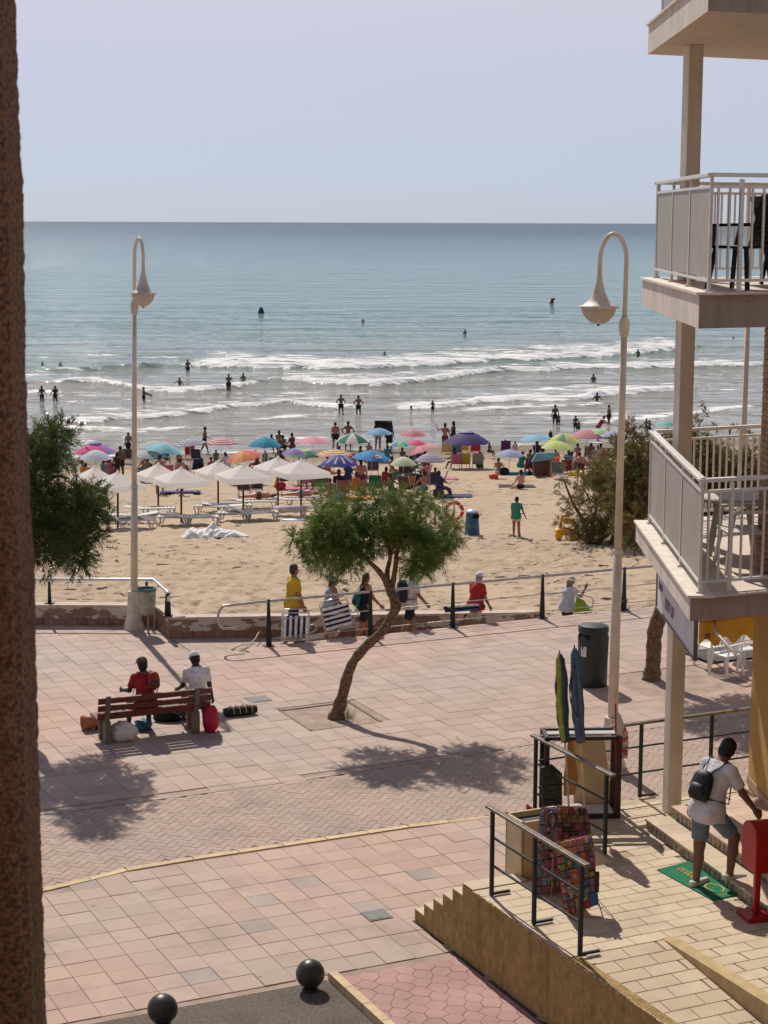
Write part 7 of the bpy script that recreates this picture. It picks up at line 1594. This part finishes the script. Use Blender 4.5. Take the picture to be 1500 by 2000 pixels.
on_sand(760,817,882,'dark haired woman at the right of the black shelter',80,{},'deep',[('dress',(.02,.02,.02))],hairlen=1,fem=True)
on_sand(869,815,885,'woman in a bikini raising her hand to shade her eyes by the purple parasol',85,dict(aL=(60,55,130,.6),aR=(5,14,30)),'red',[('bra',(.12,.03,.05)),('brief',(.12,.03,.05))],fem=True)
on_sand(885,815,880,'slim woman in a dark swimsuit facing the one shading her eyes',160,dict(aR=(30,12,60)),'brown',[('swimsuit',(.03,.025,.05))],fem=True,hairlen=1)
on_sand(705,896,968,'woman in a purple bikini seen from behind above the tree',90,dict(aL=(2,14,10),aR=(2,14,10),lL=(2,8,1),lR=(2,8,1)),'red',[('bra',(.16,.04,.14)),('brief',(.12,.02,.14))],fat=1.2,fem=True,hairlen=1)
on_sand(1008,968,1048,'boy in a green swim shirt and white shorts leaning on a stick',70,dict(aR=(-4,24,10),aL=(2,6,5),lL=(2,2,1),lR=(2,2,1),head=(10,10)),'red',[('trunks',(.62,.55,.52)),('tshirt',(.035,.25,.15))],vox=.022)
p=ats(1016,1048);b=MB();b.tube([p,V3((p[0]-.07,p[1],aty(1014,1003,p[1])[2]))],.018,7);tag(b.build('stick',M('stick_brown',(.12,.07,.05),.7),None,True),'thin dark stick held by the boy in green','stick')
on_sand(1134,880,940,'broad bare backed man in maroon trunks bending over by the bush',100,dict(lean=28,aL=(30,22,20),aR=(30,22,20),lL=(0,9,4),lR=(0,9,4)),'red',[('trunks',(.10,.01,.02))],fat=1.35)
on_sand(1168,803,862,'person in a pink cap and red top bending forward at the water edge',20,dict(lean=38,aL=(50,12,10),aR=(55,12,10)),'red',[('tank',(.22,.04,.05)),('brief',(.22,.04,.05))],hat=('cap',(.7,.25,.3)),fem=True)
on_sand(1075,838,868,'small dark child standing at the water edge above the lime parasol',90,dict(aL=(2,3,3),aR=(2,3,3)),'deep',[('dress',BLKC)])
on_sand(313,885,965,'woman standing hidden by the back canopy with only her legs showing',90,dict(lL=(4,6,2)),'red',[('brief',(.5,.3,.3))],fem=True)
on_sand(352,895,966,'person standing behind the second front canopy',90,{},'red',[('trunks',(.3,.1,.1))])
on_sand(1262,815,850,'person at the water edge right of the right lamp',90,{},'brown',[('trunks',(.1,.1,.1))])
on_sand(1268,818,855,'child throwing both arms up beside the white column',20,dict(aL=(70,50,60),aR=(40,60,10)),'deep')
on_sand(1425,818,858,'person bending down on the far beach seen through the lower balcony rail',0,dict(lean=70,aL=(60,8,5),aR=(60,8,5)),'brown',[('trunks',(.6,.1,.1))])
# seated and lying
seated(545,880,'tall boy seated in the group by the water behind the teal parasol',80,sk='brown',yh=843,wear=[('trunks',(.05,.07,.15))])
seated(530,885,'woman seated left in the group behind the teal parasol',60,sk='deep',yh=850,hairlen=1)
seated(553,886,'child with wet hair seated in the middle of the group behind the teal parasol',100,sk='brown',yh=852)
seated(571,886,'woman with her hair tied up at the right of the group by the water',130,sk='brown',yh=848,hairlen=2,wear=[('swimsuit',(.2,.03,.08))])
seated(749,958,'man in a striped grey shirt sitting just above the centre tree',95,yh=923,seat=.3,wear=[('tshirt',M('stripe_shirt',(.20,.21,.23),.85,.3,22,coord='O')),('trunks',BLKC)],fat=1.15)
seated(662,975,'person in black leaning back in the terracotta chair',95,yh=921,seat=.33,wear=[('tshirt',BLKC),('trunks',BLKC)],hairlen=1)
seated(850,955,'woman in a pink top in the khaki chair of the seated group',110,yh=915,seat=.35,sk='red',wear=[('swimsuit',(.50,.09,.14))],hairlen=1,fat=1.15)
seated(822,960,'man with white cloth over the navy chair, middle of the seated group',120,yh=922,seat=.33,wear=[('tshirt',(.05,.06,.09))])
seated(806,964,'person in dark clothes in the brown chair, left of the seated group',60,yh=930,seat=.33,wear=[('tshirt',(.05,.045,.05))])
seated(1016,956,'dark haired woman with a bare back sitting on the sand on a black towel',120,dict(lL=(80,4,20),lR=(82,6,22),lean=-4,aL=(20,15,30),aR=(20,15,30)),'fair',[('brief',BLKC)],yh=920,seat=.03,hairlen=1,fem=True)
p=ats(1007,951);b=MB();q=p+Z*.03;b.prism([(q[0]-.85,q[1]-.45),(q[0]+.95,q[1]-.5),(q[0]+.85,q[1]+.4),(q[0]-.75,q[1]+.45)],q[2]-.03,q[2]+.03);tag(b.build('black_towel',cloth('towel_black',(.012,.012,.014))),'black towel under the bare backed woman on the sand','towel')
seated(955,895,'woman with dark hair in a chair right of the purple parasol',30,sk='deep',yh=866,hairlen=1)
seated(1006,892,'child in a pale top behind the lilac blue parasol',100,sk='tan',yh=866,wear=[('tshirt',(.5,.35,.4))])
seated(987,888,'person in the dark purple chair near the water',90,sk='brown',yh=861,wear=[('tshirt',(.12,.04,.16))])
seated(1048,905,'dark haired woman sitting beyond the pushchair',60,sk='deep',yh=863,hairlen=1,wear=[('tshirt',BLKC)])
seated(1112,926,'person sorting clothes under the bright lime parasol',110,sk='tan',yh=885,wear=[('tshirt',(.14,.16,.2))])
seated(1152,900,'woman in a white hat among the group beside the bush',200,sk='red',yh=868,hat=('brim',(.7,.66,.6)),wear=[('swimsuit',(.1,.25,.4))])
seated(1168,905,'person in blue shorts among the group beside the bush',160,sk='red',yh=872,wear=[('trunks',(.05,.15,.35))])
seated(350,915,'man in a red top seated behind the second canopy',90,sk='brown',yh=893,wear=[('tshirt',(.35,.04,.05))])
seated(325,910,'woman with dark hair seated behind the turquoise parasol',80,sk='deep',yh=886,hairlen=1,wear=[('tshirt',(.04,.04,.05))])
seated(205,915,'person reaching up under the pale blue dome parasol',60,dict(aR=(60,30,40)),'brown',yh=896)
seated(422,910,'person with dark hair left of the orange parasol',90,sk='deep',yh=892,wear=[('tshirt',(.08,.1,.1))])
seated(518,912,'person seated right of the orange parasol',100,sk='brown',yh=885,wear=[('tshirt',(.12,.16,.14))])
seated(543,912,'person in the sun between the orange and the dark green parasols',90,sk='brown',yh=884,wear=[('tshirt',(.2,.25,.15))],hairlen=1)
seated(482,948,'woman with a striped towel seated behind the third canopy',120,sk='deep',yh=935,seat=.2)
def lying(px,py,label,rz,sk,col):
    p=ats(px,py)+Z*.36;o,J=person(label,p,rz,1.65,dict(lean=0,aL=(170,14,20),aR=(8,8,8),lL=(2,5,2),lR=(-2,5,2)),sk,[('brief',col)],'brown',.035,group='people on the beach',hairlen=1,fat=1.35)
    o.rotation_mode='QUATERNION';a=R(rz);o.rotation_quaternion=(Matrix.Rotation(a,4,'Z')@Matrix.Rotation(R(86),4,'X')).to_quaternion();o.location=[float(p[0]+.85*math.sin(a)*-1*0+0),float(p[1]),float(p[2]+.12)];c,s_=math.cos(a),math.sin(a);o.location.x-=0;
    return o
o=lying(505,992,'sunbather lying face down on the sunbed right of the third canopy pole',90,'red',(.10,.03,.03));o.location.x+=-.85
o=lying(588,988,'sunbather lying on the sunbed under the right canopy',90,'red',(.25,.25,.28));o.location.x+=-.85
# bathers
in_sea(82,753,781,'left one of two women wading side by side near the left wall',80,dict(aL=(5,20,20),aR=(5,22,20)),wear=[('bra',BLKC),('brief',BLKC)],fem=True,hairlen=1)
in_sea(108,753,781,'right one of two women wading side by side near the left wall',110,dict(aL=(5,30,10),aR=(5,16,10)),wear=[('swimsuit',BLKC)],fem=True,hairlen=1)
in_sea(83,706,711,'head of a swimmer at the far left in the outer surf')
in_sea(118,706,711,'head of a swimmer right of the far left one in the outer surf')
in_sea(367,702,721,'bather waist deep at the left end of the outer breaker',90,dict(aR=(10,35,20)))
in_sea(351,737,753,'bather with one arm stretched out in front of the left breaker',60,dict(aL=(10,70,10),aR=(10,30,20)))
in_sea(281,755,783,'bather carrying a dark board right of the left lamp post',20,dict(aR=(20,30,30)))
in_sea(447,730,762,'adult holding a child in the surf, left of the slim bather',90,dict(aL=(40,20,60,.8),aR=(40,25,60,.8)),wear=[('trunks',(.02,.02,.03))],fat=1.1)
in_sea(445,742,761,'child held in front of the adult in the surf',90,H=1.1)
in_sea(475,728,748,'slim bather standing in the foam right of the adult with the child',100,dict(aL=(10,25,40,.8)))
in_sea(530,739,745,'head of a swimmer in the foam left of the middle breaker')
on_w=[(666,770,806,'left one of two men standing with hands on hips in the shallow foam'),(700,772,806,'right one of two men standing with hands on hips in the shallow foam')]
for x,a,b_,l in on_w:in_sea(x,a,b_,l,90,HIPS,'brown')
in_sea(845,781,803,'small child standing in the shallows right of the two men',60,dict(aL=(20,50,10)),H=1.2)
in_sea(803,792,799,'swimmer low in the foam left of the small child',60,dict(aL=(30,60,20)))
in_sea(751,686,692,'head of a swimmer above the outer breaker in the middle')
in_sea(709,622,628,'head of a swimmer far out in the middle')
in_sea(908,643,649,'swimmer lying on the water far out right of the middle')
in_sea(1246,681,693,'bather in the foam between the right lamp post and the column',60,dict(aL=(10,50,20)))
in_sea(1432,657,662,'swimmer seen far out below the upper balcony')
in_sea(1159,730,748,'bather waist deep left of the right lamp, further out',80)
in_sea(1166,766,785,'bather with elbows out left of the right lamp, nearer the shore',80,dict(aL=(10,40,70,.5),aR=(10,40,70,.5)))
in_sea(1084,790,827,'adult standing in the shallows with a child at the side',90,dict(aR=(5,14,10)))
in_sea(1091,808,826,'child beside the adult standing in the shallows',90,dict(WALK),H=1.0)
in_sea(1124,811,836,'child standing at the water edge left of the one in the pink cap',80,dict(aR=(30,20,20)),H=1.3)
in_sea(1130,822,838,'toddler crouching beside the child at the water edge',90,H=.9)
in_sea(1189,790,828,'man in trunks standing in profile in the shallows left of the lamp post',20,sk='brown',fat=1.1)
# a fly of foam of its own: dark board
p=atz(289,774,SEA);b=MB();b.box(p+Z*.2,(.75,.3,.12),V3((.9,0,-.4)),(0,1,0),V3((.4,0,.9)));tag(b.build('dark_board',BLK,None,bevel=.04),'dark body board floating beside the bather near the left lamp post','body board')

# -------------------------------------------------- what lies and sits under each parasol
gx=np.random.default_rng(77)
cn=[('black',(.015,.015,.02)),('navy',(.03,.04,.12)),('red',(.42,.03,.03)),('white',(.6,.58,.55)),('green',(.05,.16,.07)),('pink',(.5,.15,.22)),('brown',(.10,.05,.03)),('teal',(.03,.22,.22)),('grey',(.2,.2,.21)),('orange',(.55,.2,.04))]
for k,a in enumerate(PR):
    t,p,s_=PS[a[:2]];bs=np.array(t.location);sh=a[5].split(' parasol')[0]
    r_=a[2]/2/s_
    for q in range(2):
        n1,c1=cn[(k*3+q*4+1)%10];x=bs[0]+(-.75+1.5*q)*r_*.8+gx.uniform(-.2,.2);y=bs[1]+gx.uniform(-.9,.9);L_=np.array([x,y,float(sandz(x,y))])
        P=dict(seat=.30 if (k+q)%3 else .03,lean=gx.uniform(-12,18),aL=(gx.uniform(5,60),12,gx.uniform(10,70)),aR=(gx.uniform(5,60),12,gx.uniform(10,70)),lL=(84,8,60),lR=(80,12,66),head=(gx.uniform(0,20),gx.uniform(-30,30)))
        if (k+q)%3==0:P.update(lL=(70,6,20),lR=(76,10,30))
        person('%s in %s sitting under the %s parasol'%(('person','woman')[q],n1,sh),L_,gx.uniform(20,160),1.62,P,('tan','brown','red','deep')[(k+q)%4],[('tshirt' if q else 'trunks',c1)],'black' if k%3 else 'brown',.04,group='people on the beach',hairlen=q)
    n2,c2=cn[(k*7+2)%10];x=bs[0]+gx.uniform(-1,1)*r_;y=bs[1]-.9;L_=np.array([x,y,float(sandz(x,y))])
    if k%2==0:
        blob(L_,(.28,.2,.24),'beach_bag',cloth('bag_'+n2,c2),'%s beach bag on the sand under the %s parasol'%(n2,sh),'bag',k+50,.8,.2,12,8)
        b=MB();q=L_+V3((.7,.3,.02));b.prism([(q[0]-.8,q[1]-.4),(q[0]+.8,q[1]-.45),(q[0]+.85,q[1]+.4),(q[0]-.75,q[1]+.45)],q[2]-.06,q[2]+.04);n3,c3=cn[(k*3+5)%10];tag(b.build('towel',cloth('tw_'+n3,c3)),'%s towel spread beside the %s parasol'%(n3,sh),'towel')
    else:
        n3,c3=cn[(k*3+6)%10];xx=aty(a[0]+gx.uniform(-.3,.3)*a[2],a[1],bs[1]-.3);t3=thing('beach_chair','%s folding chair under the %s parasol'%(n3,sh),'beach chair',(xx[0],bs[1]-.5,float(sandz(xx[0],bs[1]-.5))),R(gx.uniform(-40,40)));m3=cloth('sl_'+n3,c3)
        b=MB();b.box((0,.05,.30),(.56,.45,.025));b.build('seat',m3,t3,local=True);b=MB();b.box((0,-.30,.6),(.56,.025,.6),(1,0,0),(0,.94,.33),(0,-.33,.94));b.build('back',m3,t3,local=True)
        b=MB()
        for s3 in(-1,1):
            b.tube([(s3*.3,-.42,.9),(s3*.3,-.18,.28),(s3*.3,.3,.38)],.013,6);b.tube([(s3*.3,-.2,.52),(s3*.3,.22,.52),(s3*.3,-.25,0)],.013,6);b.tube([(s3*.3,.28,.36),(s3*.3,.1,0)],.013,6)
        b.build('frame',_M['aluminium'],t3,True,local=True)
